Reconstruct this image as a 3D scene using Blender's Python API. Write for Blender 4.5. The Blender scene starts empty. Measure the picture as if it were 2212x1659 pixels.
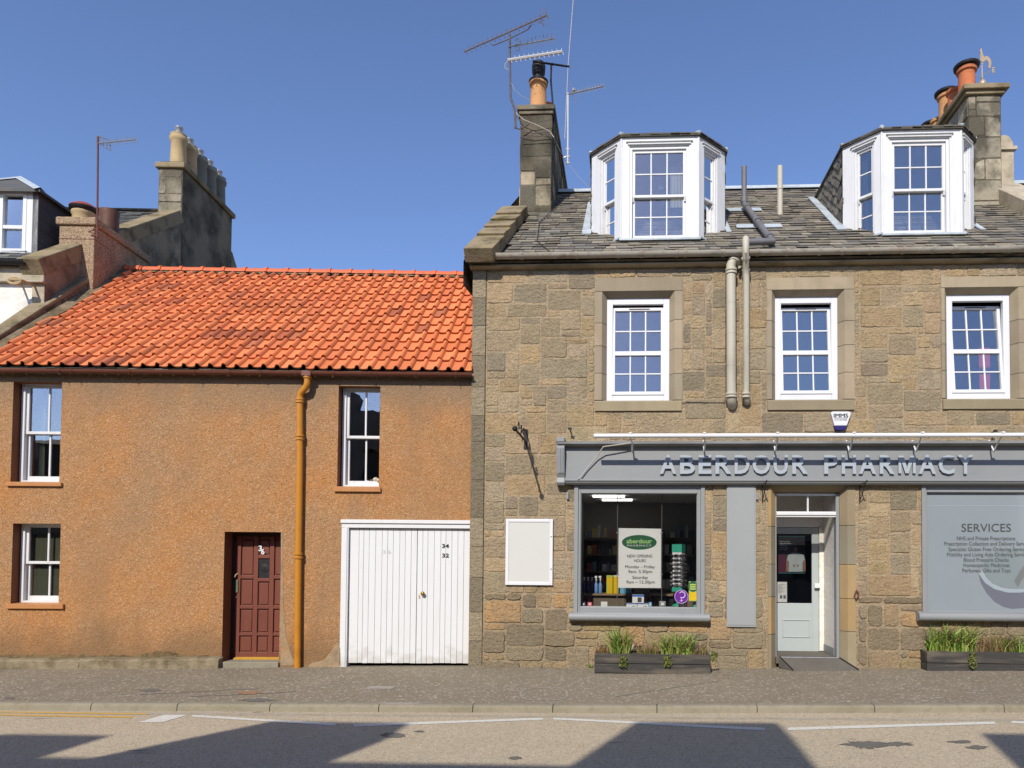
import bpy, math, random
from mathutils import Vector, Matrix
random.seed(7)
R = math.radians
SC = bpy.context.scene
COL = SC.collection
# ------------------------------------------------------------------ camera
FPX, CW, CH = 1541.0, 2212.0, 1659.0            # focal length and picture size in working pixels
cam_d = bpy.data.cameras.new('camera')
cam_d.sensor_width = 36.0
cam_d.lens = FPX / CW * 36.0
cam_d.shift_x = -169.0 / CW
cam_d.shift_y = 333.0 / CW
cam_d.clip_start = 0.05
cam_d.clip_end = 3000
cam = bpy.data.objects.new('camera', cam_d)
COL.objects.link(cam)
CAMP = Vector((0, -11.5, 1.7))
CROT = Matrix.Rotation(R(2.8), 3, 'Z') @ Matrix.Rotation(R(90 + 1.77), 3, 'X') @ Matrix.Rotation(0.0065, 3, 'Z')
cam.matrix_world = Matrix.Translation(CAMP) @ CROT.to_4x4()
SC.camera = cam
# ------------------------------------------------------------------ light
SUN_AZ, SUN_EL = 13.0, 37.0                      # the sun stands behind the camera, slightly left
sd = Vector((math.sin(R(SUN_AZ)) * math.cos(R(SUN_EL)), math.cos(R(SUN_AZ)) * math.cos(R(SUN_EL)), -math.sin(R(SUN_EL))))
sun_d = bpy.data.lights.new('sun', 'SUN')
sun_d.energy = 4.3
sun_d.angle = R(0.5)
sun_d.color = (1.0, 0.95, 0.86)
sun = bpy.data.objects.new('sun', sun_d)
COL.objects.link(sun)
sun.rotation_euler = sd.to_track_quat('-Z', 'Y').to_euler()
sun.location = (-10, -40, 40)
W = bpy.data.worlds.new('World')
SC.world = W
W.use_nodes = True
nt = W.node_tree
sky = nt.nodes.new('ShaderNodeTexSky')
sky.sky_type = 'NISHITA'
sky.sun_disc = False
sky.sun_elevation = R(SUN_EL)
sky.sun_rotation = R(180 + SUN_AZ)
sky.altitude = 300
sky.air_density = 1.0
sky.dust_density = 0.35
sky.ozone_density = 7.0
bg = nt.nodes['Background']
bg.inputs[1].default_value = 0.15
tint = nt.nodes.new('ShaderNodeMix')
tint.data_type, tint.blend_type = 'RGBA', 'MULTIPLY'
tint.inputs[0].default_value = 1.0
tint.inputs[7].default_value = (1.17, 1.0, 1.0, 1)
nt.links.new(sky.outputs[0], tint.inputs[6])
nt.links.new(tint.outputs[2], bg.inputs[0])
SC.view_settings.view_transform = 'Standard'
SC.view_settings.look = 'None'
SC.view_settings.exposure = 0.27
SC.view_settings.gamma = 1.0
SC.cycles.use_denoising = True
SC.cycles.max_bounces = 8
SC.cycles.transparent_max_bounces = 12

# ------------------------------------------------------------------ helpers
def ray(px, py):
    x = (px - CW / 2 + cam_d.shift_x * CW) / FPX
    y = -(py - CH / 2 - cam_d.shift_y * CW) / FPX
    return CROT @ Vector((x, y, -1.0))
def hit(px, py, p0, n):                          # point of the picture on a plane of the place
    d = ray(px, py)
    return CAMP + d * ((p0 - CAMP).dot(n) / d.dot(n))
def aty(px, py, y):
    return hit(px, py, Vector((0, y, 0)), Vector((0, 1, 0)))
def atz(px, py, z):
    return hit(px, py, Vector((0, 0, z)), Vector((0, 0, 1)))

class Frame:                                     # u along, w out of, z up a surface
    def __init__(s, o, U, Wv, Z=Vector((0, 0, 1))):
        s.o, s.U, s.W, s.Z = Vector(o), Vector(U).normalized(), Vector(Wv).normalized(), Vector(Z).normalized()
    def p(s, u, w, z):
        return s.o + s.U * u + s.W * w + s.Z * z
    def at(s, px, py, w=0.0):
        q = hit(px, py, s.o + s.W * w, s.W) - s.o
        return q.dot(s.U), q.dot(s.Z)
    def rect(s, x0, x1, y0, y1, w=0.0):          # picture rectangle -> u0,u1,z0,z1
        a, b = s.at(x0, (y0 + y1) / 2, w), s.at(x1, (y0 + y1) / 2, w)
        c, d = s.at((x0 + x1) / 2, y0, w), s.at((x0 + x1) / 2, y1, w)
        return a[0], b[0], d[1], c[1]
    def sub(s, u, w, z, ang=0.0, tilt=0.0):      # frame turned about z, then leaning back
        m = Matrix.Rotation(ang, 3, s.Z)
        U2, W2 = m @ s.U, m @ s.W
        t = Matrix.Rotation(tilt, 3, U2)
        return Frame(s.p(u, w, z), U2, t @ W2, t @ s.Z)
FR = Frame((0, 0, 0), (1, 0, 0), (0, -1, 0))
cx = aty(1018, 1000, 0).x
AL = R(4.2)
FL = Frame((cx, 0.03, 0), (math.cos(AL), math.sin(AL), 0), (math.sin(AL), -math.cos(AL), 0))

def lin(c):
    return tuple(((v / 255) / 12.92 if v / 255 <= 0.04045 else ((v / 255 + 0.055) / 1.055) ** 2.4) for v in c)
def C(r, g, b, k=0.74):                          # colour seen in sunshine -> base colour
    return tuple(min(0.86, v * k) for v in lin((r, g, b)))

ORIG = {}
def tag(o, label=None, cat=None, group=None, kind=None):
    for k, v in (('label', label), ('category', cat), ('group', group), ('kind', kind)):
        if v: o[k] = v
    return o
def thing(name, label, cat, loc, group=None):
    o = bpy.data.objects.new(name, None)
    COL.objects.link(o)
    o.location = loc
    o.empty_display_size = 0.1
    ORIG[o.name] = Vector(loc)
    return tag(o, label, cat, group)

class MB:
    def __init__(s, F=FR):
        s.v, s.f, s.c, s.F = [], [], [], F
    def face(s, pts, col=None, F=None):
        F = F or s.F
        n = len(s.v)
        s.v += [F.p(*q) for q in pts]
        s.f.append(tuple(range(n, n + len(pts))))
        s.c.append(col)
    def mesh(s, vs, fs, col=None):
        n = len(s.v)
        s.v += [Vector(q) for q in vs]
        for f in fs:
            s.f.append(tuple(i + n for i in f))
            s.c.append(col)
    def box(s, u0, u1, w0, w1, z0, z1, col=None, F=None):
        F = F or s.F
        P = [F.p(u, w, z) for z in (z0, z1) for w in (w0, w1) for u in (u0, u1)]
        s.mesh(P, [(0, 1, 5, 4), (2, 6, 7, 3), (0, 2, 3, 1), (4, 5, 7, 6), (0, 4, 6, 2), (1, 3, 7, 5)], col)
        return s
    def prism(s, prof, u0, u1, col=None, F=None, caps=True, sh=(0, 0)):   # prof: (w,z) profile run along u
        F = F or s.F
        n = len(prof)
        P = [F.p(u, w + (0 if u == u0 else sh[0]), z + (0 if u == u0 else sh[1])) for u in (u0, u1) for (w, z) in prof]
        fs = [(i, (i + 1) % n, n + (i + 1) % n, n + i) for i in range(n)]
        if caps: fs += [tuple(range(n))[::-1], tuple(range(n, 2 * n))]
        s.mesh(P, fs, col)
        return s
    def slab(s, outline, w0, w1, col=None, F=None):                       # outline: (u,z) polygon given thickness
        F = F or s.F
        n = len(outline)
        P = [F.p(u, w, z) for w in (w0, w1) for (u, z) in outline]
        s.mesh(P, [(i, (i + 1) % n, n + (i + 1) % n, n + i) for i in range(n)] + [tuple(range(n))[::-1], tuple(range(n, 2 * n))], col)
        return s
    def tube(s, pts, r, seg=8, col=None, r1=None, closed=False):
        pts = [Vector(p) for p in pts]
        n = len(pts)
        rings = []
        ref = None
        for i, p in enumerate(pts):
            d = (pts[min(i + 1, n - 1)] - pts[max(i - 1, 0)]).normalized()
            if ref is None:
                ref = Vector((0, 0, 1)) if abs(d.z) < 0.9 else Vector((1, 0, 0))
            a = d.cross(ref).normalized()
            b = a.cross(d).normalized()
            ref = b
            rr = r if r1 is None else r + (r1 - r) * i / max(1, n - 1)
            rings.append([p + (a * math.cos(t) + b * math.sin(t)) * rr for t in [2 * math.pi * k / seg for k in range(seg)]])
        vs = [v for g in rings for v in g]
        fs = []
        for i in range(n - 1):
            for k in range(seg):
                k2 = (k + 1) % seg
                fs.append((i * seg + k, i * seg + k2, (i + 1) * seg + k2, (i + 1) * seg + k))
        fs += [tuple(range(seg))[::-1], tuple(range((n - 1) * seg, n * seg))]
        s.mesh(vs, fs, col)
        return s
    def lathe(s, c, prof, seg=20, col=None, axis=None):                   # prof (r,h) list from bottom to top
        c = Vector(c)
        ax = Vector(axis or (0, 0, 1)).normalized()
        a = ax.orthogonal().normalized()
        b = ax.cross(a)
        vs, fs = [], []
        for (r, h) in prof:
            for k in range(seg):
                t = 2 * math.pi * k / seg
                vs.append(c + ax * h + (a * math.cos(t) + b * math.sin(t)) * max(r, 1e-4))
        m = len(prof)
        for i in range(m - 1):
            for k in range(seg):
                k2 = (k + 1) % seg
                fs.append((i * seg + k, i * seg + k2, (i + 1) * seg + k2, (i + 1) * seg + k))
        fs += [tuple(range(seg))[::-1], tuple(range((m - 1) * seg, m * seg))]
        s.mesh(vs, fs, col)
        return s
    def build(s, name, m, parent=None, smooth=False, bevel=0.0, auto=None):
        me = bpy.data.meshes.new(name)
        if parent is not None:
            og = ORIG[parent.name]
        else:
            xs, ys, zs = [v.x for v in s.v], [v.y for v in s.v], [v.z for v in s.v]
            og = Vector(((min(xs) + max(xs)) / 2, (min(ys) + max(ys)) / 2, min(zs)))
        me.from_pydata([v - og for v in s.v], [], s.f)
        if any(c is not None for c in s.c):
            at_ = me.attributes.new('tone', 'FLOAT_COLOR', 'FACE')
            flat = []
            for c in s.c: flat += list(c or (1, 1, 1)) + [1.0]
            at_.data.foreach_set('color', flat)
        me.materials.append(m)
        if smooth: me.shade_smooth()
        me.update()
        o = bpy.data.objects.new(name, me)
        COL.objects.link(o)
        if parent is not None: o.parent = parent
        else: o.location = og
        ORIG[o.name] = og
        if bevel:
            b = o.modifiers.new('bevel', 'BEVEL')
            b.width = bevel
            b.segments = 2
            b.limit_method = 'ANGLE'
            b.angle_limit = R(40)
            b.harden_normals = False
        if smooth:
            me.set_sharp_from_angle(angle=R(auto or 45))
        return o

def wall_mesh(mb, u0, u1, z0, z1, holes, t, col=None, F=None, w=0.0):
    us = sorted(set([u0, u1] + [h[0] for h in holes] + [h[1] for h in holes]))
    zs = sorted(set([z0, z1] + [h[2] for h in holes] + [h[3] for h in holes]))
    us = [u for u in us if u0 <= u <= u1]
    zs = [z for z in zs if z0 <= z <= z1]
    def solid(i, j):
        if i < 0 or j < 0 or i >= len(us) - 1 or j >= len(zs) - 1: return False
        a, b = (us[i] + us[i + 1]) / 2, (zs[j] + zs[j + 1]) / 2
        return not any(h[0] < a < h[1] and h[2] < b < h[3] for h in holes)
    for i in range(len(us) - 1):
        for j in range(len(zs) - 1):
            if not solid(i, j): continue
            a, b, c, d = us[i], us[i + 1], zs[j], zs[j + 1]
            mb.face([(a, w, c), (b, w, c), (b, w, d), (a, w, d)], col, F)
            mb.face([(b, w - t, c), (a, w - t, c), (a, w - t, d), (b, w - t, d)], col, F)
            if not solid(i - 1, j): mb.face([(a, w - t, c), (a, w, c), (a, w, d), (a, w - t, d)], col, F)
            if not solid(i + 1, j): mb.face([(b, w, c), (b, w - t, c), (b, w - t, d), (b, w, d)], col, F)
            if not solid(i, j - 1): mb.face([(a, w - t, c), (b, w - t, c), (b, w, c), (a, w, c)], col, F)
            if not solid(i, j + 1): mb.face([(a, w, d), (b, w, d), (b, w - t, d), (a, w - t, d)], col, F)

# ------------------------------------------------------------------ materials
MATS = {}
def mat(name, base, layers=(), rough=0.7, bump=(), attr=False, metal=0.0, spec=0.35, coat=0.0):
    """layers: (kind, scale, lo, hi, colour, strength[, stretch]); bump: (kind, scale, distance)"""
    m = bpy.data.materials.new(name)
    m.use_nodes = True
    n, l = m.node_tree.nodes, m.node_tree.links
    b = n['Principled BSDF']
    b.inputs['Roughness'].default_value = rough
    b.inputs['Metallic'].default_value = metal
    b.inputs['Specular IOR Level'].default_value = spec
    b.inputs['Coat Weight'].default_value = coat
    tc = n.new('ShaderNodeTexCoord')
    def tex(kind, scale, stretch):
        src = tc.outputs['Object']
        if stretch:
            mp = n.new('ShaderNodeMapping')
            mp.inputs['Scale'].default_value = stretch
            l.new(src, mp.inputs[0])
            src = mp.outputs[0]
        if kind == 'z':
            sx = n.new('ShaderNodeSeparateXYZ')
            l.new(tc.outputs['Object'], sx.inputs[0])
            t = n.new('ShaderNodeTexNoise')
            t.inputs['Scale'].default_value = scale
            t.inputs['Detail'].default_value = 5
            l.new(src, t.inputs['Vector'])
            ma = n.new('ShaderNodeMath')
            ma.operation = 'MULTIPLY_ADD'
            ma.inputs[1].default_value = 1.1
            l.new(t.outputs[0], ma.inputs[0])
            l.new(sx.outputs['Z'], ma.inputs[2])
            return ma.outputs[0]
        if kind == 'v':
            t = n.new('ShaderNodeTexVoronoi')
            t.inputs['Scale'].default_value = scale
            l.new(src, t.inputs['Vector'])
            return t.outputs['Distance']
        if kind == 'c':
            t = n.new('ShaderNodeTexVoronoi')
            t.inputs['Scale'].default_value = scale
            l.new(src, t.inputs['Vector'])
            sp = n.new('ShaderNodeSeparateColor')
            l.new(t.outputs['Color'], sp.inputs[0])
            return sp.outputs[0]
        t = n.new('ShaderNodeTexNoise')
        t.inputs['Scale'].default_value = scale
        t.inputs['Detail'].default_value = 6 if kind == 'n' else 2
        t.inputs['Roughness'].default_value = 0.6
        l.new(src, t.inputs['Vector'])
        return t.outputs[0]
    cur = None
    if attr:
        a = n.new('ShaderNodeAttribute')
        a.attribute_name = 'tone'
        mx = n.new('ShaderNodeMix')
        mx.data_type, mx.blend_type = 'RGBA', 'MULTIPLY'
        mx.inputs[0].default_value = 1
        mx.inputs[6].default_value = (*base, 1)
        l.new(a.outputs['Color'], mx.inputs[7])
        cur = mx.outputs[2]
    for L in layers:
        kind, scale, lo, hi, colr, st = L[:6]
        o = tex(kind, scale, L[6] if len(L) > 6 else None)
        mr = n.new('ShaderNodeMapRange')
        mr.inputs['From Min'].default_value = lo
        mr.inputs['From Max'].default_value = hi
        mr.inputs['To Max'].default_value = st
        l.new(o, mr.inputs[0])
        mx = n.new('ShaderNodeMix')
        mx.data_type = 'RGBA'
        l.new(mr.outputs[0], mx.inputs[0])
        if cur is None: mx.inputs[6].default_value = (*base, 1)
        else: l.new(cur, mx.inputs[6])
        mx.inputs[7].default_value = (*colr, 1)
        cur = mx.outputs[2]
    if cur is None: b.inputs['Base Color'].default_value = (*base, 1)
    else: l.new(cur, b.inputs['Base Color'])
    prev = None
    for B in bump:
        kind, scale, dist = B[:3]
        o = tex(kind, scale, B[3] if len(B) > 3 else None)
        bp = n.new('ShaderNodeBump')
        bp.inputs['Strength'].default_value = 1.0
        bp.inputs['Distance'].default_value = dist
        l.new(o, bp.inputs['Height'])
        if prev: l.new(prev, bp.inputs['Normal'])
        prev = bp.outputs[0]
    if prev: l.new(prev, b.inputs['Normal'])
    MATS[name] = m
    return m

def glass(name, fac, tint=(1, 1, 1), rough=0.0, spots=False):
    m = bpy.data.materials.new(name)
    m.use_nodes = True
    n, l = m.node_tree.nodes, m.node_tree.links
    for x in list(n):
        if x.type != 'OUTPUT_MATERIAL': n.remove(x)
    out = n['Material Output']
    tr = n.new('ShaderNodeBsdfTransparent')
    tr.inputs[0].default_value = (*tint, 1)
    gl = n.new('ShaderNodeBsdfGlossy')
    gl.inputs['Roughness'].default_value = rough
    mx = n.new('ShaderNodeMixShader')
    fr = n.new('ShaderNodeFresnel')
    fr.inputs[0].default_value = 1.45
    ad = n.new('ShaderNodeMath')
    ad.operation = 'ADD'
    ad.use_clamp = True
    ad.inputs[1].default_value = fac
    l.new(fr.outputs[0], ad.inputs[0])
    l.new(ad.outputs[0], mx.inputs[0])
    l.new(tr.outputs[0], mx.inputs[1])
    l.new(gl.outputs[0], mx.inputs[2])
    tc = n.new('ShaderNodeTexCoord')
    no = n.new('ShaderNodeTexNoise')
    no.inputs['Scale'].default_value = 1.7
    l.new(tc.outputs['Object'], no.inputs['Vector'])
    bp = n.new('ShaderNodeBump')
    bp.inputs['Distance'].default_value = 0.0022
    l.new(no.outputs[0], bp.inputs['Height'])
    l.new(bp.outputs[0], gl.inputs['Normal'])
    l.new(mx.outputs[0], out.inputs[0])
    MATS[name] = m
    return m

W1 = (1, 1, 1)
M = {}
M['harl'] = mat('harl', C(192, 144, 98), [
    ('n', 0.9, 0.38, 0.68, C(200, 138, 82), 0.85), ('n', 0.55, 0.48, 0.70, C(172, 142, 110), 0.8),
    ('n', 2.6, 0.5, 0.72, C(166, 128, 94), 0.5), ('c', 62, 0.74, 0.9, C(224, 188, 152), 0.45),
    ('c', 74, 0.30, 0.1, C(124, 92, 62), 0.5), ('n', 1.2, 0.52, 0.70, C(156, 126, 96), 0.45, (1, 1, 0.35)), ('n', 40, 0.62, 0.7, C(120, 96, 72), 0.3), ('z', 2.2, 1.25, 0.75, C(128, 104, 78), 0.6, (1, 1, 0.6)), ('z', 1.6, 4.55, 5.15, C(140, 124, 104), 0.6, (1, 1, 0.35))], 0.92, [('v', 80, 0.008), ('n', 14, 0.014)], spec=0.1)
M['harl_dirt'] = mat('harl_dirt', C(138, 116, 84), [('n', 6, 0.4, 0.65, C(92, 78, 54), 0.9), ('c', 50, 0.7, 0.9, C(150, 130, 100), 0.4)], 0.95, [('v', 60, 0.01)], spec=0.1)
M['paint_orange'] = mat('paint_orange', C(200, 138, 84), [('n', 5, 0.4, 0.7, C(172, 112, 66), 0.5)], 0.6, [('n', 40, 0.002)])
M['reveal'] = mat('reveal', C(134, 84, 52), [('n', 3, 0.4, 0.7, C(120, 62, 36), 0.6)], 0.8)
M['pantile'] = mat('pantile', W1, [('n', 0.8, 0.54, 0.72, C(164, 108, 80), 0.45), ('n', 7, 0.60, 0.75, C(140, 98, 76), 0.4), ('n', 24, 0.68, 0.74, C(120, 110, 60), 0.5)], 0.8, [('n', 40, 0.003)], attr=True, spec=0.3)
M['ridge'] = mat('ridge', C(224, 112, 66), [('n', 5, 0.5, 0.75, C(170, 96, 62), 0.6)], 0.65, [('n', 30, 0.004)])
M['worn'] = mat('worn', C(176, 152, 122), [('n', 7, 0.4, 0.65, C(142, 122, 98), 0.8), ('n', 3, 0.5, 0.7, C(196, 140, 88), 0.6)], 0.95, [('n', 40, 0.01)], spec=0.1)
M['mortar_grey'] = mat('mortar_grey', C(156, 142, 116), [('n', 5, 0.42, 0.65, C(112, 100, 76), 0.8)], 0.95, [('n', 25, 0.02)], spec=0.1)
M['slate'] = mat('slate', W1, [('n', 1.1, 0.5, 0.72, C(140, 130, 106), 0.45), ('n', 9, 0.55, 0.75, C(90, 86, 76), 0.5), ('n', 22, 0.62, 0.72, C(150, 140, 96), 0.35)], 0.75, [('n', 30, 0.006)], attr=True, spec=0.25)
M['stone'] = mat('stone', (1.36, 1.36, 1.34), [('n', 0.8, 0.48, 0.7, C(172, 154, 124), 0.4), ('n', 5, 0.5, 0.72, C(152, 135, 108), 0.45), ('n', 32, 0.56, 0.66, C(120, 105, 84), 0.45), ('n', 60, 0.5, 0.8, C(224, 204, 172), 0.5), ('n', 70, 0.5, 0.3, C(116, 98, 76), 0.5), ('z', 1.5, 1.5, 0.9, C(160, 146, 120), 0.4), ('n', 0.9, 0.58, 0.74, C(132, 120, 98), 0.45, (1, 1, 0.4))], 0.92, [('n', 11, 0.06, (1, 1, 1.8)), ('n', 34, 0.035), ('n', 80, 0.016)], attr=True, spec=0.12)
M['ashlar'] = mat('ashlar', W1, [('n', 1.2, 0.45, 0.7, C(138, 124, 98), 0.5), ('n', 3.5, 0.5, 0.72, C(146, 132, 106), 0.5, (1, 1, 0.25)), ('n', 90, 0.5, 0.8, C(190, 172, 144), 0.3)], 0.9, [('n', 50, 0.006), ('n', 120, 0.003, (1, 1, 0.1))], attr=True, spec=0.12)
M['ashlar_plain'] = mat('ashlar_plain', C(176, 160, 132), [('n', 2.5, 0.45, 0.65, C(120, 108, 86), 0.8, (1, 1, 3))], 0.9, [('n', 50, 0.005)], spec=0.1)
M['skew'] = mat('skew', C(158, 142, 114), [('n', 2.2, 0.45, 0.65, C(96, 88, 66), 0.85), ('n', 7, 0.56, 0.7, C(170, 148, 70), 0.6)], 0.92, [('n', 30, 0.012)], spec=0.1)
M['chimney_stone'] = mat('chimney_stone', W1, [('n', 1.6, 0.44, 0.6, C(60, 56, 48), 0.75, (1, 1, 0.7)), ('n', 8, 0.5, 0.72, C(96, 90, 74), 0.5)], 0.93, [('n', 24, 0.02)], attr=True, spec=0.1)
M['chimney_dark'] = mat('chimney_dark', C(140, 130, 110), [('n', 1.2, 0.4, 0.62, C(74, 70, 62), 0.9), ('n', 5, 0.55, 0.75, C(150, 146, 132), 0.5)], 0.95, [('n', 20, 0.02)], spec=0.1)
M['gable_render'] = mat('gable_render', C(164, 148, 124), [('n', 0.9, 0.42, 0.6, C(96, 86, 74), 0.85), ('n', 2.5, 0.52, 0.68, C(190, 180, 160), 0.5)], 0.95, [('n', 25, 0.02)], spec=0.1)
M['harl_pink'] = mat('harl_pink', C(178, 152, 122), [('c', 55, 0.7, 0.9, C(220, 190, 165), 0.6), ('n', 3, 0.5, 0.7, C(130, 108, 88), 0.6), ('c', 60, 0.3, 0.1, C(90, 70, 56), 0.6)], 0.95, [('v', 55, 0.012)], spec=0.1)
M['harl_dark'] = mat('harl_dark', C(112, 104, 86), [('c', 50, 0.6, 0.9, C(160, 150, 130), 0.5), ('n', 3, 0.45, 0.7, C(66, 62, 50), 0.8)], 0.95, [('v', 50, 0.015)], spec=0.1)
M['white_paint'] = mat('white_paint', C(236, 235, 234, 0.72), [('n', 4, 0.54, 0.74, C(200, 196, 186), 0.45, (3, 3, 0.35)), ('n', 2.5, 0.5, 0.8, C(214, 212, 206, 0.72), 0.35), ('n', 30, 0.66, 0.76, C(180, 172, 160), 0.35)], 0.5, [('n', 60, 0.0012)])
M['upvc'] = mat('upvc', C(240, 240, 241, 0.73), [('n', 2, 0.55, 0.85, C(222, 222, 224, 0.73), 0.3)], 0.35)
M['white_wall'] = mat('white_wall', C(232, 226, 216, 0.92), [('n', 4, 0.5, 0.75, C(206, 198, 184), 0.4)], 0.85, [('n', 14, 0.02), ('n', 60, 0.006)], spec=0.1)
M['cream_stone'] = mat('cream_stone', C(200, 186, 162), [('n', 2.5, 0.42, 0.65, C(160, 148, 124), 0.8), ('n', 9, 0.55, 0.7, C(120, 112, 92), 0.5)], 0.85, [('n', 40, 0.006)])
M['garage_paint'] = mat('garage_paint', C(236, 235, 234, 0.74), [('n', 3, 0.5, 0.75, C(220, 218, 214), 0.4, (3, 3, 0.4)), ('n', 26, 0.66, 0.74, C(176, 168, 156), 0.4), ('z', 5, 0.80, 0.60, C(176, 168, 150), 0.35), ('n', 5, 0.62, 0.8, C(206, 202, 194), 0.25, (6, 6, 0.4))], 0.5, [('n', 30, 0.002, (4, 4, 0.3))])
M['brown_plastic'] = mat('brown_plastic', C(122, 72, 56), [('n', 4, 0.5, 0.75, C(92, 58, 48), 0.5)], 0.42)
M['pipe_orange'] = mat('pipe_orange', C(208, 138, 40), [('n', 3, 0.5, 0.78, C(168, 102, 28), 0.5), ('n', 20, 0.66, 0.74, C(120, 74, 30), 0.5)], 0.35, coat=0.3)
M['pipe_grey'] = mat('pipe_grey', C(204, 196, 176), [('n', 3, 0.5, 0.75, C(156, 146, 124), 0.6, (1, 1, 0.4)), ('n', 16, 0.66, 0.74, C(146, 110, 76), 0.4)], 0.6)
M['pipe_dark'] = mat('pipe_dark', C(120, 118, 120), [('n', 3, 0.5, 0.75, C(90, 88, 90), 0.5)], 0.55)
M['iron_gutter'] = mat('iron_gutter', C(188, 180, 164), [('n', 1.4, 0.5, 0.66, C(164, 136, 108), 0.6), ('n', 8, 0.5, 0.75, C(92, 84, 74), 0.6), ('n', 5, 0.62, 0.7, C(160, 100, 56), 0.5)], 0.65, [('n', 30, 0.003)])
M['cornice'] = mat('cornice', C(156, 144, 122), [('n', 1.0, 0.42, 0.62, C(52, 50, 44), 0.85, (1, 1, 3)), ('n', 8, 0.5, 0.72, C(150, 134, 108), 0.4)], 0.92, [('n', 30, 0.01)], spec=0.1)
M['shop_grey'] = mat('shop_grey', C(152, 154, 154), [('n', 1.4, 0.45, 0.75, C(142, 144, 146), 0.6), ('n', 24, 0.68, 0.75, C(190, 192, 194), 0.35)], 0.5, [('n', 50, 0.0015)])
M['panel_grey'] = mat('panel_grey', C(164, 167, 166), [('n', 1.6, 0.45, 0.75, C(156, 159, 159), 0.6), ('n', 20, 0.7, 0.75, C(122, 118, 112), 0.4)], 0.5)
M['lead'] = mat('lead', C(196, 204, 208), [('n', 4, 0.45, 0.7, C(150, 158, 162), 0.7)], 0.5, [('n', 12, 0.01)])
M['letter'] = mat('letter', C(182, 190, 196), [], 0.3, spec=0.5)
M['weathered_board'] = mat('weathered_board', C(142, 143, 142), [('n', 2, 0.45, 0.65, C(110, 108, 104), 0.7, (1, 1, 4)), ('n', 20, 0.6, 0.72, C(176, 176, 172), 0.5)], 0.7)
M['shop_wall'] = mat('shop_wall', (0.30, 0.29, 0.27), [('n', 1, 0.4, 0.7, (0.22, 0.22, 0.21), 0.5)], 0.9)
M['stock'] = mat('stock', W1, [], 0.5, attr=True)
M['maroon'] = mat('maroon', C(126, 70, 54), [('n', 4, 0.45, 0.7, C(114, 60, 48), 0.7, (3, 3, 0.5)), ('n', 40, 0.64, 0.74, C(168, 116, 104), 0.4)], 0.5, [('n', 20, 0.002, (6, 6, 0.4))])
M['dark_frame'] = mat('dark_frame', C(60, 34, 32), [], 0.6)
M['pewter'] = mat('pewter', C(186, 166, 140), [('n', 12, 0.5, 0.7, C(150, 130, 104), 0.6)], 0.45, metal=0.3)
M['blind'] = mat('blind', C(96, 98, 78), [('n', 3, 0.4, 0.7, C(80, 82, 64), 0.6, (8, 1, 0.3))], 0.9)
M['brass'] = mat('brass', C(190, 150, 70), [('n', 12, 0.5, 0.7, C(120, 90, 40), 0.6)], 0.3, metal=0.9)
M['old_brass'] = mat('old_brass', C(150, 150, 100), [('n', 12, 0.45, 0.6, C(96, 140, 124), 0.9)], 0.5, metal=0.4)
M['yellow_bar'] = mat('yellow_bar', C(208, 160, 58), [('n', 20, 0.5, 0.7, C(150, 110, 50), 0.5)], 0.4)
M['black_iron'] = mat('black_iron', C(42, 42, 44), [('n', 20, 0.5, 0.75, C(70, 60, 54), 0.5)], 0.55, metal=0.3)
M['steel'] = mat('steel', C(176, 176, 178), [('n', 15, 0.5, 0.7, C(110, 108, 108), 0.6)], 0.4, metal=0.6)
M['alu'] = mat('alu', C(214, 214, 212), [], 0.4, metal=0.2)
M['spectacles'] = mat('spectacles', C(70, 62, 62), [('c', 30, 0.5, 0.6, C(190, 190, 196), 0.8)], 0.15, metal=0.5)
M['rust'] = mat('rust', C(122, 72, 62), [('n', 10, 0.4, 0.7, C(92, 60, 56), 0.7)], 0.8)
M['terracotta'] = mat('terracotta', C(204, 120, 76), [('n', 3, 0.45, 0.7, C(168, 96, 62), 0.6), ('n', 12, 0.6, 0.75, C(90, 66, 52), 0.5)], 0.8, [('n', 30, 0.004)])
M['buff_pot'] = mat('buff_pot', C(206, 152, 98), [('n', 3, 0.45, 0.7, C(176, 122, 76), 0.6), ('n', 12, 0.6, 0.75, C(100, 76, 52), 0.5)], 0.8, [('n', 30, 0.004)])
M['cream_pot'] = mat('cream_pot', C(204, 178, 134), [('n', 3, 0.45, 0.7, C(164, 144, 108), 0.7), ('n', 6, 0.6, 0.75, C(96, 88, 72), 0.5)], 0.85, [('n', 30, 0.004)])
M['grey_pot'] = mat('grey_pot', C(136, 134, 122), [('n', 3, 0.45, 0.7, C(104, 100, 90), 0.7)], 0.85, [('n', 30, 0.004)])
M['brown_pot'] = mat('brown_pot', C(112, 76, 58), [('n', 2, 0.45, 0.65, C(62, 52, 46), 0.8)], 0.6)
M['red_metal'] = mat('red_metal', C(160, 78, 66), [], 0.5)
M['asphalt'] = mat('asphalt', C(197, 180, 153, 0.80), [('n', 0.5, 0.4, 0.7, C(188, 172, 146, 0.80), 0.7), ('n', 3, 0.45, 0.75, C(206, 190, 164, 0.80), 0.4), ('c', 70, 0.7, 0.95, C(232, 216, 188, 0.80), 0.5), ('c', 80, 0.3, 0.05, C(132, 118, 96, 0.80), 0.6), ('n', 1.9, 0.67, 0.70, C(126, 120, 110), 0.7, (0.5, 1.4, 1))], 0.9, [('v', 80, 0.006)], spec=0.15)
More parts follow.
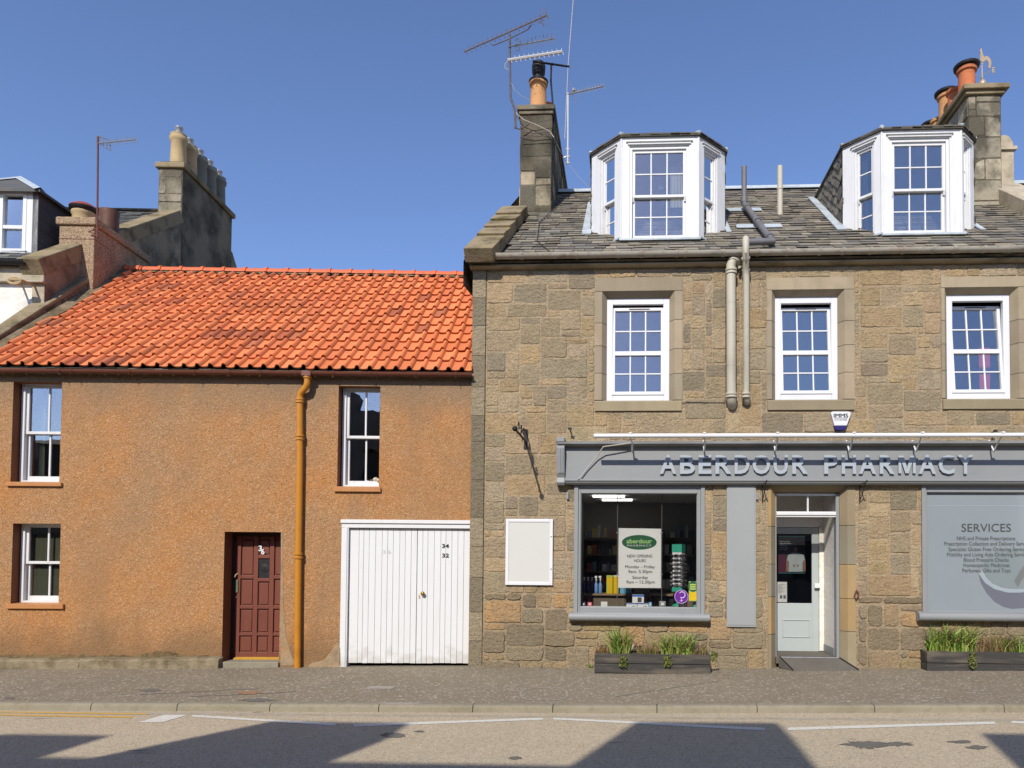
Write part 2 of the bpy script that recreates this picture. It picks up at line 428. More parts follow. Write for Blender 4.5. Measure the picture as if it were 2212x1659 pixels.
M['pavement'] = mat('pavement', C(144, 132, 113, 0.80), [('n', 0.6, 0.4, 0.7, C(134, 123, 104, 0.80), 0.8), ('n', 2.2, 0.5, 0.75, C(158, 145, 126, 0.80), 0.6), ('n', 38, 0.60, 0.72, C(176, 166, 148, 0.80), 0.5), ('c', 38, 0.88, 0.93, C(204, 196, 178, 0.80), 0.6), ('c', 60, 0.3, 0.05, C(116, 106, 90, 0.80), 0.5)], 0.9, [('v', 60, 0.006)], spec=0.15)
M['kerb'] = mat('kerb', C(154, 145, 126, 0.80), [('n', 1.5, 0.4, 0.7, C(138, 130, 110, 0.80), 0.8), ('n', 9, 0.5, 0.7, C(128, 120, 100), 0.5), ('n', 40, 0.55, 0.8, C(180, 172, 150), 0.5)], 0.9, [('n', 60, 0.005)], spec=0.15)
M['line_white'] = mat('line_white', C(222, 218, 206, 0.80), [('n', 24, 0.56, 0.68, C(178, 164, 138), 0.8)], 0.8)
M['line_yellow'] = mat('line_yellow', C(214, 170, 80, 0.80), [('n', 20, 0.54, 0.68, C(180, 156, 110), 0.8)], 0.8)
M['patch'] = mat('patch', C(112, 108, 100), [('n', 12, 0.45, 0.7, C(134, 126, 112), 0.6)], 0.9)
M['grit'] = mat('grit', C(188, 178, 158), [('n', 6, 0.42, 0.6, C(176, 162, 138), 0.9), ('n', 60, 0.5, 0.7, C(150, 138, 118), 0.6)], 0.95)
M['patch_rust'] = mat('patch_rust', C(168, 124, 92), [('n', 10, 0.45, 0.7, C(140, 120, 100), 0.8)], 0.9)
M['patch_light'] = mat('patch_light', C(172, 164, 150), [('n', 10, 0.45, 0.7, C(146, 138, 126), 0.7)], 0.9)
M['timber_black'] = mat('timber_black', C(66, 63, 60), [('n', 3, 0.46, 0.66, C(124, 114, 96), 0.7, (0.4, 1, 3)), ('n', 30, 0.6, 0.75, C(120, 112, 98), 0.35, (0.3, 1, 3))], 0.75, [('n', 14, 0.006, (0.3, 1, 4))])
M['soil'] = mat('soil', C(90, 74, 54), [('n', 20, 0.4, 0.7, C(52, 42, 32), 0.8)], 1.0, [('n', 30, 0.03)])
M['grass'] = mat('grass', W1, [('n', 18, 0.45, 0.75, (0.10, 0.13, 0.025), 0.35)], 0.55, attr=True, spec=0.3)
M['mat_dark'] = mat('mat_dark', C(108, 102, 92), [('n', 3, 0.4, 0.7, C(92, 86, 78), 0.6), ('n', 90, 0.5, 0.8, C(136, 128, 116), 0.4)], 0.85, [('n', 120, 0.002)])
M['door_green'] = mat('door_green', C(186, 194, 194), [('n', 2, 0.5, 0.75, C(172, 180, 180), 0.5)], 0.45)
M['board_white'] = mat('board_white', C(226, 224, 216, 0.70), [('n', 1.2, 0.4, 0.7, C(218, 218, 212, 0.70), 0.6)], 0.4)
M['vinyl'] = mat('vinyl', C(152, 160, 164), [('n', 0.8, 0.4, 0.7, C(144, 152, 158), 0.6)], 0.25, coat=0.5)
M['vinyl_dark'] = mat('vinyl_dark', C(116, 118, 128), [('n', 0.8, 0.4, 0.7, C(112, 114, 122), 0.6)], 0.3, coat=0.5)
M['vinyl_shade'] = mat('vinyl_shade', C(140, 150, 152), [], 0.25, coat=0.5)
M['vinyl_mid'] = mat('vinyl_mid', C(122, 126, 124), [], 0.3, coat=0.5)
M['vinyl_light'] = mat('vinyl_light', C(168, 178, 184), [], 0.3, coat=0.5)
M['mast'] = mat('mast', C(112, 104, 104), [('n', 14, 0.45, 0.65, C(104, 74, 66), 0.7)], 0.6)
M['gable_brown'] = mat('gable_brown', C(150, 132, 106), [('n', 2.5, 0.42, 0.62, C(96, 84, 64), 0.85), ('n', 8, 0.55, 0.72, C(178, 164, 138), 0.5)], 0.95, [('n', 22, 0.02)], spec=0.1)
M['ink'] = mat('ink', C(70, 74, 72), [], 0.6)
M['ink_black'] = mat('ink_black', C(26, 26, 28), [], 0.6)
M['ink_faded'] = mat('ink_faded', C(206, 204, 200), [], 0.7)
M['paper'] = mat('paper', C(226, 226, 222, 0.80), [('n', 2, 0.45, 0.7, C(212, 212, 208, 0.80), 0.5)], 0.6, [('n', 4, 0.01, (2, 1, 0.6))])
M['logo_green'] = mat('logo_green', C(30, 92, 58), [], 0.5)
M['logo_lime'] = mat('logo_lime', C(170, 212, 130), [], 0.5)
M['purple'] = mat('purple', C(110, 40, 150), [], 0.4)
M['yellow'] = mat('yellow', C(226, 190, 20), [('n', 3, 0.45, 0.7, C(206, 168, 14), 0.5)], 0.45)
M['lime'] = mat('lime', C(178, 196, 90), [], 0.5)
M['teal'] = mat('teal', C(60, 170, 140), [], 0.45)
M['blue'] = mat('blue', C(40, 110, 200), [], 0.45)
M['pale_blue'] = mat('pale_blue', C(120, 160, 210), [('n', 8, 0.4, 0.7, C(60, 100, 170), 0.6)], 0.3)
M['cyan'] = mat('cyan', C(110, 176, 206), [], 0.45)
M['pink'] = mat('pink', C(224, 84, 104), [], 0.45)
M['navy'] = mat('navy', C(44, 40, 110), [], 0.4)
M['wood'] = mat('wood', C(150, 128, 98), [('n', 5, 0.4, 0.7, C(120, 100, 74), 0.6, (20, 1, 0.4))], 0.6)
M['wood_slat'] = mat('wood_slat', C(128, 114, 94), [('n', 5, 0.4, 0.7, C(96, 84, 68), 0.6, (20, 1, 0.4))], 0.6)
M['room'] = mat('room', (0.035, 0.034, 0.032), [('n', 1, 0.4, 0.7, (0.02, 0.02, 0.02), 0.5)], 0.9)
M['room_ceiling'] = mat('room_ceiling', (0.7, 0.7, 0.68), [('n', 1, 0.4, 0.7, (0.6, 0.6, 0.58), 0.5)], 0.9)
M['shop_lamp'] = mat('shop_lamp', (0.8, 0.8, 0.8), [], 0.5)
_e = M['shop_lamp'].node_tree.nodes['Principled BSDF']
_e.inputs['Emission Color'].default_value = (1, 0.97, 0.9, 1)
_e.inputs['Emission Strength'].default_value = 1.6
M['curtain'] = mat('curtain', C(206, 208, 190), [('n', 6, 0.4, 0.7, C(160, 170, 150), 0.6, (4, 4, 0.4))], 0.9)
M['moss'] = mat('moss', C(80, 78, 46), [('n', 12, 0.4, 0.65, C(120, 104, 60), 0.8)], 1.0, [('n', 30, 0.02)])
M['render_far'] = mat('render_far', (0.10, 0.095, 0.085), [('n', 1, 0.4, 0.7, (0.07, 0.066, 0.06), 0.7)], 0.80)
M['cable'] = mat('cable', C(190, 184, 170), [], 0.6)
M['cable_dark'] = mat('cable_dark', C(70, 66, 62), [], 0.6)
M['stone_pebble'] = mat('stone_pebble', C(206, 196, 176), [('n', 20, 0.4, 0.7, C(150, 140, 120), 0.6)], 0.8)
M['skin'] = mat('skin', C(150, 108, 84), [], 0.6)
M['poster_teal'] = mat('poster_teal', C(40, 96, 104), [], 0.5)
M['shirt'] = mat('shirt', C(176, 184, 182), [('n', 8, 0.4, 0.7, C(150, 160, 160), 0.6)], 0.6)
M['poster_dark'] = mat('poster_dark', C(48, 46, 50), [], 0.5)
M['poster_red'] = mat('poster_red', C(90, 36, 56), [], 0.5)
GL_UP = glass('pane_sky', 0.20)
GL_COT = glass('pane_old', 0.24)
GL_SHOP = glass('pane_shop', 0.05)
GL_LOW = glass('pane_low', 0.12)
GL_FROST = glass('pane_frost', 0.26, (0.75, 0.85, 0.85))

def flat_text(s, bold=0.0, gap=1.0, ext=0.0):
    cu = bpy.data.curves.new('lettering', 'FONT')
    cu.body = s
    if 'M' in s: bold = 0.0                       # the built-in M folds over itself when fattened
    cu.offset = bold
    cu.extrude = ext
    cu.space_character = gap
    cu.resolution_u = 3
    o = bpy.data.objects.new('lettering', cu)
    COL.objects.link(o)
    bpy.context.view_layer.update()
    me = bpy.data.meshes.new_from_object(o.evaluated_get(bpy.context.evaluated_depsgraph_get()))
    bpy.data.objects.remove(o)
    bpy.data.curves.remove(cu)
    return me
_h = flat_text('H')
CAPH = max(v.co.y for v in _h.vertices)
bpy.data.meshes.remove(_h)
print('cap height', CAPH)
def text(s, F, u0, u1, z0, z1, w, m, name='lettering', parent=None, ext=0.002, bold=0.0, gap=1.0, align='F', extra=None):
    """lettering filling a box on a surface; align F fits the width, C keeps the letter shape centred"""
    me = flat_text(s, bold, gap, ext / max(1e-6, (z1 - z0)) * 0.7)
    xs = [v.co.x for v in me.vertices]
    x0, x1 = min(xs), max(xs)
    cap = CAPH if any(ch.isdigit() or ch.isupper() for ch in s) else CAPH * 0.76
    kz = (z1 - z0) / cap
    ku = (u1 - u0) / (x1 - x0) if align == 'F' else kz
    uo = u0 if align == 'F' else (u0 + u1) / 2 - ku * (x1 - x0) / 2
    zz = [v.co.z for v in me.vertices]
    dz = max(max(zz) - min(zz), 1e-6)
    mb = MB(F)
    mb.v = [F.p(uo + (v.co.x - x0) * ku, w + (v.co.z - min(zz)) / dz * ext, z0 + v.co.y * kz) for v in me.vertices]
    mb.f = [tuple(p.vertices) for p in me.polygons]
    mb.c = [None] * len(mb.f)
    bpy.data.meshes.remove(me)
    if 'M' in s and bold > 0:
        v0, f0 = list(mb.v), list(mb.f)
        for i_, dx in enumerate((-bold, bold)):
            n_ = len(mb.v)
            mb.v += [q + F.U * (dx * ku) + F.W * (0.0003 * (i_ + 1)) for q in v0]
            mb.f += [tuple(j + n_ for j in f_) for f_ in f0]
        mb.c = [None] * len(mb.f)
    return mb.build(name, m, parent)
# ------------------------------------------------------------------ masonry generators
def jit(a): return random.uniform(-a, a)
def vary(c, a, h=0.0):
    k = 1 + jit(a)
    return (max(0.01, c[0] * k * (1 + jit(h))), max(0.01, c[1] * k), max(0.01, c[2] * k * (1 + jit(h))))
TAN = [C(182, 160, 128), C(174, 154, 124), C(168, 150, 122), C(188, 162, 128), C(162, 146, 120), C(180, 154, 118), C(190, 168, 134), C(152, 138, 116), C(176, 158, 132), C(186, 160, 122)]
GREYS = [C(160, 146, 120), C(146, 134, 112), C(134, 124, 104), C(172, 156, 130)]
WARM = [C(178, 152, 116), C(190, 158, 118), C(150, 132, 108), C(164, 148, 122), C(198, 158, 112), C(176, 150, 108), C(140, 126, 104)]
def stone_face(mb, F, u0, u1, z0, z1, holes, tones, cell=0.095, big=(2, 6), tall=(1, 3), gap=0.012, rise=0.012, rough=0.006, w=0.0):
    nx, nz = max(1, round((u1 - u0) / cell)), max(1, round((z1 - z0) / cell))
    du, dz = (u1 - u0) / nx, (z1 - z0) / nz
    occ = [[False] * nz for _ in range(nx)]
    rects = []
    for j in range(nz):
        for i in range(nx):
            if occ[i][j]: continue
            h = random.choices(range(tall[0], tall[1] + 1), [1 + 2 * k for k in range(tall[1] - tall[0] + 1)])[0]
            ww = random.randint(max(1, min(big[0], h)), big[1])
            if random.random() < 0.20: h, ww = 1, random.randint(1, 3)
            h = min(h, nz - j)
            wi = 0
            while wi < ww and i + wi < nx and not occ[i + wi][j]: wi += 1
            rem = 0
            while i + wi + rem < nx and not occ[i + wi + rem][j] and rem < 2: rem += 1
            if rem == 1 and (i + wi + 1 >= nx or occ[i + wi + 1][j]): wi += 1
            while h > 1 and any(occ[i + a][j + b] for a in range(wi) for b in range(h) if j + b < nz): h -= 1
            for a in range(wi):
                for b in range(h): occ[i + a][j + b] = True
            rects.append([u0 + i * du, u0 + (i + wi) * du, z0 + j * dz, z0 + (j + h) * dz])
    for r in rects:
        skip = False
        for h in holes:
            if r[0] < h[1] and r[1] > h[0] and r[2] < h[3] and r[3] > h[2]:
                opts = [(h[0] - r[0], 0), (r[1] - h[1], 1), (h[2] - r[2], 2), (r[3] - h[3], 3)]
                s, k = max(opts)
                if s < 0.03: skip = True; break
                if k == 0: r[1] = h[0]
                elif k == 1: r[0] = h[1]
                elif k == 2: r[3] = h[2]
                else: r[2] = h[3]
        if skip or r[1] - r[0] < 0.04 or r[3] - r[2] < 0.04: continue
        g = gap * random.uniform(0.5, 1.3) / 2
        a, b, c, d = r[0] + g, r[1] - g, r[2] + g, r[3] - g
        if b - a < 0.02 or d - c < 0.02: continue
        col = vary(random.choice(tones), 0.08, 0.03)
        nu, nv = max(2, int((b - a) / 0.07)), max(2, int((d - c) / 0.07))
        per = [(a + (b - a) * k / nu, c) for k in range(nu)] + [(b, c + (d - c) * k / nv) for k in range(nv)] + \
              [(b - (b - a) * k / nu, d) for k in range(nu)] + [(a, d - (d - c) * k / nv) for k in range(nv)]
        ins = min(0.012, (b - a) / 5, (d - c) / 5)
        mu, mv = (a + b) / 2, (c + d) / 2
        hh = rise * random.uniform(0.4, 1.3)
        tilt_u, tilt_v = jit(0.02), jit(0.03)
        ring0, ring1 = [], []
        for (x, y) in per:
            rr = rough
            cornr = (x in (a, b) and y in (c, d))
            k = rough if cornr else 0
            px, py = x + jit(rr) + (k if x == a else -k if x == b else 0), y + jit(rr) + (k if y == c else -k if y == d else 0)
            ring0.append(F.p(px, w - 0.003, py))
            qx, qy = px + (mu - px) * ins / max(0.03, (b - a) / 2), py + (mv - py) * ins / max(0.03, (d - c) / 2)
            ring1.append(F.p(qx, w + hh + tilt_u * (qx - mu) + tilt_v * (qy - mv) + jit(0.0015), qy))
        n = len(per)
        cen = F.p(mu, w + hh + jit(0.003), mv)
        mb.mesh(ring0 + ring1 + [cen], [(i, (i + 1) % n, n + (i + 1) % n, n + i) for i in range(n)] + [(n + i, n + (i + 1) % n, 2 * n) for i in range(n)], col)

def vprism(mb, F, prof, z0, z1, col=None):                # prof: (u,w)
    n = len(prof)
    P = [F.p(u, w, z) for z in (z0, z1) for (u, w) in prof]
    mb.mesh(P, [(i, (i + 1) % n, n + (i + 1) % n, n + i) for i in range(n)] + [tuple(range(n))[::-1], tuple(range(n, 2 * n))], col)

def slates(mb, F, u0, u1, z0, z1, gauge=0.185, holes=(), tones=None, w=0.0, wmin=0.16, wmax=0.34):
    tones = tones or [C(144, 136, 124), C(130, 124, 114), C(154, 145, 128), C(114, 109, 102), C(140, 130, 114)]
    z = z0
    row = 0
    n = int((z1 - z0) / gauge)
    for row in range(n):
        z = z0 + row * gauge
        u = u0 - random.random() * 0.2
        while u < u1:
            ww = random.uniform(wmin, wmax)
            a, b = max(u, u0), min(u + ww, u1)
            u += ww
            if b - a < 0.04: continue
            mu = (a + b) / 2
            if any(h(mu, z + gauge / 2) for h in holes): continue
            lo = z - 0.01 + jit(0.018)
            hi = min(z + gauge + 0.05, z1 + 0.02)
            t = random.uniform(0.009, 0.018)
            lift = w + 0.030 + jit(0.007)
            g = 0.004
            P = [F.p(a + g, lift - t, lo), F.p(b - g, lift - t + jit(.003), lo + jit(.008)), F.p(b - g, lift, lo + jit(.006)), F.p(a + g, lift, lo),
                 F.p(a + g, w + 0.004, hi), F.p(b - g, w + 0.004, hi)]
            mb.mesh(P, [(0, 1, 2, 3), (3, 2, 5, 4), (0, 3, 4), (1, 5, 2)], vary(random.choice(tones), 0.2, 0.03))

def surround(root, F, op, out, ch=0.07, d=0.10, f=0.014, blocks=4, sill=None, tones=None, name='window_surround'):
    a, b, zb, zt = op
    A, B, _, ZT = out
    tones = tones or [C(180, 164, 138), C(172, 158, 134), C(166, 152, 130), C(186, 168, 142)]
    mb = MB(F)
    def ft(): return vary(random.choice(tones), 0.06, 0.02)
    c = ft()
    g = 0.004
    # lintel
    mb.face([(A, f, zt + ch + g), (B, f, zt + ch + g), (B, f, ZT), (A, f, ZT)], c)
    mb.face([(A, f, ZT), (B, f, ZT), (B, -0.02, ZT), (A, -0.02, ZT)], c)
    mb.face([(A, -0.02, zt + ch), (A, f, zt + ch + g), (A, f, ZT), (A, -0.02, ZT)], c)
    mb.face([(B, f, zt + ch + g), (B, -0.02, zt + ch), (B, -0.02, ZT), (B, f, ZT)], c)
    mb.face([(a - ch, f, zt + ch + g), (a, -d, zt), (b, -d, zt), (b + ch, f, zt + ch + g)], c)
    mb.face([(a, -d, zt), (a, -0.30, zt), (b, -0.30, zt), (b, -d, zt)], c)
    mb.face([(A, f, zt + ch + g), (a - ch, f, zt + ch + g), (a - ch, -0.02, zt + ch), (A, -0.02, zt + ch)], c)
    for side in (0, 1):
        zs = [zb + (zt - zb) * k / blocks + (jit(0.04) if 0 < k < blocks else 0) for k in range(blocks)] + [zt + ch]
        for k in range(blocks):
            z0, z1 = zs[k] + (g if k else 0), zs[k + 1] - g
            c = ft()
            s = 1 if side == 0 else -1
            e0 = A if side == 0 else B
            e1 = (a - ch) if side == 0 else (b + ch)
            e2 = a if side == 0 else b
            e0 += -s * (0.0 if k % 2 else 0.0)
            zi = zt if k == blocks - 1 else z1
            q = [[(e0, f, z0), (e1, f, z0), (e1, f, z1), (e0, f, z1)], [(e1, f, z0), (e2, -d, z0), (e2, -d, zi), (e1, f, z1)],
                 [(e0, -0.02, z0), (e0, f, z0), (e0, f, z1), (e0, -0.02, z1)]]
            q.append([(e2, -d, z0), (e2, -0.30, z0), (e2, -0.30, zi), (e2, -d, zi)])
            for qq in q: mb.face(qq if side == 0 else qq[::-1], c)
    if sill:
        c = ft()
        c = (c[0] * .88, c[1] * .88, c[2] * .82)
        s0, s1, sz = sill
        mb.prism([(-0.02, sz), (0.035, sz), (0.035, zb - 0.035), (0.015, zb - 0.015), (-0.20, zb + 0.02), (-0.20, zb - 0.04), (-0.02, zb - 0.04)], s0, s1, c, F)
    return mb.build(name, M['ashlar'], root, bevel=0.0)

def grid_bars(mb, F, u0, u1, z0, z1, cols, rows, bw, w0, w1, col=None):
    for k in range(1, cols):
        u = u0 + (u1 - u0) * k / cols
        mb.box(u - bw / 2, u + bw / 2, w0, w1, z0, z1, col, F)
    for k in range(1, rows):
        z = z0 + (z1 - z0) * k / rows
        mb.box(u0, u1, w0, w1 - 0.002, z - bw / 2, z + bw / 2, col, F)
def frame_box(mb, F, u0, u1, z0, z1, l, r, b, t, w0, w1):
    mb.box(u0, u0 + l, w0, w1, z0, z1, None, F)
    mb.box(u1 - r, u1, w0, w1, z0, z1, None, F)
    mb.box(u0 + l, u1 - r, w0, w1, z0, z0 + b, None, F)
    mb.box(u0 + l, u1 - r, w0, w1, z1 - t, z1, None, F)
def pane(F, u0, u1, z0, z1, w, m, parent, name='pane'):
    mb = MB(F)
    mb.box(u0, u1, w - 0.004, w, z0, z1)
    return mb.build(name, m, parent)

# ------------------------------------------------------------------ the setting
def gz(x): return -0.02 + (0.006 if x < 0 else 0.013) * max(-14, min(8, x))                   # the street falls a little to the left
KL, KR = atz(0, 1519, -0.10), atz(2212, 1534, -0.05)
kd = (KR - KL)
kdir = Vector((kd.x, kd.y, 0)).normalized()
def kerb_y(x, off=0): return KL.y + (x - KL.x) * kdir.y / kdir.x + off
XS = [-40, -20, -14, -12, -10, -8, -6, -4, -2, 0, 2, 4, 6, 8, 20, 40]
def strip(name, m, rows, label=None):                                    # rows: list of functions x -> (y,z)
    vs, fs = [], []
    for x in XS:
        for r in rows: vs.append((x, *r(x)))
    k = len(rows)
    for i in range(len(XS) - 1):
        for j in range(k - 1):
            fs.append((i * k + j, (i + 1) * k + j, (i + 1) * k + j + 1, i * k + j + 1))
    mb = MB()
    mb.mesh(vs, fs)
    return tag(mb.build(name, m), label, None, None, 'structure')
KH, KW = 0.085, 0.13
strip('pavement', M['pavement'], [lambda x: (kerb_y(x, KW), gz(x) - 0.035), lambda x: (-1.0, gz(x) - 0.005), lambda x: (0.6, gz(x) + 0.0), lambda x: (3.0, gz(x) + 0.0)])
strip('road', M['asphalt'], [lambda x: (-10.6, gz(x) - 0.13), lambda x: (-6.8, gz(x) - 0.05), lambda x: (kerb_y(x, 0.02), gz(x) - 0.035 - KH)])
strip('far_pavement', M['pavement'], [lambda x: (-16.0, gz(x)), lambda x: (-10.75, gz(x) - 0.03)])
strip('far_kerb', M['kerb'], [lambda x: (-10.76, gz(x) - 0.026), lambda x: (-10.6, gz(x) - 0.03), lambda x: (-10.59, gz(x) - 0.16)])
mb = MB()
mb.mesh([(-900, -900, -0.6), (900, -900, -0.6), (900, 900, -0.6), (-900, 900, -0.6)], [(0, 1, 2, 3)])
tag(mb.build('ground', M['asphalt']), kind='structure')
# kerb stones with rounded nose
mb = MB()
joints = [KL.x - 6] + [aty(px, 1525, kerb_y(-3)).x for px in (-420, -200, 209, 390, 586, 818, 1020, 1193, 1420, 1640, 1900, 2190, 2480, 2800)]
joints = sorted(joints)
for a, b in zip(joints[:-1], joints[1:]):
    g = 0.005
    vs, n = [], 0
    for x in (a + g, b - g):
        y0, z0 = kerb_y(x), gz(x) - 0.033
        vs += [(x, y0 + KW, z0 - 0.1), (x, y0 + KW, z0), (x, y0 + 0.03, z0 + 0.002), (x, y0 + 0.009, z0 - 0.008), (x, y0, z0 - 0.03), (x, y0 - 0.012, z0 - KH - 0.08)]
    k = 6
    mb.mesh(vs, [(i, i + 1, k + i + 1, k + i) for i in range(k - 1)] + [(0, k, 2 * k - 1, k - 1), tuple(range(k))[::-1], tuple(range(k, 2 * k))])
tag(mb.build('kerb', M['kerb']), kind='structure')
def marking(name, m, polys, lift, roadz=True):
    mb = MB()
    for poly in polys:
        pts = []
        for (px, py) in poly:
            q = atz(px, py, -0.13)
            for _ in range(3):
                if roadz:
                    yk = kerb_y(q.x)
                    t = (q.y + 6.8) / (yk + 6.8)
                    z = gz(q.x) - 0.05 + (-0.035 - KH + 0.05) * t
                else:
                    yk = kerb_y(q.x, KW)
                    t = (q.y - yk) / (-1.0 - yk)
                    z = gz(q.x) - 0.035 + 0.03 * min(1, max(0, t))
                q = atz(px, py, z + lift)
            pts.append(q)
        mb.mesh(pts, [tuple(range(len(pts)))[::-1]])
    return tag(mb.build(name, m), kind='structure')
def ln(x0, y0, x1, y1, t0, t1):
    n = 6
    top = [(x0 + (x1 - x0) * k / n, y0 + (y1 - y0) * k / n - (t0 + (t1 - t0) * k / n) / 2) for k in range(n + 1)]
    bot = [(x0 + (x1 - x0) * k / n, y0 + (y1 - y0) * k / n + (t0 + (t1 - t0) * k / n) / 2) for k in range(n + 1)]
    return [[bot[i], bot[i + 1], top[i + 1], top[i]] for i in range(n)]
wl = ln(415, 1546, 725, 1565, 4, 5) + ln(764, 1567, 1173, 1552.5, 5, 4.5) + ln(1195, 1552, 1652, 1575, 4, 6) + ln(1702, 1574.5, 2150, 1561, 6, 5) + ln(2185, 1559.5, 2300, 1563, 5, 5)
marking('white_road_marking', M['line_white'], wl + [[(298, 1560), (350, 1560), (407, 1544), (355, 1544)]], 0.004)
marking('yellow_road_marking', M['line_yellow'], ln(-60, 1537, 318, 1542, 2.5, 3) + ln(-60, 1543, 285, 1549, 2.5, 3.5), 0.004)
def blob(cx_, cy_, rx, ry, n=22, k=0.3):
    return [(cx_ + rx * math.cos(2 * math.pi * i / n) * (1 + jit(k)), cy_ - ry * math.sin(2 * math.pi * i / n) * (1 + jit(k))) for i in range(n)]
marking('road_patches', M['patch'], [blob(850, 1588, 24, 6), blob(1870, 1608, 45, 7, 30, 0.45), blob(1930, 1607, 40, 4, 30, 0.4), blob(2075, 1602, 24, 3), blob(2110, 1614, 22, 4), blob(1060, 1665, 30, 4), blob(1112, 1637, 14, 3), blob(905, 1580, 12, 2)], 0.005)
marking('pavement_patches', M['patch'], [blob(325, 1491, 22, 3), blob(560, 1512, 40, 3), blob(20, 1508, 10, 2)], 0.004, False)
marking('rusty_cover', M['patch_rust'], [blob(535, 1496, 26, 3.5)], 0.006, False)
marking('light_pavement_patches', M['patch_light'], [[(785, 1488), (845, 1488), (856, 1482), (800, 1482)], [(815, 1520), (880, 1521), (940, 1518), (830, 1517)]], 0.004, False)
cov = []
for k in range(28):
    a0, a1 = 2 * math.pi * k / 28, 2 * math.pi * (k + 0.9) / 28
    def pt(a, r): return (1175 + 52 * r * math.copysign(abs(math.cos(a)) ** 0.7, math.cos(a)), 1499 - 14 * r * math.copysign(abs(math.sin(a)) ** 0.7, math.sin(a)))
    cov.append([pt(a0, 1), pt(a1, 1), pt(a1, 0.92), pt(a0, 0.92)][::1])
grit = []
for k in range(60):
    x0, x1 = -60 + k * 40, -60 + (k + 1) * 40
    yb = lambda x: 1536.5 + (x / 2212) * 17.5
    grit.append([(x0, yb(x0) + 4.0 + jit(1)), (x1, yb(x1) + 4.0 + jit(1)), (x1, yb(x1)), (x0, yb(x0))])
marking('gutter_grit', M['grit'], grit, 0.002)
crk = []
for (x0, y0, x1, y1) in ((300, 1500, 560, 1487), (410, 1505, 640, 1494), (1330, 1505, 1500, 1478), (1500, 1478, 1560, 1470)):
    n = 10
    px_, py_ = x0, y0
    for k in range(1, n + 1):
        nx_, ny_ = x0 + (x1 - x0) * k / n, y0 + (y1 - y0) * k / n + jit(0.8)
        crk.append([(px_, py_ + 0.5), (nx_, ny_ + 0.5), (nx_, ny_ - 0.4), (px_, py_ - 0.4)])
        px_, py_ = nx_, ny_
marking('pavement_seams', M['patch'], crk, 0.003, False)
marking('cover_outline', M['patch_light'], cov, 0.004, False)

# ------------------------------------------------------------------ pharmacy house (right)
zc = lambda py, px=1600, w=0.0: FR.at(px, py, w)[1]
U0 = cx
U1 = 9.2
ZTOP = zc(574)
PH = thing('stone_house', 'two storey tan sandstone house with white bay dormers and a grey shopfront', 'house', (1.5, 0.0, 0))
def orect(x0, x1, y0, y1): return FR.rect(x0, x1, y0, y1)
wins = [orect(1310, 1447, 639, 864), orect(1677, 1814, 636, 862), orect(2051, 2190, 631, 860)]
surs = [orect(1285, 1474, 600, 888), orect(1656, 1845, 600, 886), orect(2033, 2218, 598, 884)]
shopw = orect(1244, 1518, 1046, 1328)
shopw2 = list(orect(1994, 2420, 1044, 1330)); 
door = list(orect(1678, 1818, 1062, 1440)); door[2] = -0.3
doors_out = list(orect(1655, 1852, 1043, 1440)); doors_out[2] = -0.3
holes = wins + [shopw, shopw2, door]
mb = MB(FR)
MORT = C(186, 164, 134)
wall_mesh(mb, U0, U1, -0.4, ZTOP, [(w_[0] - 0.075, w_[1] + 0.075, w_[2] - 0.03, w_[3] + 0.075) for w_ in wins] + [shopw, shopw2, (door[0] - 0.09, door[1] + 0.09, door[2], door[3] + 0.09)], 0.30, MORT)
QW = FR.at(1046, 1000)[0]
zpl = zc(1282, 1200)
fas = list(orect(1203, 2500, 955, 1043))
stone_face(mb, FR, QW + 0.01, U1, zpl, ZTOP - 0.02, surs + [shopw, shopw2, doors_out, fas], TAN, cell=0.112, big=(3, 6), tall=(2, 3), gap=0.018, rise=0.010, rough=0.006)
stone_face(mb, FR, QW + 0.01, U1, -0.06, zpl, surs + [shopw, shopw2, doors_out], WARM + GREYS[:2], cell=0.125, big=(2, 5), tall=(1, 3), gap=0.024, rise=0.022, rough=0.012)
# quoins
z = -0.06
while z < ZTOP - 0.05:
    h = min(random.uniform(0.42, 0.66), ZTOP - z)
    mb.box(U0 - 0.006, QW - 0.004, -0.2, 0.016, z + 0.004, z + h - 0.004, vary(random.choice(GREYS), 0.12))
    z += h
mb.box(QW - 0.003, QW + 0.009, -0.01, 0.0015, 0.0, ZTOP - 0.03, C(70, 62, 50))
# side and back walls
WD = 7.3
mb.box(U0, U0 + 0.3, -WD, -0.302, -0.4, ZTOP, C(150, 140, 120))
mb.box(U1 - 0.3, U1, -WD, -0.302, -0.4, ZTOP, C(150, 140, 120))
mb.box(U0, U1, -WD - 0.3, -WD - 0.002, -0.4, ZTOP, C(150, 140, 120))
mb.build('wall', M['stone'], PH)
# rooms
def room(root, F, u0, u1, z0, z1, d, w=-0.31, dark='room'):
    mb = MB(F)
    mb.face([(u0, w - d, z0), (u1, w - d, z0), (u1, w - d, z1), (u0, w - d, z1)])
    mb.face([(u0, w, z0), (u0, w - d, z0), (u0, w - d, z1), (u0, w, z1)])
    mb.face([(u1, w, z0), (u1, w, z1), (u1, w - d, z1), (u1, w - d, z0)])
    mb.face([(u0, w, z0), (u1, w, z0), (u1, w - d, z0), (u0, w - d, z0)])
    mb.face([(u0, w, z1), (u0, w - d, z1), (u1, w - d, z1), (u1, w, z1)])
    return mb.build('room', M[dark], root)
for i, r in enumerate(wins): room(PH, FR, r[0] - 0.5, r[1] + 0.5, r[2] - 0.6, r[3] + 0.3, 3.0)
# window surrounds
for op, out in zip(wins, surs):
    surround(PH, FR, op, out, ch=0.075, sill=(out[0] + 0.01, out[1] - 0.01, out[2]))
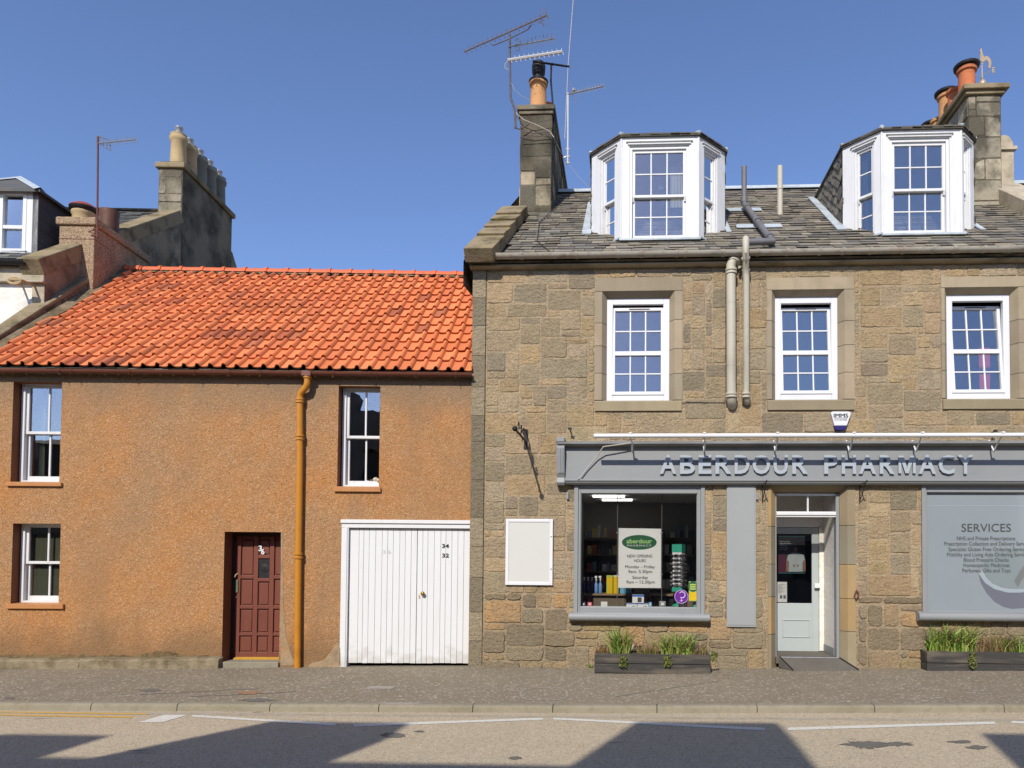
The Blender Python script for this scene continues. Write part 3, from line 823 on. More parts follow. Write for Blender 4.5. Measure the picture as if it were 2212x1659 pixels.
# tilting white casements
def casement(root, op, tilt, gm, curtain=None):
    u0, u1, z0, z1 = op
    F = FR
    mb = MB(F)
    frame_box(mb, F, u0, u1, z0 + 0.012, z1, 0.10, 0.10, 0.11, 0.10, -0.19, -0.115)
    wf = mb.build('window', M['upvc'], root, bevel=0.006)
    a, b, c, d = u0 + 0.088, u1 - 0.088, z0 + 0.105, z1 - 0.14
    F2 = F.sub((a + b) / 2, -0.155, c, 0, -tilt)
    hw, hh = (b - a) / 2, d - c
    mb = MB(F2)
    st = 0.05
    frame_box(mb, F2, -hw, hw, 0, hh, st, st, st + 0.005, st, 0, 0.055)
    mid = hh * 0.475
    mb.box(-hw + st, hw - st, 0.0, 0.058, mid - 0.035, mid + 0.035)
    grid_bars(mb, F2, -hw + st, hw - st, st, mid - 0.035, 3, 2, 0.022, 0.012, 0.036)
    grid_bars(mb, F2, -hw + st, hw - st, mid + 0.035, hh - st, 3, 2, 0.022, 0.012, 0.036)
    mb.build('casement', M['upvc'], root, bevel=0.004)
    pane(F2, -hw + st, hw - st, st - .01, hh - st + .01, 0.018, gm, root)
    mb = MB(F2)
    mb.box(-hw * 0.35, hw * 0.45, 0.056, 0.064, hh - 0.03, hh - 0.018)
    mb.build('trickle_vent', M['dark_frame'], root)
    return F2
casement(PH, wins[0], R(2.5), GL_UP)
casement(PH, wins[1], R(4.5), GL_FROST)
casement(PH, wins[2], R(5.5), GL_UP)
mb = MB(FR)                                                             # pink curtain edge in the third window
r = wins[2]
for k in range(8):
    uu = r[1] - 0.30 + k * 0.022
    mb.box(uu, uu + 0.02, -0.50 - 0.02 * (k % 2), -0.49, r[2] + 0.1, r[2] + 0.95)
mb.build('curtain', M['pink'], PH)
# cornice, gutter
zg = zc(549, 1600, 0.22)
ZC = zc(558, 1600, 0.12)
mb = MB(FR)
joint = U0 - 0.05
while joint < U1:
    e = min(joint + random.uniform(0.8, 1.3), U1)
    mb.prism([(-0.25, ZTOP - 0.012), (0.03, ZTOP - 0.012), (0.05, ZTOP + 0.03), (0.12, ZTOP + 0.05), (0.14, ZC), (-0.25, ZC)], joint + 0.003, e - 0.003)
    joint = e
mb.build('cornice', M['cornice'], PH)
mb = MB(FR)
mb.prism([(0.0, ZTOP - 0.02), (0.09, ZTOP - 0.02), (0.13, ZTOP - 0.0), (0.13, ZTOP + 0.018), (0.0, ZTOP + 0.028)], U0 - 0.04, U1)
mb.build('string_moulding', M['ashlar_plain'], PH)
def halfround(mb, F, u0, u1, w, z, r, drop=0.0, seg=9):
    prof = [(w + r * math.cos(math.pi * k / seg), z - r * math.sin(math.pi * k / seg)) for k in range(seg + 1)]
    inner = [(w + (r - 0.012) * math.cos(math.pi * k / seg), z - (r - 0.012) * math.sin(math.pi * k / seg)) for k in range(seg, -1, -1)]
    mb.prism(prof + inner, u0, u1, None, F, True, (0, drop))
mb = MB(FR)
gl, gr = FR.at(1004, 549, 0.22)[0], U1
GSL = 0.0
halfround(mb, FR, gl, gr, 0.215, zg + 0.05, 0.075)
for px in (1128, 1245, 1336, 1385, 1462, 1480, 1561, 1636, 1700, 1770, 1820, 1880, 1950, 2016, 2060, 2124, 2180, 2260):
    u = FR.at(px, 549, 0.22)[0]
    halfround(mb, FR, u - 0.02, u + 0.02, 0.215, zg + 0.053, 0.086)
mb.build('gutter', M['iron_gutter'], PH, smooth=True)

# roof
TP = math.radians(38.7)
RF = Frame((0, -0.20 + 0.08, ZC + 0.045), (1, 0, 0), (0, -math.sin(TP), math.cos(TP)), (0, math.cos(TP), math.sin(TP)))
SR = RF.at(1700, 407)[1]                                                # slope length to the ridge
ridge_y, ridge_z = RF.p(0, 0, SR).y, RF.p(0, 0, SR).z
# the left verge is skewed in plan
va, vb = RF.at(1085, 536)[0], RF.at(1160, 441)
def verge(s): return va + (vb[0] - va) * s / vb[1]
DORM = []
mb = MB(RF)
dk = C(70, 66, 58)
mb.mesh([RF.p(verge(0) - 0.3, -0.01, 0), RF.p(U1 + 0.2, -0.01, 0), RF.p(U1 + 0.2, -0.01, SR), RF.p(verge(SR) - 0.3, -0.01, SR)], [(0, 1, 2, 3)], dk)
mb.mesh([RF.p(verge(SR) - 0.3, -0.01, SR), RF.p(U1 + 0.2, -0.01, SR), (U1 + 0.2, 2 * ridge_y, ZC), (verge(SR) - 0.3, 2 * ridge_y, ZC)], [(0, 1, 2, 3)], dk)
rv = FR.at(2260, 500)[0]
slates(mb, RF, verge(0) - 0.1, U1, 0.0, SR - 0.06, holes=[lambda u, s: u < verge(s) - 0.02], gauge=0.16)
roof = mb.build('roof', M['slate'], PH)
mb = MB(RF)
mb.tube([RF.p(verge(SR), 0.02, SR), RF.p(U1, 0.02, SR)], 0.055, 10)
for s in (-1, 1):
    mb.mesh([Vector((verge(SR), ridge_y + s * 0.02, ridge_z + 0.05)), Vector((U1, ridge_y + s * 0.02, ridge_z + 0.05)), Vector((U1, ridge_y + s * 0.17, ridge_z - 0.07)), Vector((verge(SR), ridge_y + s * 0.17, ridge_z - 0.07))], [(0, 1, 2, 3)])
mb.build('ridge_flashing', M['lead'], roof)
# lead patches on slates
for (x0, x1, y0, y1) in ((1571, 1645, 449, 455), (1590, 1690, 484, 491)):
    mb = MB(RF)
    a, b = RF.at(x0, (y0 + y1) / 2, 0.05), RF.at(x1, (y0 + y1) / 2, 0.05)
    c, d = RF.at(x0, y1, 0.05)[1], RF.at(x0, y0, 0.05)[1]
    mb.box(a[0], b[0], 0.036, 0.048, c, d)
    mb.build('lead_flashing', M['lead'], PH)
# left skew, stepping blocks
mb = MB(RF)
n = 5
ends = [0.0, 0.27, 0.48, 0.68, 0.86]
lens = vb[1] * 1.0
pos = [(-0.18, 0.72), (0.72, 1.25), (1.25, 1.75), (1.75, 2.2), (2.2, 2.9)]
for k, (s0, s1) in enumerate(pos):
    c = verge
    base = [RF.p(c(s0) - 0.47, 0.0, s0), RF.p(c(s0) - 0.0, 0.0, s0), RF.p(c(s1) - 0.0, 0.0, s1), RF.p(c(s1) - 0.49, 0.0, s1)]
    top = [RF.p(c(s0) - 0.47, 0.235, s0 - .025), RF.p(c(s0) - 0.0, 0.235, s0 - .025), RF.p(c(s1) - 0.0, 0.19, s1), RF.p(c(s1) - 0.49, 0.19, s1)]
    mb.mesh(base + top, [(3, 2, 1, 0), (4, 5, 6, 7), (0, 1, 5, 4), (1, 2, 6, 5), (2, 3, 7, 6), (3, 0, 4, 7)])
mb.build('skew', M['skew'], PH, bevel=0.012)
# gable wall rising to the left skew
mb = MB()
ub = U0
bk = 2 * ridge_y
mb.mesh([(ub + .0, -0.02, ZTOP), (verge(0) - 0.02, -0.02, ZTOP), (verge(0) - 0.02, -0.02, ZC + .03), (ub, -0.02, ZC + .03)], [(0, 1, 2, 3)], None)
P0 = [RF.p(verge(s) - 0.55, -0.02, s) for s in (0.0, SR)] + [Vector((verge(SR) - 0.55, bk, ZC))]
P1 = [Vector((q.x, q.y, ZTOP - 0.3)) for q in P0]
mb.mesh(P0 + P1, [(0, 1, 4, 3), (1, 2, 5, 4)])
mb.build('gable', M['cornice'], PH)
# right skew
mb = MB(RF)
ru = RF.at(2300, 480, 0.2)
rt = RF.at(2131, 404, 0.2)
for k in range(6):
    t0, t1 = k / 6, (k + 1) / 6
    e0 = (rt[0] + (ru[0] - rt[0]) * t0, rt[1] + (ru[1] - rt[1]) * t0)
    e1 = (rt[0] + (ru[0] - rt[0]) * t1, rt[1] + (ru[1] - rt[1]) * t1)
    vs = []
    for (e, o) in ((e0, 0), (e1, 0)):
        for (du, dw) in ((0, -0.02), (0.6, -0.02), (0.6, 0.26), (0, 0.26)):
            vs.append(RF.p(e[0] + du, dw, e[1] - (0.004 if e is e0 else -0.004)))
    mb.mesh(vs, [(0, 1, 2, 3), (7, 6, 5, 4), (0, 4, 5, 1), (1, 5, 6, 2), (2, 6, 7, 3), (3, 7, 4, 0)])
mb.build('skew', M['cream_stone'], PH, bevel=0.012)

# chimneys
def pot(mb, c, prof, seg=18): mb.lathe(c, prof, seg)
def chimney(root, F, u0, u1, w0, w1, z0, z1, cap, material, tones, capmat, name='chimney', stones=True):
    """w0 is the front (street) end; runs back to w1 (< w0)"""
    mb = MB(F)
    mb.box(u0, u1, w1, w0, z0, z1, C(120, 112, 96))
    if stones:
        k = dict(cell=0.14, big=(2, 4), tall=(2, 3), gap=0.012, rise=0.008, rough=0.005)
        stone_face(mb, F, u0, u1, z0, z1, [], tones, w=w0, **k)
        FSr = Frame(F.p(u1, 0, 0), -F.W, F.U)
        stone_face(mb, FSr, -w0, -w1, z0, z1, [], tones, w=0.0, **k)
        FSl = Frame(F.p(u0, 0, 0), F.W, -F.U)
        stone_face(mb, FSl, w1, w0, z0, z1, [], tones, w=0.0, **k)
    ch = mb.build(name, material, root)
    mb = MB(F)
    e = cap
    mb.box(u0 - e * 0.5, u1 + e * 0.5, w1 - e * 0.5, w0 + e * 0.5, z1 + 0.001, z1 + 0.07)
    mb.box(u0 - e, u1 + e, w1 - e, w0 + e, z1 + 0.072, z1 + 0.17)
    mb.build('chimney_cap', capmat, ch, bevel=0.015)
    return ch
D2 = 2.3
def z_at(px, py, y): return aty(px, py, y).z
y2 = D2
c2a, c2b = aty(1124, 330, y2).x, aty(1191, 330, y2).x
zt2 = z_at(1157, 248, y2)
DK = [C(120, 112, 94), C(150, 140, 116), C(176, 164, 138), C(110, 104, 90), C(196, 180, 152)]
ch2 = chimney(PH, FR, c2a, c2b, -y2, -(y2 + 3.1), ridge_z - 1.9, zt2, 0.07, M['chimney_stone'], DK, M['chimney_dark'])
def add_pot(parent, c, prof, m, name='chimney_pot'):
    mb = MB()
    mb.lathe(c, prof, 18)
    return mb.build(name, m, parent, smooth=True)
zp = zt2 + 0.17
p = aty(1163, 222, y2 + 0.30)
add_pot(ch2, (p.x, p.y, zp), [(0.20, 0), (0.17, 0.06), (0.155, 0.6), (0.185, 0.62), (0.185, 0.68), (0.14, 0.68)], M['buff_pot'])
add_pot(ch2, (p.x, p.y, zp + 0.66), [(0.19, 0), (0.20, 0.04), (0.12, 0.05), (0.10, 0.16), (0.13, 0.2), (0.14, 0.36), (0.12, 0.42), (0.05, 0.44)], M['black_iron'], 'cowl')
for k, yy in enumerate((0.95, 1.6, 2.3)):
    add_pot(ch2, (p.x + 0.12, y2 + yy, zp), [(0.17, 0), (0.14, 0.06), (0.13, 0.52), (0.16, 0.55), (0.15, 0.62)], M['terracotta'])
y3 = 2.3
c3a, c3b = aty(2092, 330, y3).x, aty(2163, 330, y3).x
zt3 = z_at(2127, 206, y3)
LT = [C(182, 172, 150), C(170, 160, 138), C(194, 184, 160), C(160, 150, 130), C(200, 186, 160)]
ch3 = chimney(PH, FR, c3a, c3b, -y3, -(y3 + 3.1), ridge_z - 2.2, zt3, 0.12, M['chimney_stone'], LT, M['skew'])
zq = zt3 + 0.17
potd = [(2088, 0.55, 'terracotta', 0.72, 0.165, True), (2062, 1.05, 'terracotta', 0.62, 0.15, False), (2049, 1.45, 'buff_pot', 0.78, 0.16, True), (0, 1.85, 'buff_pot', 0.5, 0.14, False), (0, 2.2, 'brown_pot', 0.55, 0.15, True), (0, 2.6, 'terracotta', 0.55, 0.15, False)]
for (px, yy, mm, hh, rr, cowl) in potd:
    pc = (c3a + 0.24, y3 + yy, zq)
    add_pot(ch3, pc, [(rr + 0.03, 0), (rr, 0.05), (rr - 0.01, hh - 0.08), (rr + 0.025, hh - 0.06), (rr + 0.025, hh), (rr - 0.03, hh)], M[mm])
    if cowl:
        add_pot(ch3, (pc[0], pc[1], zq + hh), [(rr, 0), (rr + 0.07, 0.03), (rr + 0.08, 0.07), (rr + 0.02, 0.10), (0.05, 0.12)], M['black_iron'], 'cowl')
# the neighbour's squat stone stack beyond the right chimney
ny = 3.4
na, nb = aty(2150, 350, ny).x, aty(2190, 350, ny).x
mb = MB(FR)
zn0, zn1 = z_at(2175, 420, ny), z_at(2175, 325, ny)
mb.box(na, nb, -ny - 0.8, -ny, zn0 - 1.5, zn1)
mb.box(na - 0.05, nb + 0.05, -ny - 0.85, -ny + 0.05, zn1 + .001, zn1 + 0.07)
prof = [(na + (nb - na) * (0.5 - 0.5 * math.cos(math.pi * k / 8)), zn1 + 0.07 + 0.26 * math.sin(math.pi * k / 8)) for k in range(9)]
mb.slab(prof, -ny - 0.8, -ny)
tag(mb.build('stone_stack', M['cream_stone']), 'pale rounded stone stack behind the right hand chimney', 'chimney')
# ------------------------------------------------------------------ dormers
def sash_set(root, F, op, cols, rows, w, gm, mname='white_paint', horns=True, head=0.0, split=0.5, sill=True, nameframe='window_frame', bw=0.022, st=0.045, lowrec=0.045, botrail=0.075, frame=0.05):
    """box sash: outer frame, upper sash in front of the lower one"""
    u0, u1, z0, z1 = op
    mb = MB(F)
    fr = frame
    frame_box(mb, F, u0, u1, z0, z1, fr, fr, 0.035 if sill else 0.01, fr, w - 0.12, w)
    a, b, c, d = u0 + fr, u1 - fr, z0 + 0.035, z1 - fr
    m = c + (d - c) * split
    # upper sash
    wu = w - 0.03
    frame_box(mb, F, a, b, m - 0.022, d, st, st, 0.045, st, wu - 0.04, wu)
    grid_bars(mb, F, a + st, b - st, m + 0.022, d - st, cols, rows, bw, wu - 0.03, wu - 0.008)
    if horns:
        for (x0, x1) in ((a, a + st * 0.7), (b - st * 0.7, b)):
            mb.prism([(wu - 0.04, m - 0.09), (wu - 0.02, m - 0.09), (wu + 0.0, m - 0.024), (wu - 0.04, m - 0.024)], x0, x1, None, F)
    wl_ = wu - lowrec
    frame_box(mb, F, a, b, c, m + 0.02, st, st, botrail, 0.04, wl_ - 0.04, wl_)
    grid_bars(mb, F, a + st, b - st, c + botrail, m - 0.02, cols, rows, bw, wl_ - 0.03, wl_ - 0.008)
    o = mb.build(nameframe, M[mname], root, bevel=0.004)
    mb = MB(F)
    mb.box(a + st - .01, b - st + .01, wu - 0.026, wu - 0.022, m + 0.01, d - st + .01)
    mb.box(a + st - .01, b - st + .01, wl_ - 0.026, wl_ - 0.022, c + botrail - .01, m - 0.01)
    mb.build('pane', gm, root)
    return o

def curtain(root, F, u0, u1, w, z0, z1, m='curtain', n=7):
    mb = MB(F)
    pts = []
    k = n * 4
    for i in range(k + 1):
        u = u0 + (u1 - u0) * i / k
        pts.append((u, w + 0.018 * math.sin(i / 4 * 2 * math.pi)))
    for i in range(k):
        (a, x), (b, y) = pts[i], pts[i + 1]
        mb.face([(a, x, z0), (b, y, z0), (b * .9 + u0 * .1, y, z1), (a * .9 + u0 * .1, x, z1)])
    return mb.build('curtain', M[m], root, smooth=True)

def dormer(px, front_glass, y_bot, y_top, cheek_left, tagname):
    lb, lf, rf, rb = px
    q = RF.at((lf + rf) / 2, y_bot, 0.03)
    P = RF.p(q[0], 0.03, q[1])
    yf = P.y
    zb = P.z - 0.02
    xl, xr = aty(lf, (y_top + y_bot) / 2, yf).x, aty(rf, (y_top + y_bot) / 2, yf).x
    zt = aty((lf + rf) / 2, y_top, yf).z
    Ff = Frame((0, yf, 0), (1, 0, 0), (0, -1, 0))
    s2 = math.sqrt(0.5)
    Fl = Frame((xl, yf, 0), (s2, -s2, 0), (-s2, -s2, 0))
    Fr_ = Frame((xr, yf, 0), (s2, s2, 0), (s2, -s2, 0))
    wl_ = -Fl.at(lb, 420)[0]
    wr_ = Fr_.at(rb, 420)[0]
    lx, ly = xl - wl_ * s2, yf + wl_ * s2
    rx, ry = xr + wr_ * s2, yf + wr_ * s2
    zin = zb - 0.1
    mb = MB(Ff)
    g = front_glass
    gu0, gu1 = Ff.at(g[0], 420)[0], Ff.at(g[1], 420)[0]
    gz1, gz0 = Ff.at(1425 if lf < 1600 else 1990, g[2])[1], Ff.at(1425 if lf < 1600 else 1990, g[3])[1]
    fo = (gu0 - 0.10, gu1 + 0.10, max(zb + 0.03, gz0 - 0.11), gz1 + 0.11)
    wall_mesh(mb, xl, xr, zin, zt, [fo], 0.10)
    so = []
    for (F, w_, s) in ((Fl, wl_, -1), (Fr_, wr_, 1)):
        a, b = (-w_, 0) if s < 0 else (0, w_)
        m_ = w_ * 0.22
        if s < 0: op = (a + w_ * 0.30, b - w_ * 0.20, zb + 0.05, fo[3])
        else: op = (a + w_ * 0.20, b - w_ * 0.30, zb + 0.05, fo[3])
        so.append(op)
        wall_mesh(mb, a, b, zin, zt, [op], 0.10, None, F)
    # corner posts, head mouldings
    for (x, y) in ((xl, yf), (xr, yf)):
        mb.tube([(x, y + 0.01, zin), (x, y + 0.01, zt)], 0.022, 8)
    for (F, op) in ((Ff, fo), (Fl, so[0]), (Fr_, so[1])):
        mb.box(op[0] - 0.03, op[1] + 0.03, 0.0, 0.028, op[3] + 0.015, op[3] + 0.035, None, F)
        mb.box(op[0] - 0.06, op[1] + 0.06, 0.0, 0.036, op[3] + 0.06, op[3] + 0.08, None, F)
    dm = mb.build('dormer', M['white_paint'], PH, bevel=0.004)
    # windows: all at sub-part depth
    sash_set(dm, Ff, fo, 3, 2, -0.02, GL_UP, split=0.48, st=0.05)
    for (F, op) in ((Fl, so[0]), (Fr_, so[1])):
        sash_set(dm, F, op, 1, 2, -0.02, GL_UP, split=0.48, st=0.035, frame=0.035)
    # cheeks of slate
    zc_ = lambda y: RF.p(0, 0, (y - RF.o.y) / RF.Z.y).z
    for (x, y, s) in ((lx, ly, -1), (rx, ry, 1)):
        ye = RF.o.y + RF.Z.y * ((zt - RF.o.z) / RF.Z.z)
        mb = MB()
        th = 0.06
        pr = [(y, zin - 0.1), (y, zt), (ye, zt), (y, zc_(y) - 0.15)]
        A = [Vector((x, yy, zz)) for (yy, zz) in ((y, zc_(y) - 0.2), (y, zt), (ye + 0.3, zt))]
        B = [v + Vector((-s * th, 0, 0)) for v in A]
        mb.mesh(A + B, [(0, 1, 2), (5, 4, 3), (0, 3, 4, 1), (1, 4, 5, 2), (2, 5, 3, 0)], C(70, 66, 60))
        # cheek frame: courses follow the roof slope
        if s < 0: Fc = Frame((x, y, zc_(y)), (0, -RF.Z.y, -RF.Z.z), (-1, 0, 0), (0, -RF.Z.z, RF.Z.y))
        else: Fc = Frame((x, y, zc_(y)), (0, RF.Z.y, RF.Z.z), (1, 0, 0), (0, -RF.Z.z, RF.Z.y))
        def outside(u, z_, F=Fc, y=y):
            q = F.p(u, 0, z_)
            return q.z > zt - 0.05 or q.y < y + 0.05
        L = (ye - y) / RF.Z.y
        if s < 0: slates(mb, Fc, -L, 0.2, 0.0, L, holes=[outside], gauge=0.13, wmin=0.14, wmax=0.24)
        else: slates(mb, Fc, -0.2, L, 0.0, L, holes=[outside], gauge=0.13, wmin=0.14, wmax=0.24)
        mb.build('cheek', M['slate'], dm)
    # roof: shallow hipped slates with lead hips
    o = 0.045
    ye = RF.o.y + RF.Z.y * ((zt + 0.3 - RF.o.z) / RF.Z.z)
    E = [(rx + o, ye), (rx + o, ry - o * .4), (xr + o * .4, yf - o), (xl - o * .4, yf - o), (lx - o, ly - o * .4), (lx - o, ye)]
    cxm = (xl + xr) / 2
    mb = MB()
    n = len(E)
    lo = [Vector((a, b, zt + 0.0)) for a, b in E]
    hi = [Vector((a, b, zt + 0.028)) for a, b in E]
    rz = 0.26
    rdg = [Vector((cxm + 0.15, ye, zt + rz)), Vector((cxm + 0.15, yf + 0.75, zt + rz)), Vector((cxm - 0.15, yf + 0.75, zt + rz)), Vector((cxm - 0.15, ye, zt + rz))]
    mb.mesh(lo + hi + rdg, [tuple(range(n))[::-1]] + [(i, i + 1, n + i + 1, n + i) for i in range(n - 1)] +
            [(6, 7, 13, 12), (7, 8, 13), (8, 9, 14, 13), (9, 10, 14), (10, 11, 15, 14), (12, 13, 14, 15)], C(84, 80, 74))
    for i in range(1, 4):                                             # ragged slate ends at the eaves
        a, b = Vector(E[i]), Vector(E[i + 1])
        L = (b - a).length
        k = int(L / 0.16)
        for j in range(k):
            p0, p1 = a + (b - a) * ((j + 0.04) / k), a + (b - a) * ((j + 0.96) / k)
            nrm = Vector(((b - a).y, -(b - a).x)).normalized()
            if nrm.y > 0 and i == 2: nrm = -nrm
            inn = (Vector((cxm, yf + 0.75)) - (p0 + p1) / 2).normalized()
            ou = inn * -0.025 * random.random()
            t = 0.018 + random.random() * 0.012
            z0_ = zt + 0.022
            vs = [Vector((p0.x + ou.x, p0.y + ou.y, z0_)), Vector((p1.x + ou.x, p1.y + ou.y, z0_)), Vector((p1.x + ou.x, p1.y + ou.y, z0_ + t)), Vector((p0.x + ou.x, p0.y + ou.y, z0_ + t)),
                  Vector((p0.x + inn.x * .2, p0.y + inn.y * .2, z0_ + t + 0.03)), Vector((p1.x + inn.x * .2, p1.y + inn.y * .2, z0_ + t + 0.03))]
            mb.mesh(vs, [(0, 1, 2, 3), (3, 2, 5, 4), (0, 3, 4), (1, 5, 2)], vary(C(100, 94, 84), 0.25))
    mb.build('dormer_roof', M['slate'], dm)
    mb = MB()
    for i in (1, 2, 3, 4):
        a = Vector((*E[i], zt + 0.045))
        t = rdg[1] if i < 3 else rdg[2]
        b = a + (t - a) * 0.5
        mb.tube([a, b], 0.035, 8)
    # flashing at the foot
    mb.box(xl - 0.03, xr + 0.03, 0.0, 0.10, zb - 0.02, zb + 0.012, None, Ff)
    mb.box(-wl_, 0.02, 0.0, 0.07, zb + 0.02, zb + 0.05, None, Fl)
    mb.box(-0.02, wr_, 0.0, 0.07, zb + 0.02, zb + 0.05, None, Fr_)
    for (x, y, s) in ((lx, ly, -1), (rx, ry, 1)):
        ye = RF.o.y + RF.Z.y * ((zt - RF.o.z) / RF.Z.z)
        s0, s1 = (y - RF.o.y) / RF.Z.y - 0.25, (ye - RF.o.y) / RF.Z.y
        mb.box(min(x, x + s * 0.16), max(x, x + s * 0.085), 0.03, 0.05, s0, s1, None, RF)
    mb.build('lead_flashing', M['lead'], dm)
    # dark inside and curtains
    mb = MB(Ff)
    mb.box(xl - 0.2, xr + 0.2, -1.2, -1.15, zb - 0.1, zt - 0.03)
    mb.box(lx + 0.12, rx - 0.12, -1.15, -0.12, zb - 0.06, zb - 0.03)
    mb.build('room', M['room'], dm)
    curtain(dm, Fl, so[0][0] - 0.02, so[0][0] + 0.14, -0.24, zb, zt - 0.1, n=3)
    curtain(dm, Fr_, so[1][1] - 0.16, so[1][1] + 0.02, -0.24, zb, zt - 0.1, n=3)
    return dm, Ff, fo, zb
d1 = dormer((1278, 1342, 1509, 1566), (1372, 1476, 328, 508), 518, 296, False, 'a')
d2 = dormer((1820.5, 1905.5, 2077, 2104), (1935, 2039, 312, 494), 507, 281, True, 'b')
curtain(d1[0], d1[1], d1[2][1] - 0.30, d1[2][1] - 0.08, -0.35, d1[3] + 0.75, d1[3] + 1.5, n=4)
# ornament behind the left dormer pane
q = d1[1].at(1428, 408, -0.2)
mb = MB(d1[1])
for k in range(9):
    mb.lathe(d1[1].p(q[0] + jit(0.06), -0.25 + jit(.02), q[1] + 0.02 + random.random() * .05), [(0.001, -0.02), (0.018, 0), (0.001, 0.02)], 6)
mb.build('ornament', M['cyan'], d1[0])

# ------------------------------------------------------------------ pipes on the stone house
mb = MB()
def rp(px, py, w): u, s = RF.at(px, py, w); return RF.p(u, w, s)
a = rp(1607.5, 440, 0.16)
mb.tube([a, Vector((a.x, a.y, z_at(1607.5, 360, a.y)))], 0.05, 12)
mb.tube([Vector((a.x, a.y, a.z + 0.02)), Vector((a.x, a.y, a.z + 0.12))], 0.068, 12)
b = rp(1650, 497, 0.12)
c = rp(1669, 521, 0.12)
mb.tube([a, (a + b) / 2, b, c], 0.055, 12)
e = rp(1612, 523, 0.13)
mb.tube([c + Vector((0.03, 0, 0)), e], 0.052, 12)
for t in (0.12, 0.5, 0.9): mb.tube([a + (c - a) * (t - 0.02), a + (c - a) * (t + 0.02)], 0.068, 12)
mb.build('vent_pipe', M['pipe_dark'], PH, smooth=True)
mb = MB()
a = rp(1685, 466, 0.0)
zt_ = z_at(1685, 359, a.y)
mb.tube([a, Vector((a.x, a.y, zt_))], 0.052, 12)
mb.tube([Vector((a.x, a.y, zt_ - 0.45)), Vector((a.x, a.y, zt_ - 0.4))], 0.06, 12)
mb.build('vent_pipe', M['pipe_grey'], PH, smooth=True)
def fp(px, py, w): u, z = FR.at(px, py, w); return FR.p(u, w, z)
mb = MB()
pts = [fp(1593, 566, 0.05), fp(1590, 560, 0.13), fp(1583, 562, 0.15), fp(1579, 572, 0.14), fp(1579, 600, 0.14), fp(1580, 850, 0.14), fp(1580, 862, 0.13), fp(1581, 872, 0.06), fp(1582, 876, 0.0)]
mb.tube(pts, 0.075, 14)
for y in (583, 590, 851, 857): mb.tube([fp(1579.5, y - 2, 0.14), fp(1579.5, y + 2, 0.14)], 0.092, 14)
for y in (655, 720, 790): mb.tube([fp(1579.5, y - .6, 0.14), fp(1579.5, y + .6, 0.14)], 0.078, 14)
mb.build('soil_pipe', M['pipe_grey'], PH, smooth=True)
mb = MB()
pts = [fp(1612, 532, 0.10), fp(1611, 519, 0.22), fp(1611, 516, 0.32), fp(1611, 522, 0.37), fp(1611, 545, 0.37), fp(1611, 578, 0.18), fp(1612, 600, 0.13), fp(1612, 850, 0.13), fp(1613, 862, 0.11), fp(1614, 870, 0.03)]
mb.tube(pts, 0.052, 12)
for y in (584, 850, 857): mb.tube([fp(1611.5, y - 2, 0.135), fp(1611.5, y + 2, 0.135)], 0.068, 12)
mb.tube([fp(1611, 556, 0.29), fp(1611, 560, 0.27)], 0.068, 12)
mb.tube([fp(1603, 577, 0.0), fp(1597, 577, 0.16)], 0.022, 10)
mb.build('soil_pipe', M['pipe_grey'], PH, smooth=True)
for pts, r_ in (([rp(1210, 440, 0.05), rp(1165, 480, 0.05), rp(1160, 520, 0.04), rp(1190, 545, 0.04)], 0.008), ([rp(1600, 462, .06), rp(1592, 478, .06), rp(1588, 490, .06)], 0.005),
                ([fp(1600, 545, .32), fp(1575, 553, .25), fp(1568, 575, .03), fp(1568, 850, .02), fp(1566, 870, .02), fp(1450, 868, .03)], 0.006)):
    MB().tube(pts, r_, 5).build('cable', M['cable_dark'], PH)
mb = MB(FR)                                                            # old stub pipe at the foot of the wall
mb.tube([fp(1368, 1432, 0.03), fp(1368, 1393, 0.03)], 0.022, 8)
mb.build('stub_pipe', M['pipe_grey'], PH, smooth=True)

# ------------------------------------------------------------------ shopfront
def shop_window(px0, px1, y0, y1, gx0, gx1, gy0, gy1, glassm, sill, root=PH):
    o = FR.rect(px0, px1, y0, y1)
    g = FR.rect(gx0, gx1, gy0, gy1, -0.02)
    mb = MB(FR)
    e = 0.045
    frame_box(mb, FR, o[0] - 0.03, o[1] + 0.03, o[2], o[3], e + 0.02, e + 0.02, 0.02, 0.02, -0.25, 0.045)
    frame_box(mb, FR, o[0] + 0.036, o[1] - 0.036, o[2] + 0.021, o[3] - 0.021, g[0] - o[0] - 0.036, o[1] - 0.036 - g[1], g[2] - o[2] - 0.021, o[3] - 0.021 - g[3], -0.12, 0.016)
    b = 0.016
    frame_box(mb, FR, g[0] - b, g[1] + b, g[2] - b, g[3] + b, b * 1.6, b * 1.6, b * 1.6, b * 1.6, -0.06, 0.0)
    sw = mb.build('shop_window', M['shop_grey'], root, bevel=0.005)
    s = FR.rect(sill[0], sill[1], sill[2], sill[3], 0.14)
    mb = MB(FR)
    k = 8
    r = (s[3] - s[2]) / 2 * 0.9
    prof = [(0.11 + r * math.sin(math.pi * i / k), s[3] - r + r * math.cos(math.pi * i / k)) for i in range(k + 1)]
    mb.prism([(-0.02, s[3] - 0.0)] + prof + [(-0.02, s[3] - 2 * r)], s[0], s[1])
    mb.build('window_sill', M['shop_grey'], root, smooth=True)
    mb = MB(FR)
    mb.box(g[0] - 0.005, g[1] + 0.005, -0.045, -0.04, g[2] - 0.005, g[3] + 0.005)
    mb.build('pane', glassm, root)
    return g
G1 = shop_window(1244, 1518, 1046, 1328, 1254, 1506, 1066, 1312, GL_SHOP, (1229, 1533, 1325, 1345))
G2 = shop_window(1994, 2420, 1044, 1330, 2001, 2408, 1064, 1322, M['vinyl'], (1985, 2430, 1325, 1346))
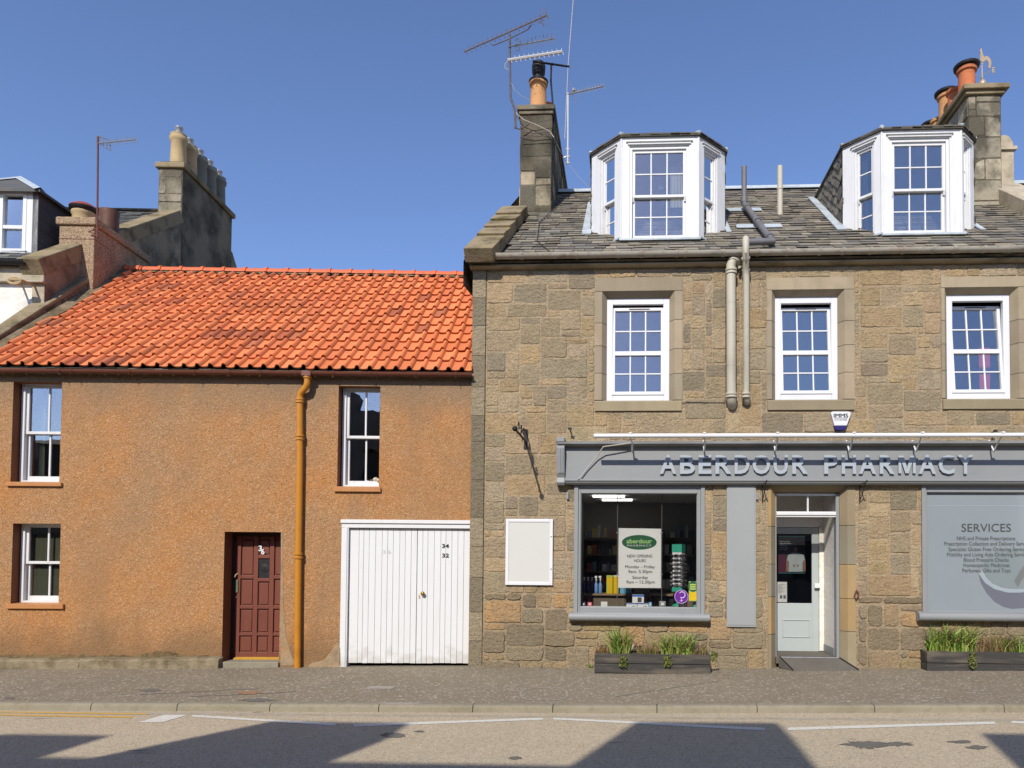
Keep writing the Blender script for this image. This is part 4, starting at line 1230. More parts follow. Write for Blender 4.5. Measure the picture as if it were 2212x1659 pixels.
# mortar and pestle picture on the frosted pane
def V(px, py): return FR.at(px, py, -0.04)
mb = MB(FR)
def arc(cx_, cy_, rx, ry, a0, a1, n=18): return [V(cx_ + rx * math.cos(R(a0 + (a1 - a0) * i / n)), cy_ - ry * math.sin(R(a0 + (a1 - a0) * i / n))) for i in range(n + 1)]
def Z5(pts): return [V(1946.6 + .1707 * x, 1079.5 + .1707 * y) for x, y in pts]
body = [(975, 930), (1010, 1060), (1080, 1180), (1180, 1290), (1290, 1355), (1400, 1382), (1560, 1370), (1720, 1310), (1850, 1180), (1900, 1060), (1780, 1120), (1640, 1160), (1500, 1175), (1350, 1175), (1180, 1130), (1060, 1050), (1000, 965)]
rim = [(1000, 960), (1060, 1050), (1180, 1130), (1350, 1175), (1500, 1175), (1640, 1160), (1780, 1120), (1780, 1080), (1560, 1130), (1400, 1130), (1280, 1115), (1150, 1060), (1070, 980), (1035, 900), (975, 928)]
inner = [(1040, 900), (1075, 980), (1155, 1058), (1280, 1112), (1400, 1128), (1560, 1128), (1760, 1080), (1840, 900), (1800, 700), (1500, 620), (1200, 650), (1060, 760)]
pest = [(1430, 1030), (1480, 1105), (1510, 1040), (1600, 920), (1760, 760), (1720, 640), (1500, 900)]
mb.slab(Z5(body), -0.0398, -0.0388)
mb.build('bowl_picture', M['vinyl_dark'], PH)
mb = MB(FR)
mb.slab(Z5(rim), -0.0396, -0.0384)
mb.build('bowl_picture', M['vinyl_light'], PH)
mb = MB(FR)
mb.slab(Z5(inner), -0.0398, -0.0392)
mb.build('bowl_picture', M['vinyl_shade'], PH)
mb = MB(FR)
mb.slab(Z5(pest), -0.0391, -0.0380)
mb.build('bowl_picture', M['vinyl_mid'], PH)
mb = MB(FR)
mb.box(V(2003, 1200)[0], V(2407, 1200)[0], -0.0396, -0.0392, V(2100, 1092.5)[1], V(2100, 1091.5)[1])
mb.build('film_seam', M['vinyl_light'], PH)
def tx(s, px0, px1, ybase, ycap, w, m, **k):
    a, b = FR.at(px0, ybase, w), FR.at(px1, ybase, w)
    c = FR.at((px0 + px1) / 2, ycap, w)
    F = Frame(FR.p(a[0], w, a[1]), (b[0] - a[0], 0, b[1] - a[1]), (0, -1, 0), (0, 0, 1))
    return text(s, F, 0, b[0] - a[0], 0, c[1] - (a[1] + b[1]) / 2, 0, m, **k)
L = dict(parent=PH, ext=0.0005)
VV = -0.0350
tx('SERVICES', 2077, 2184, 1148.5, 1131.5, VV, M['ink'], **L)
for (s, x0, x1, yb) in (('NHS and Private Prescriptions', 2067, 2193, 1167), ('Prescription Collection and Delivery Services', 2040, 2229, 1178.5),
                        ('Specialist Gluten Free Ordering Service', 2049, 2218, 1190.5), ('Mobility and Living Aids Ordering Service', 2046, 2221, 1202),
                        ('Blood Pressure Checks', 2082, 2179, 1213.5), ('Homeopathic Medicines', 2081, 2181, 1225), ('Perfumes, Gifts and Toys', 2079, 2183, 1236.5)):
    tx(s, x0, x1, yb, yb - 8.2, VV, M['ink'], **L)
# grey timber panel
r = FR.rect(1569, 1632, 1043, 1354)
mb = MB(FR)
mb.box(r[0], r[1], 0.0, 0.045, r[2], r[3])
mb.box(r[0] + 0.022, r[1] - 0.022, 0.045, 0.052, r[2] + 0.03, r[3] - 0.02)
mb.build('timber_panel', M['panel_grey'], PH, bevel=0.006)

# doorway
dr = door
DZ = FR.at(1745, 1421, 0.0)[1]                                          # door threshold level
surround(PH, FR, (dr[0], dr[1], 0.0, dr[3]), (doors_out[0] + 0.03, doors_out[1] - 0.03, 0, doors_out[3] + 0.3), ch=0.09, d=0.10, f=0.014, blocks=5, name='door_surround', tones=[C(170, 156, 126), C(160, 144, 116), C(150, 142, 120), C(180, 152, 108)])
SD = 0.86
mb = MB(FR)                                                             # outer grey frame and transom
x0, x1 = dr[0], dr[1]
mb.box(x1 - 0.05, x1 - 0.002, -0.24, -0.11, 0.02, dr[3] - 0.02)
mb.box(x0 + 0.002, x0 + 0.02, -0.24, -0.11, 0.02, dr[3] - 0.02)
mb.build('door_frame', M['shop_grey'], PH, bevel=0.004)
tr = FR.rect(1677, 1812, 1105, 1117, -0.13)
mb = MB(FR)
mb.box(x0 + 0.02, x1 - 0.05, -0.22, -0.12, tr[2], tr[3])
mb.box(x0 + 0.02, x1 - 0.05, -0.125, -0.10, tr[2] + 0.03, tr[3] - 0.02)
um = FR.at(1745, 1090, -.15)[0]
mb.box(um - 0.012, um + 0.012, -0.18, -0.14, tr[3], dr[3] - 0.04)
mb.box(x0 + 0.02, x1 - 0.05, -0.2, -0.13, dr[3] - 0.05, dr[3] - 0.02)
mb.build('transom', M['white_paint'], PH, bevel=0.004)
pane(FR, x0 + 0.02, x1 - 0.05, tr[3], dr[3] - 0.05, -0.16, GL_LOW, PH)
mb = MB(FR)                                                             # vestibule
vr = x1 - 0.045
zt4 = dr[3] + 0.15
mb.box(vr, vr + 0.05, -SD - 0.1, -0.245, DZ + 0.02, zt4)
mb.box(x0 - 0.06, x0 - 0.01, -SD - 0.1, -0.245, DZ + 0.02, zt4)
mb.box(x0 - 0.06, vr + 0.05, -SD - 0.1, -0.245, zt4, zt4 + 0.05)
idl, idt = FR.at(1680, 1140, -SD), FR.at(1764, 1140, -SD)
lx1 = FR.at(1769, 1200, -SD)[0]
ztop = FR.at(1725, 1139, -SD)[1]
mb.box(x0 - 0.01, vr, -SD - 0.06, -SD - 0.01, ztop, zt4 - 0.002)
mb.box(lx1, vr - 0.002, -SD - 0.06, -SD + 0.02, DZ + 0.01, ztop - 0.002)
mb.build('vestibule', M['white_wall'], PH, bevel=0.003)
mb = MB(FR)
mb.box(vr - 0.012, vr - 0.002, -SD - 0.0, -0.246, DZ + 0.005, DZ + 0.13)
mb.build('skirting', M['shop_grey'], PH)
mb = MB(FR)                                                             # inner door leaf
ga = FR.rect(1672, 1754, 1153, 1303, -SD)
dz0 = FR.at(1730, 1407, -SD)[1]
frame_box(mb, FR, x0 + 0.01, lx1 - 0.004, dz0, ztop - 0.006, ga[0] - x0 - 0.01, lx1 - 0.004 - ga[1], ga[2] - dz0, ztop - 0.006 - ga[3], -SD - 0.05, -SD)
pr = FR.rect(1690, 1750, 1338, 1377, -SD)
frame_box(mb, FR, pr[0], pr[1], pr[2], pr[3], 0.018, 0.018, 0.018, 0.018, -SD, -SD + 0.012)
idoor = mb.build('door', M['door_green'], PH, bevel=0.004)
pane(FR, ga[0], ga[1], ga[2], ga[3], -SD - 0.02, GL_LOW, idoor)
mb = MB(FR)
h = FR.at(1766, 1265, -SD + 0.06)
mb.box(h[0] - 0.05, h[0] + 0.04, -SD + 0.05, -SD + 0.075, h[1] - 0.04, h[1] + 0.04)
mb.box(h[0] - 0.01, h[0] + 0.02, -SD, -SD + 0.05, h[1] - 0.02, h[1] + 0.02)
mb.build('handle', M['upvc'], idoor, bevel=0.004)
mb = MB(FR)
mb.box(x0 - 0.01, vr - 0.002, -SD - 0.1, -0.02, DZ - 0.10, DZ)
mb.build('doorstep', M['mat_dark'], PH, bevel=0.006)
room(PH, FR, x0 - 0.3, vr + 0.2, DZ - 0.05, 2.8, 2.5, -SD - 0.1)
# poster on the inner door
po = FR.rect(1682, 1740, 1157, 1239, -SD)
DP = thing('door_poster', 'dark poster with a person in a white t-shirt inside the glass of the pharmacy door', 'poster', FR.p((po[0] + po[1]) / 2, -SD - 0.01, po[2]))
mb = MB(FR)
WP = -SD - 0.034
mb.box(po[0], po[1], WP, WP + 0.002, po[2], po[3])
mb.build('paper', M['poster_dark'], DP)
def dp(px, py): return FR.at(px, py, -SD)
mb = MB(FR)
mb.slab([dp(1682, 1236), dp(1700, 1236), dp(1700, 1205), dp(1695, 1195), dp(1682, 1200)], WP + 0.002, WP + 0.003)
mb.build('red_field', M['poster_red'], DP)
for (za, zb2) in ((po[3] - 0.02, po[3] - 0.004), (po[2], po[2] + 0.015)):
    mb = MB(FR)
    mb.box(po[0], po[1], WP + 0.0022, WP + 0.0032, za, zb2)
    mb.build('blue_border', M['poster_teal'], DP)
mb = MB(FR)
mb.slab([dp(1704, 1235), dp(1735, 1235), dp(1735, 1214), dp(1740, 1210), dp(1737, 1199), dp(1727, 1194), dp(1714, 1194), dp(1703, 1199), dp(1700, 1210), dp(1705, 1213)], WP + 0.0033, WP + 0.004)
mb.build('shirt_print', M['shirt'], DP)
mb = MB(FR)
mb.slab([(dp(1720.5, 1187)[0] + 0.032 * math.cos(t * .5236), dp(1720.5, 1187)[1] + 0.045 * math.sin(t * .5236)) for t in range(12)], WP + 0.0033, WP + 0.004)
for (a, b) in (((1699, 1211), (1704, 1234)), ((1736, 1211), (1741, 1234))):
    mb.slab([dp(a[0], b[1]), dp(b[0], b[1]), dp(b[0], a[1]), dp(a[0], a[1])], WP + 0.0033, WP + 0.004)
for x in (1716, 1724):
    mb.slab([(dp(x, 1222)[0] + 0.016 * math.cos(t * .785), dp(x, 1222)[1] + 0.024 * math.sin(t * .785)) for t in range(8)], WP + 0.0042, WP + 0.0046)
mb.build('figure_print', M['skin'], DP)
for k, s in enumerate(('The law around', 'organ and tissue', 'donation in', 'Scotland has', 'now changed')):
    u, z = dp(1685, 1169 + k * 4.4)
    text(s, FR, u, u + 0.19 * len(s) / 16, z - 0.012, z + 0.008, WP + 0.003, M['paper'], parent=DP, ext=0.0004)
# notice sheet on the door
no = FR.rect(1674, 1701, 1257, 1301, -SD)
DN = thing('door_notice', 'small white notice taped to the lower left of the pharmacy door glass', 'notice', FR.p((no[0] + no[1]) / 2, -SD - 0.01, no[2]))
mb = MB(FR)
mb.box(no[0], no[1], WP, WP + 0.002, no[2], no[3])
mb.build('sheet', M['paper'], DN)
mb = MB(FR)
for k in range(9):
    zz = no[3] - 0.05 - k * 0.018
    mb.box(no[0] + 0.06, no[1] - 0.03 - 0.03 * (k % 3), WP + 0.002, WP + 0.0025, zz, zz + 0.006)
mb.box(no[0] + 0.09, no[0] + 0.13, WP + 0.002, WP + 0.0025, no[2] + 0.06, no[2] + 0.12)
mb.box(no[0] + 0.15, no[0] + 0.19, WP + 0.002, WP + 0.0025, no[2] + 0.06, no[2] + 0.12)
mb.build('print_lines', M['vinyl_dark'], DN)
# ramp
def gpt(px, py, dz=0.0):
    q = atz(px, py, 0)
    for _ in range(4): q = atz(px, py, gz(q.x) - 0.01 + dz)
    return q
RL, RRr = FR.at(1681, 1420, 0.0)[0], FR.at(1814, 1420, 0.0)[0]
g0_, g1_ = gpt(1711, 1451), gpt(1857, 1450)
RP = thing('entrance_ramp', 'dark grey rubber covered ramp with metal edges at the pharmacy doorway', 'ramp', (0.5 * (RL + RRr), -0.4, gz(3) - 0.02))
mb = MB(FR)
ztopr = DZ + 0.004
tA, tB = FR.p(RL, 0.03, ztopr), FR.p(RRr, 0.03, ztopr)
bA, bB = g0_ + Vector((0, 0, 0.012)), g1_ + Vector((0, 0, 0.012))
dn = Vector((0, 0, -0.05))
dn2 = Vector((0, 0, -0.15))
mb.mesh([tA, tB, bB, bA, tA + dn2, tB + dn2, bB + dn, bA + dn], [(3, 2, 1, 0), (4, 5, 6, 7), (0, 1, 5, 4), (1, 2, 6, 5), (2, 3, 7, 6), (3, 0, 4, 7)])
mb.build('ramp_surface', M['mat_dark'], RP, bevel=0.004)
for (p0, p1) in ((tA, bA), (tB, bB)):
    mb = MB()
    off = Vector((0.015 if p0 is tA else -0.015, 0, 0.012))
    mb.tube([p0 + off, p1 + off], 0.012, 6)
    mb.build('metal_edge', M['black_iron'], RP)
mb = MB()
mb.tube([tA + Vector((0, 0, .004)), tB + Vector((0, 0, .004))], 0.008, 6)
mb.build('metal_edge', M['steel'], RP)

# sign
SG = thing('shop_sign', 'long grey timber shop fascia with raised pale blue letters above the pharmacy door', 'shop sign', FR.p(4.3, 0.1, zc(1043)))
SU0, SU1 = FR.at(1221, 1000, .1)[0], U1
zb1, zb0 = FR.at(1600, 968, .14)[1], FR.at(1600, 1036, .14)[1]
mb = MB(FR)
mb.box(SU0, SU1, 0.005, 0.125, zb0 - 0.02, zb1 + 0.04)
mb.build('fascia_board', M['shop_grey'], SG)
mb = MB(FR)
mb.prism([(0.0, zb0 - 0.075), (0.10, zb0 - 0.075), (0.135, zb0 - 0.055), (0.15, zb0 - 0.03), (0.165, zb0 - 0.022), (0.165, zb0), (0.14, zb0 + 0.008), (0.0, zb0 + 0.008)], SU0 + .002, SU1)
mb.build('bottom_moulding', M['shop_grey'], SG, bevel=0.003)
mb = MB(FR)
mb.prism([(0.0, zb1 + 0.03), (0.20, zb1 + 0.03), (0.25, zb1 + 0.055), (0.25, zb1 + 0.085), (0.0, zb1 + 0.14)], SU0 - 0.12, SU1)
mb.build('top_board', M['weathered_board'], SG, bevel=0.003)
mb = MB(FR)
cu0 = FR.at(1202, 1000, .2)[0]
mb.prism([(0.0, zb0 - 0.09), (0.14, zb0 - 0.09), (0.17, zb0 - 0.05), (0.15, zb0 + 0.03), (0.19, zb0 + 0.10), (0.23, zb1 - 0.15), (0.25, zb1 - 0.0), (0.22, zb1 + 0.02), (0.22, zb1 + 0.07), (0.26, zb1 + 0.09), (0.26, zb1 + 0.16), (0.0, zb1 + 0.16)], cu0, SU0 - 0.002)
for k in (0.3, 0.6):
    uu = cu0 + (SU0 - cu0) * k
    mb.prism([(0.15, zb0 + 0.05), (0.20, zb0 + 0.10), (0.24, zb1 - 0.15), (0.258, zb1 - 0.01), (0.2, zb1)], uu, uu + 0.03)
mb.build('console', M['shop_grey'], SG, bevel=0.006)
for (ch, z0_, z1_, off) in (('A', 865, 998, 0), ('B', 1028, 1148, 0), ('E', 1178, 1283, 0), ('R', 1315, 1443, 0), ('D', 1470, 1590, 0), ('O', 1615, 1757, 0), ('U', 1785, 1900, 0), ('R', 112, 238, 1),
                          ('P', 370, 480, 1), ('H', 512, 628, 1), ('A', 652, 790, 1), ('R', 820, 940, 1), ('M', 972, 1110, 1), ('A', 1135, 1275, 1), ('C', 1297, 1425, 1), ('Y', 1450, 1577, 1)):
    b0 = 1681.0 if off else 1194.5
    if ch == 'M':
        a_, b_ = FR.at(b0 + z0_ * 0.2667, 1022.5, 0.15), FR.at(b0 + z1_ * 0.2667, 984.5, 0.15)
        w_, h_ = b_[0] - a_[0], b_[1] - a_[1]
        t_ = 0.19
        mb = MB(FR)
        mb.slab([(a_[0] + x * w_, a_[1] + y * h_) for x, y in ((0, 0), (t_ * .85, 0), (t_ * .85, 0.72), (0.40, 0), (0.60, 0), (1 - t_ * .85, 0.72), (1 - t_ * .85, 0), (1, 0), (1, 1), (0.70, 1), (0.5, 0.30), (0.30, 1), (0, 1))], 0.15, 0.168)
        mb.build('letter', M['letter'], SG)
        continue
    tx(ch, b0 + z0_ * 0.2667, b0 + z1_ * 0.2667, 1022.5, 984.5 if ch not in 'OC' else 985, 0.15, M['letter'], name='letter', parent=SG, ext=0.020, bold=0.022)
mb = MB(FR)
pts = [fp(1362, 957, 0.26), fp(1303, 965, 0.28), fp(1290, 985, 0.20), fp(1268, 1012, 0.17), fp(1250, 1034, 0.18), fp(1241, 1046, 0.10)]
mb.tube(pts, 0.010, 6)
mb.build('cable', M['cable'], SG)
# sign light trough
ra, rb_ = fp(1283, 941.5, 0.58), fp(2420, 934, 0.58)
ra, rb_ = Vector((ra.x, -0.58, ra.z)), Vector((rb_.x, -0.58, ra.z + 0.0))
LT_ = thing('sign_light', 'long thin white light tube on hooked brackets above the shop sign', 'light', (ra + rb_) / 2)
mb = MB()
mb.tube([ra, rb_], 0.034, 12)
mb.build('light_tube', M['upvc'], LT_, smooth=True)
for px in (1361.5, 1520, 1677, 1840, 1987, 2159, 2330):
    x = fp(px, 950, 0.5).x
    mb = MB()
    pts = [Vector((x, -0.56, ra.z - 0.03)), Vector((x + 0.015, -0.50, ra.z - 0.04)), Vector((x + 0.03, -0.42, ra.z - 0.07)), Vector((x + 0.035, -0.33, ra.z - 0.13)), Vector((x + 0.035, -0.27, ra.z - 0.20)), Vector((x + 0.035, -0.12, zb1 + 0.12))]
    mb.tube(pts, 0.013, 6)
    mb.box(x - 0.02, x + 0.02, 0.555, 0.62, ra.z + 0.025, ra.z + 0.05)
    mb.build('bracket', M['upvc'], LT_)
# ------------------------------------------------------------------ things on and in the shop
r = FR.rect(1092, 1194, 1121, 1264, 0.05)
NB = thing('notice_board', 'blank white framed notice board on the stone wall left of the shop window', 'notice board', FR.p((r[0] + r[1]) / 2, 0, r[2]))
mb = MB(FR)
frame_box(mb, FR, r[0], r[1], r[2], r[3], 0.05, 0.05, 0.05, 0.05, 0.0, 0.055)
mb.build('frame', M['upvc'], NB, bevel=0.006)
mb = MB(FR)
mb.box(r[0] + 0.04, r[1] - 0.04, 0.01, 0.044, r[2] + 0.04, r[3] - 0.04)
mb.build('panel', M['board_white'], NB)
for t in (0.25, 0.74):
    mb = MB(FR)
    mb.lathe(FR.p(r[1] - 0.025, 0.055, r[2] + (r[3] - r[2]) * t), [(0.012, 0), (0.012, 0.008), (0.004, 0.01)], 10, None, (0, -1, 0))
    mb.build('lock', M['steel'], NB)
# alarm box
AB = thing('alarm_box', 'white and navy wedge shaped burglar alarm box under the middle window', 'alarm', fp(1815, 930, 0.0))
al = [(1794, 893), (1797, 889.5), (1834, 889.5), (1838, 893), (1826, 928), (1822, 930), (1808, 930), (1804, 928)]
uz = [FR.at(x, y, 0.06) for x, y in al]
zsp = FR.at(1815, 920, 0.06)[1]
def clipz(poly, z, up):
    out = []
    n = len(poly)
    for i in range(n):
        a, b = poly[i], poly[(i + 1) % n]
        ina, inb = (a[1] >= z) == up, (b[1] >= z) == up
        if ina: out.append(a)
        if ina != inb:
            t = (z - a[1]) / (b[1] - a[1])
            out.append((a[0] + (b[0] - a[0]) * t, z))
    return out
mb = MB(FR)
mb.slab(clipz(uz, zsp, True)[::-1], 0.0, 0.085)
mb.build('housing', M['upvc'], AB, bevel=0.01)
mb = MB(FR)
mb.slab(clipz(uz, zsp, False)[::-1], 0.0, 0.08)
mb.build('strobe_lens', M['navy'], AB, bevel=0.01)
t = tx('IMMS', 1801, 1832, 901.5, 893.5, 0.087, M['ink_black'], parent=AB, ext=0.001, bold=0.03)
tx('0131 664 5065', 1803, 1830, 908.5, 905, 0.087, M['ink_black'], parent=AB, ext=0.001)
mb = MB(FR)
a, b = FR.at(1802, 903.5, 0.087), FR.at(1831, 903.5, 0.087)
mb.box(a[0], b[0], 0.086, 0.088, a[1], a[1] + 0.006)
mb.build('print_line', M['ink_black'], AB)
# wrought iron sign bracket on the left
rt_ = FR.at(1136, 957)
BK = thing('sign_bracket', 'empty black wrought iron sign bracket high on the stone wall above the notice board', 'bracket', FR.p(rt_[0], 0, rt_[1]))
mb = MB(FR)
bz = rt_[1] + 0.02
mb.box(rt_[0] - 0.03, rt_[0] + 0.03, 0.01, 0.03, bz - 0.12, bz + 0.2)
mb.build('wall_plate', M['black_iron'], BK)
mb = MB()
mb.tube([FR.p(rt_[0], 0.0, bz), FR.p(rt_[0], 1.10, bz)], 0.017, 8)
mb.lathe(FR.p(rt_[0], 1.16, bz - 0.042), [(0.004, 0), (0.03, 0.012), (0.042, 0.042), (0.03, 0.072), (0.004, 0.084)], 12)
for k, c in enumerate((0.28, 0.52, 0.78)):
    s = 0.085
    pts = [FR.p(rt_[0], c + s * (1 - t / 14) * math.cos(t * 0.55), bz + 0.10 + s * (1 - t / 14) * math.sin(t * 0.55)) for t in range(12)]
    mb.tube(pts, 0.008, 5)
mb.tube([FR.p(rt_[0], 0.02, bz + 0.19), FR.p(rt_[0], 0.25, bz + 0.17), FR.p(rt_[0], 0.6, bz + 0.02)], 0.009, 5)
for c in (0.42, 0.95): mb.tube([FR.p(rt_[0], c, bz), FR.p(rt_[0], c, bz - 0.09)], 0.006, 5)
mb.build('arm', M['black_iron'], BK, smooth=True)
# hanging basket brackets either side of the door
for (px, py, side, lab) in ((1647, 1045, -1, 'small black iron basket bracket on the left side of the pharmacy door'), (1857, 1045, 1, 'small black iron basket bracket on the right side of the pharmacy door')):
    u, z = FR.at(px, py, 0.02)
    o = thing('basket_bracket', lab, 'bracket', FR.p(u, 0, z - 0.28), 'hanging basket brackets beside the door')
    mb = MB(FR)
    mb.box(u - 0.008, u + 0.008, 0.02, 0.032, z - 0.30, z)
    mb.build('wall_bar', M['black_iron'], o)
    mb = MB()
    mb.tube([FR.p(u, 0.03, z - 0.01), FR.p(u, 0.33, z - 0.01), FR.p(u, 0.36, z + 0.02), FR.p(u, 0.38, z - 0.0)], 0.008, 5)
    mb.tube([FR.p(u, 0.03, z - 0.26), FR.p(u, 0.12, z - 0.2), FR.p(u, 0.28, z - 0.02)], 0.007, 5)
    mb.build('arm', M['black_iron'], o)
for (px, py, lab) in ((1226, 1071, 'small grey sensor on the wall left of the shop window'), (1635.5, 1072, 'small grey sensor on the stone between the timber panel and door')):
    u, z = FR.at(px, py, 0.03)
    mb = MB(FR)
    mb.box(u - 0.02, u + 0.02, 0.01, 0.05, z - 0.06, z + 0.06)
    tag(mb.build('wall_sensor', M['shop_grey'], None, bevel=0.012), lab, 'sensor')
for (px, py, lab) in ((1232, 930, 'short iron peg sticking out of the wall above the left end of the sign'), (1805, 934, 'short iron peg under the alarm box on the stone wall'), (2143, 935, 'short iron peg above the right end of the sign')):
    if px == 1805: continue
    u, z = FR.at(px, py, 0.05)
    mb = MB(FR)
    mb.tube([FR.p(u, -0.02, z), FR.p(u, 0.16, z + 0.01)], 0.012, 6)
    mb.box(u - 0.03, u + 0.03, 0.15, 0.165, z - 0.005, z + 0.03)
    tag(mb.build('iron_peg', M['black_iron']), lab, 'peg')
u, z = FR.at(1849, 1288, 0.02)
mb = MB()
mb.tube([FR.p(u, 0.03, z + 0.10), FR.p(u + 0.03, 0.05, z + 0.06), FR.p(u + 0.03, 0.05, z), FR.p(u - 0.01, 0.04, z - 0.05), FR.p(u - 0.03, 0.04, z + 0.01), FR.p(u, 0.03, z + 0.08)], 0.012, 6)
tag(mb.build('iron_ring', M['rust']), 'rusty iron ring fixed to the stone right of the pharmacy door', 'ring')

# shop interior
si0, si1 = FR.at(1235, 1200)[0] , FR.at(1560, 1200)[0]
mb = MB(FR)
zf, zc2 = 0.25, FR.at(1380, 1063, -0.1)[1] + 0.10
mb.face([(si0, -3.6, zf), (si1, -3.6, zf), (si1, -3.6, zc2), (si0, -3.6, zc2)])
mb.face([(si0, -0.31, zf), (si0, -3.6, zf), (si0, -3.6, zc2), (si0, -0.31, zc2)])
mb.face([(si1, -0.31, zf), (si1, -0.31, zc2), (si1, -3.6, zc2), (si1, -3.6, zf)])
mb.face([(si0, -0.31, zf), (si1, -0.31, zf), (si1, -3.6, zf), (si0, -3.6, zf)])
mb.build('shop_room', M['shop_wall'], PH)
mb = MB(FR)
mb.face([(si0, -0.31, zc2), (si0, -3.6, zc2), (si1, -3.6, zc2), (si1, -0.31, zc2)])
for u in (si0 + 0.75, si0 + 1.45): mb.box(u, u + 0.02, -3.5, -0.3, zc2 - 0.012, zc2)
mb.build('shop_ceiling', M['room_ceiling'], PH)
mb = MB(FR)
for k in (-1, 0, 1):
    mb.lathe(FR.p((si0 + si1) / 2 - 0.02 + k * 0.72 * .85, -0.75, zc2 - 0.02), [(0.06, 0), (0.07, 0.015), (0.04, 0.018)], 14)
mb.build('spot_light', M['steel'], PH)
mb = MB(FR)
for (w, du) in ((-1.7, 0), (-2.5, 0.15)): mb.box(si0 + 0.25 + du, si0 + 0.85 + du, w - 0.25, w, zc2 - 0.03, zc2 - 0.005)
mb.build('ceiling_panel', M['shop_lamp'], PH)
SH = thing('shop_shelving', 'tall dark shelving stocked with small goods along the back of the pharmacy', 'shelving', FR.p((si0 + si1) / 2, -3.3, zf))
for z in (0.5, 0.85, 1.2, 1.55, 1.9):
    mb = MB(FR)
    mb.box(si0 + 0.05, si1 - 0.05, -3.55, -3.2, zf + z, zf + z + 0.025)
    mb.build('shelf', M['wood_slat'], SH)
mb = MB(FR)
for z in (0.525, 0.875, 1.225, 1.575, 1.925):
    u = si0 + 0.08
    while u < si1 - 0.15:
        ww, hh = random.uniform(0.04, 0.12), random.uniform(0.08, 0.26)
        if random.random() < 0.85: mb.box(u, u + ww, -3.4, -3.25 + jit(.02), zf + z, zf + z + hh, vary(random.choice([C(200, 200, 200), C(120, 140, 170), C(170, 90, 80), C(190, 170, 110), C(90, 120, 100), C(60, 60, 66)]), 0.3))
        u += ww + random.random() * 0.04
o = mb.build('stock', M['stock'], SH)
o['kind'] = 'stuff'
LZ = G1[2] - 0.005
mb = MB(FR)
mb.box(si0, si1, -0.45, -0.062, LZ - 0.05, LZ)
mb.build('window_ledge', M['shop_grey'], PH)
CT = FR.at(1380, 1283, -0.75)[1]
CB = thing('display_counter', 'low slatted wooden display counter just inside the left shop window', 'counter', FR.p((si0 + si1) / 2, -0.9, zf))
for (a, b) in ((si0 + 0.32, si0 + 1.0), (si0 + 1.78, si1 - .03)):
    mb = MB(FR)
    n = int((b - a) / 0.03)
    for k in range(n): mb.box(a + k * 0.03, a + k * 0.03 + 0.024, -0.78, -0.765, zf, CT - 0.03)
    mb.box(a, b, -1.2, -0.782, zf, CT - 0.03)
    mb.build('slatted_front', M['wood_slat'], CB)
mb = MB(FR)
mb.box(si0 + 0.02, si1 - .02, -1.25, -0.70, CT - 0.028, CT)
mb.build('counter_top', M['wood'], CB)
def sit(name, lab, cat, px0, px1, y0, y1, w, depth, m, group=None, base=None, bevel=0.003):
    a = FR.rect(px0, px1, y0, y1, w)
    mb = MB(FR)
    z0 = base if base is not None else a[2]
    mb.box(a[0], a[1], w - depth, w, z0 + 0.001, a[3])
    o = thing(name, lab, cat, FR.p((a[0] + a[1]) / 2, w - depth / 2, z0), group)
    mb.build('carton', M[m], o, bevel=bevel)
    return o, (a[0], a[1], z0, a[3])
def strip_on(o, r, w, t0, t1, m, s0=0.0, s1=1.0, name='print'):
    mb = MB(FR)
    mb.box(r[0] + (r[1] - r[0]) * s0, r[0] + (r[1] - r[0]) * s1, w, w + 0.0015, r[2] + (r[3] - r[2]) * t0, r[2] + (r[3] - r[2]) * t1)
    mb.build(name, M[m], o)
o, q = sit('product_box', 'big yellow product box standing on the shop counter left of the poster', 'box', 1310, 1323.5, 1243, 1281, -0.72, 0.14, 'yellow', 'boxes in the shop window', CT)
strip_on(o, q, -0.72, 0.90, 1.0, 'lime'); strip_on(o, q, -0.72, 0.1, 0.6, 'lime', 0.0, 0.2)
o, q = sit('product_box', 'smaller yellow product box half hidden by the left edge of the poster', 'box', 1325, 1336, 1243, 1281, -0.74, 0.14, 'yellow', 'boxes in the shop window', CT)
strip_on(o, q, -0.74, 0.94, 1.0, 'paper')
o, q = sit('product_box', 'light blue box on the counter under the poster', 'box', 1339, 1365, 1268, 1281, -0.74, 0.2, 'cyan', 'boxes in the shop window', CT)
o, q = sit('product_box', 'grey box on the counter under the middle of the poster', 'box', 1371, 1404, 1271, 1281, -0.76, 0.2, 'vinyl_mid', 'boxes in the shop window', CT)
BW = -0.13
for (x0, x1, y0, y1, lab) in ((1366, 1391, 1285, 1303, 'white and blue monitor box, top of the little stack on the window ledge'), (1353, 1376, 1303.5, 1311.5, 'white and blue box, bottom left of the little stack on the window ledge'), (1377, 1401, 1303.5, 1311.5, 'white and blue box, bottom right of the little stack on the window ledge')):
    up = y1 < 1306
    o, q = sit('monitor_box', lab, 'box', x0, x1, y0, y1, BW, 0.12, 'paper', 'stacked boxes on the window ledge', None if up else LZ)
    strip_on(o, q, BW, 0.78, 1.0, 'blue'); 
    if up: strip_on(o, q, BW, 0.12, 0.7, 'ink', 0.45, 0.8)
    else: strip_on(o, q, BW, 0.0, 0.3, 'ink', 0.55, 0.85)
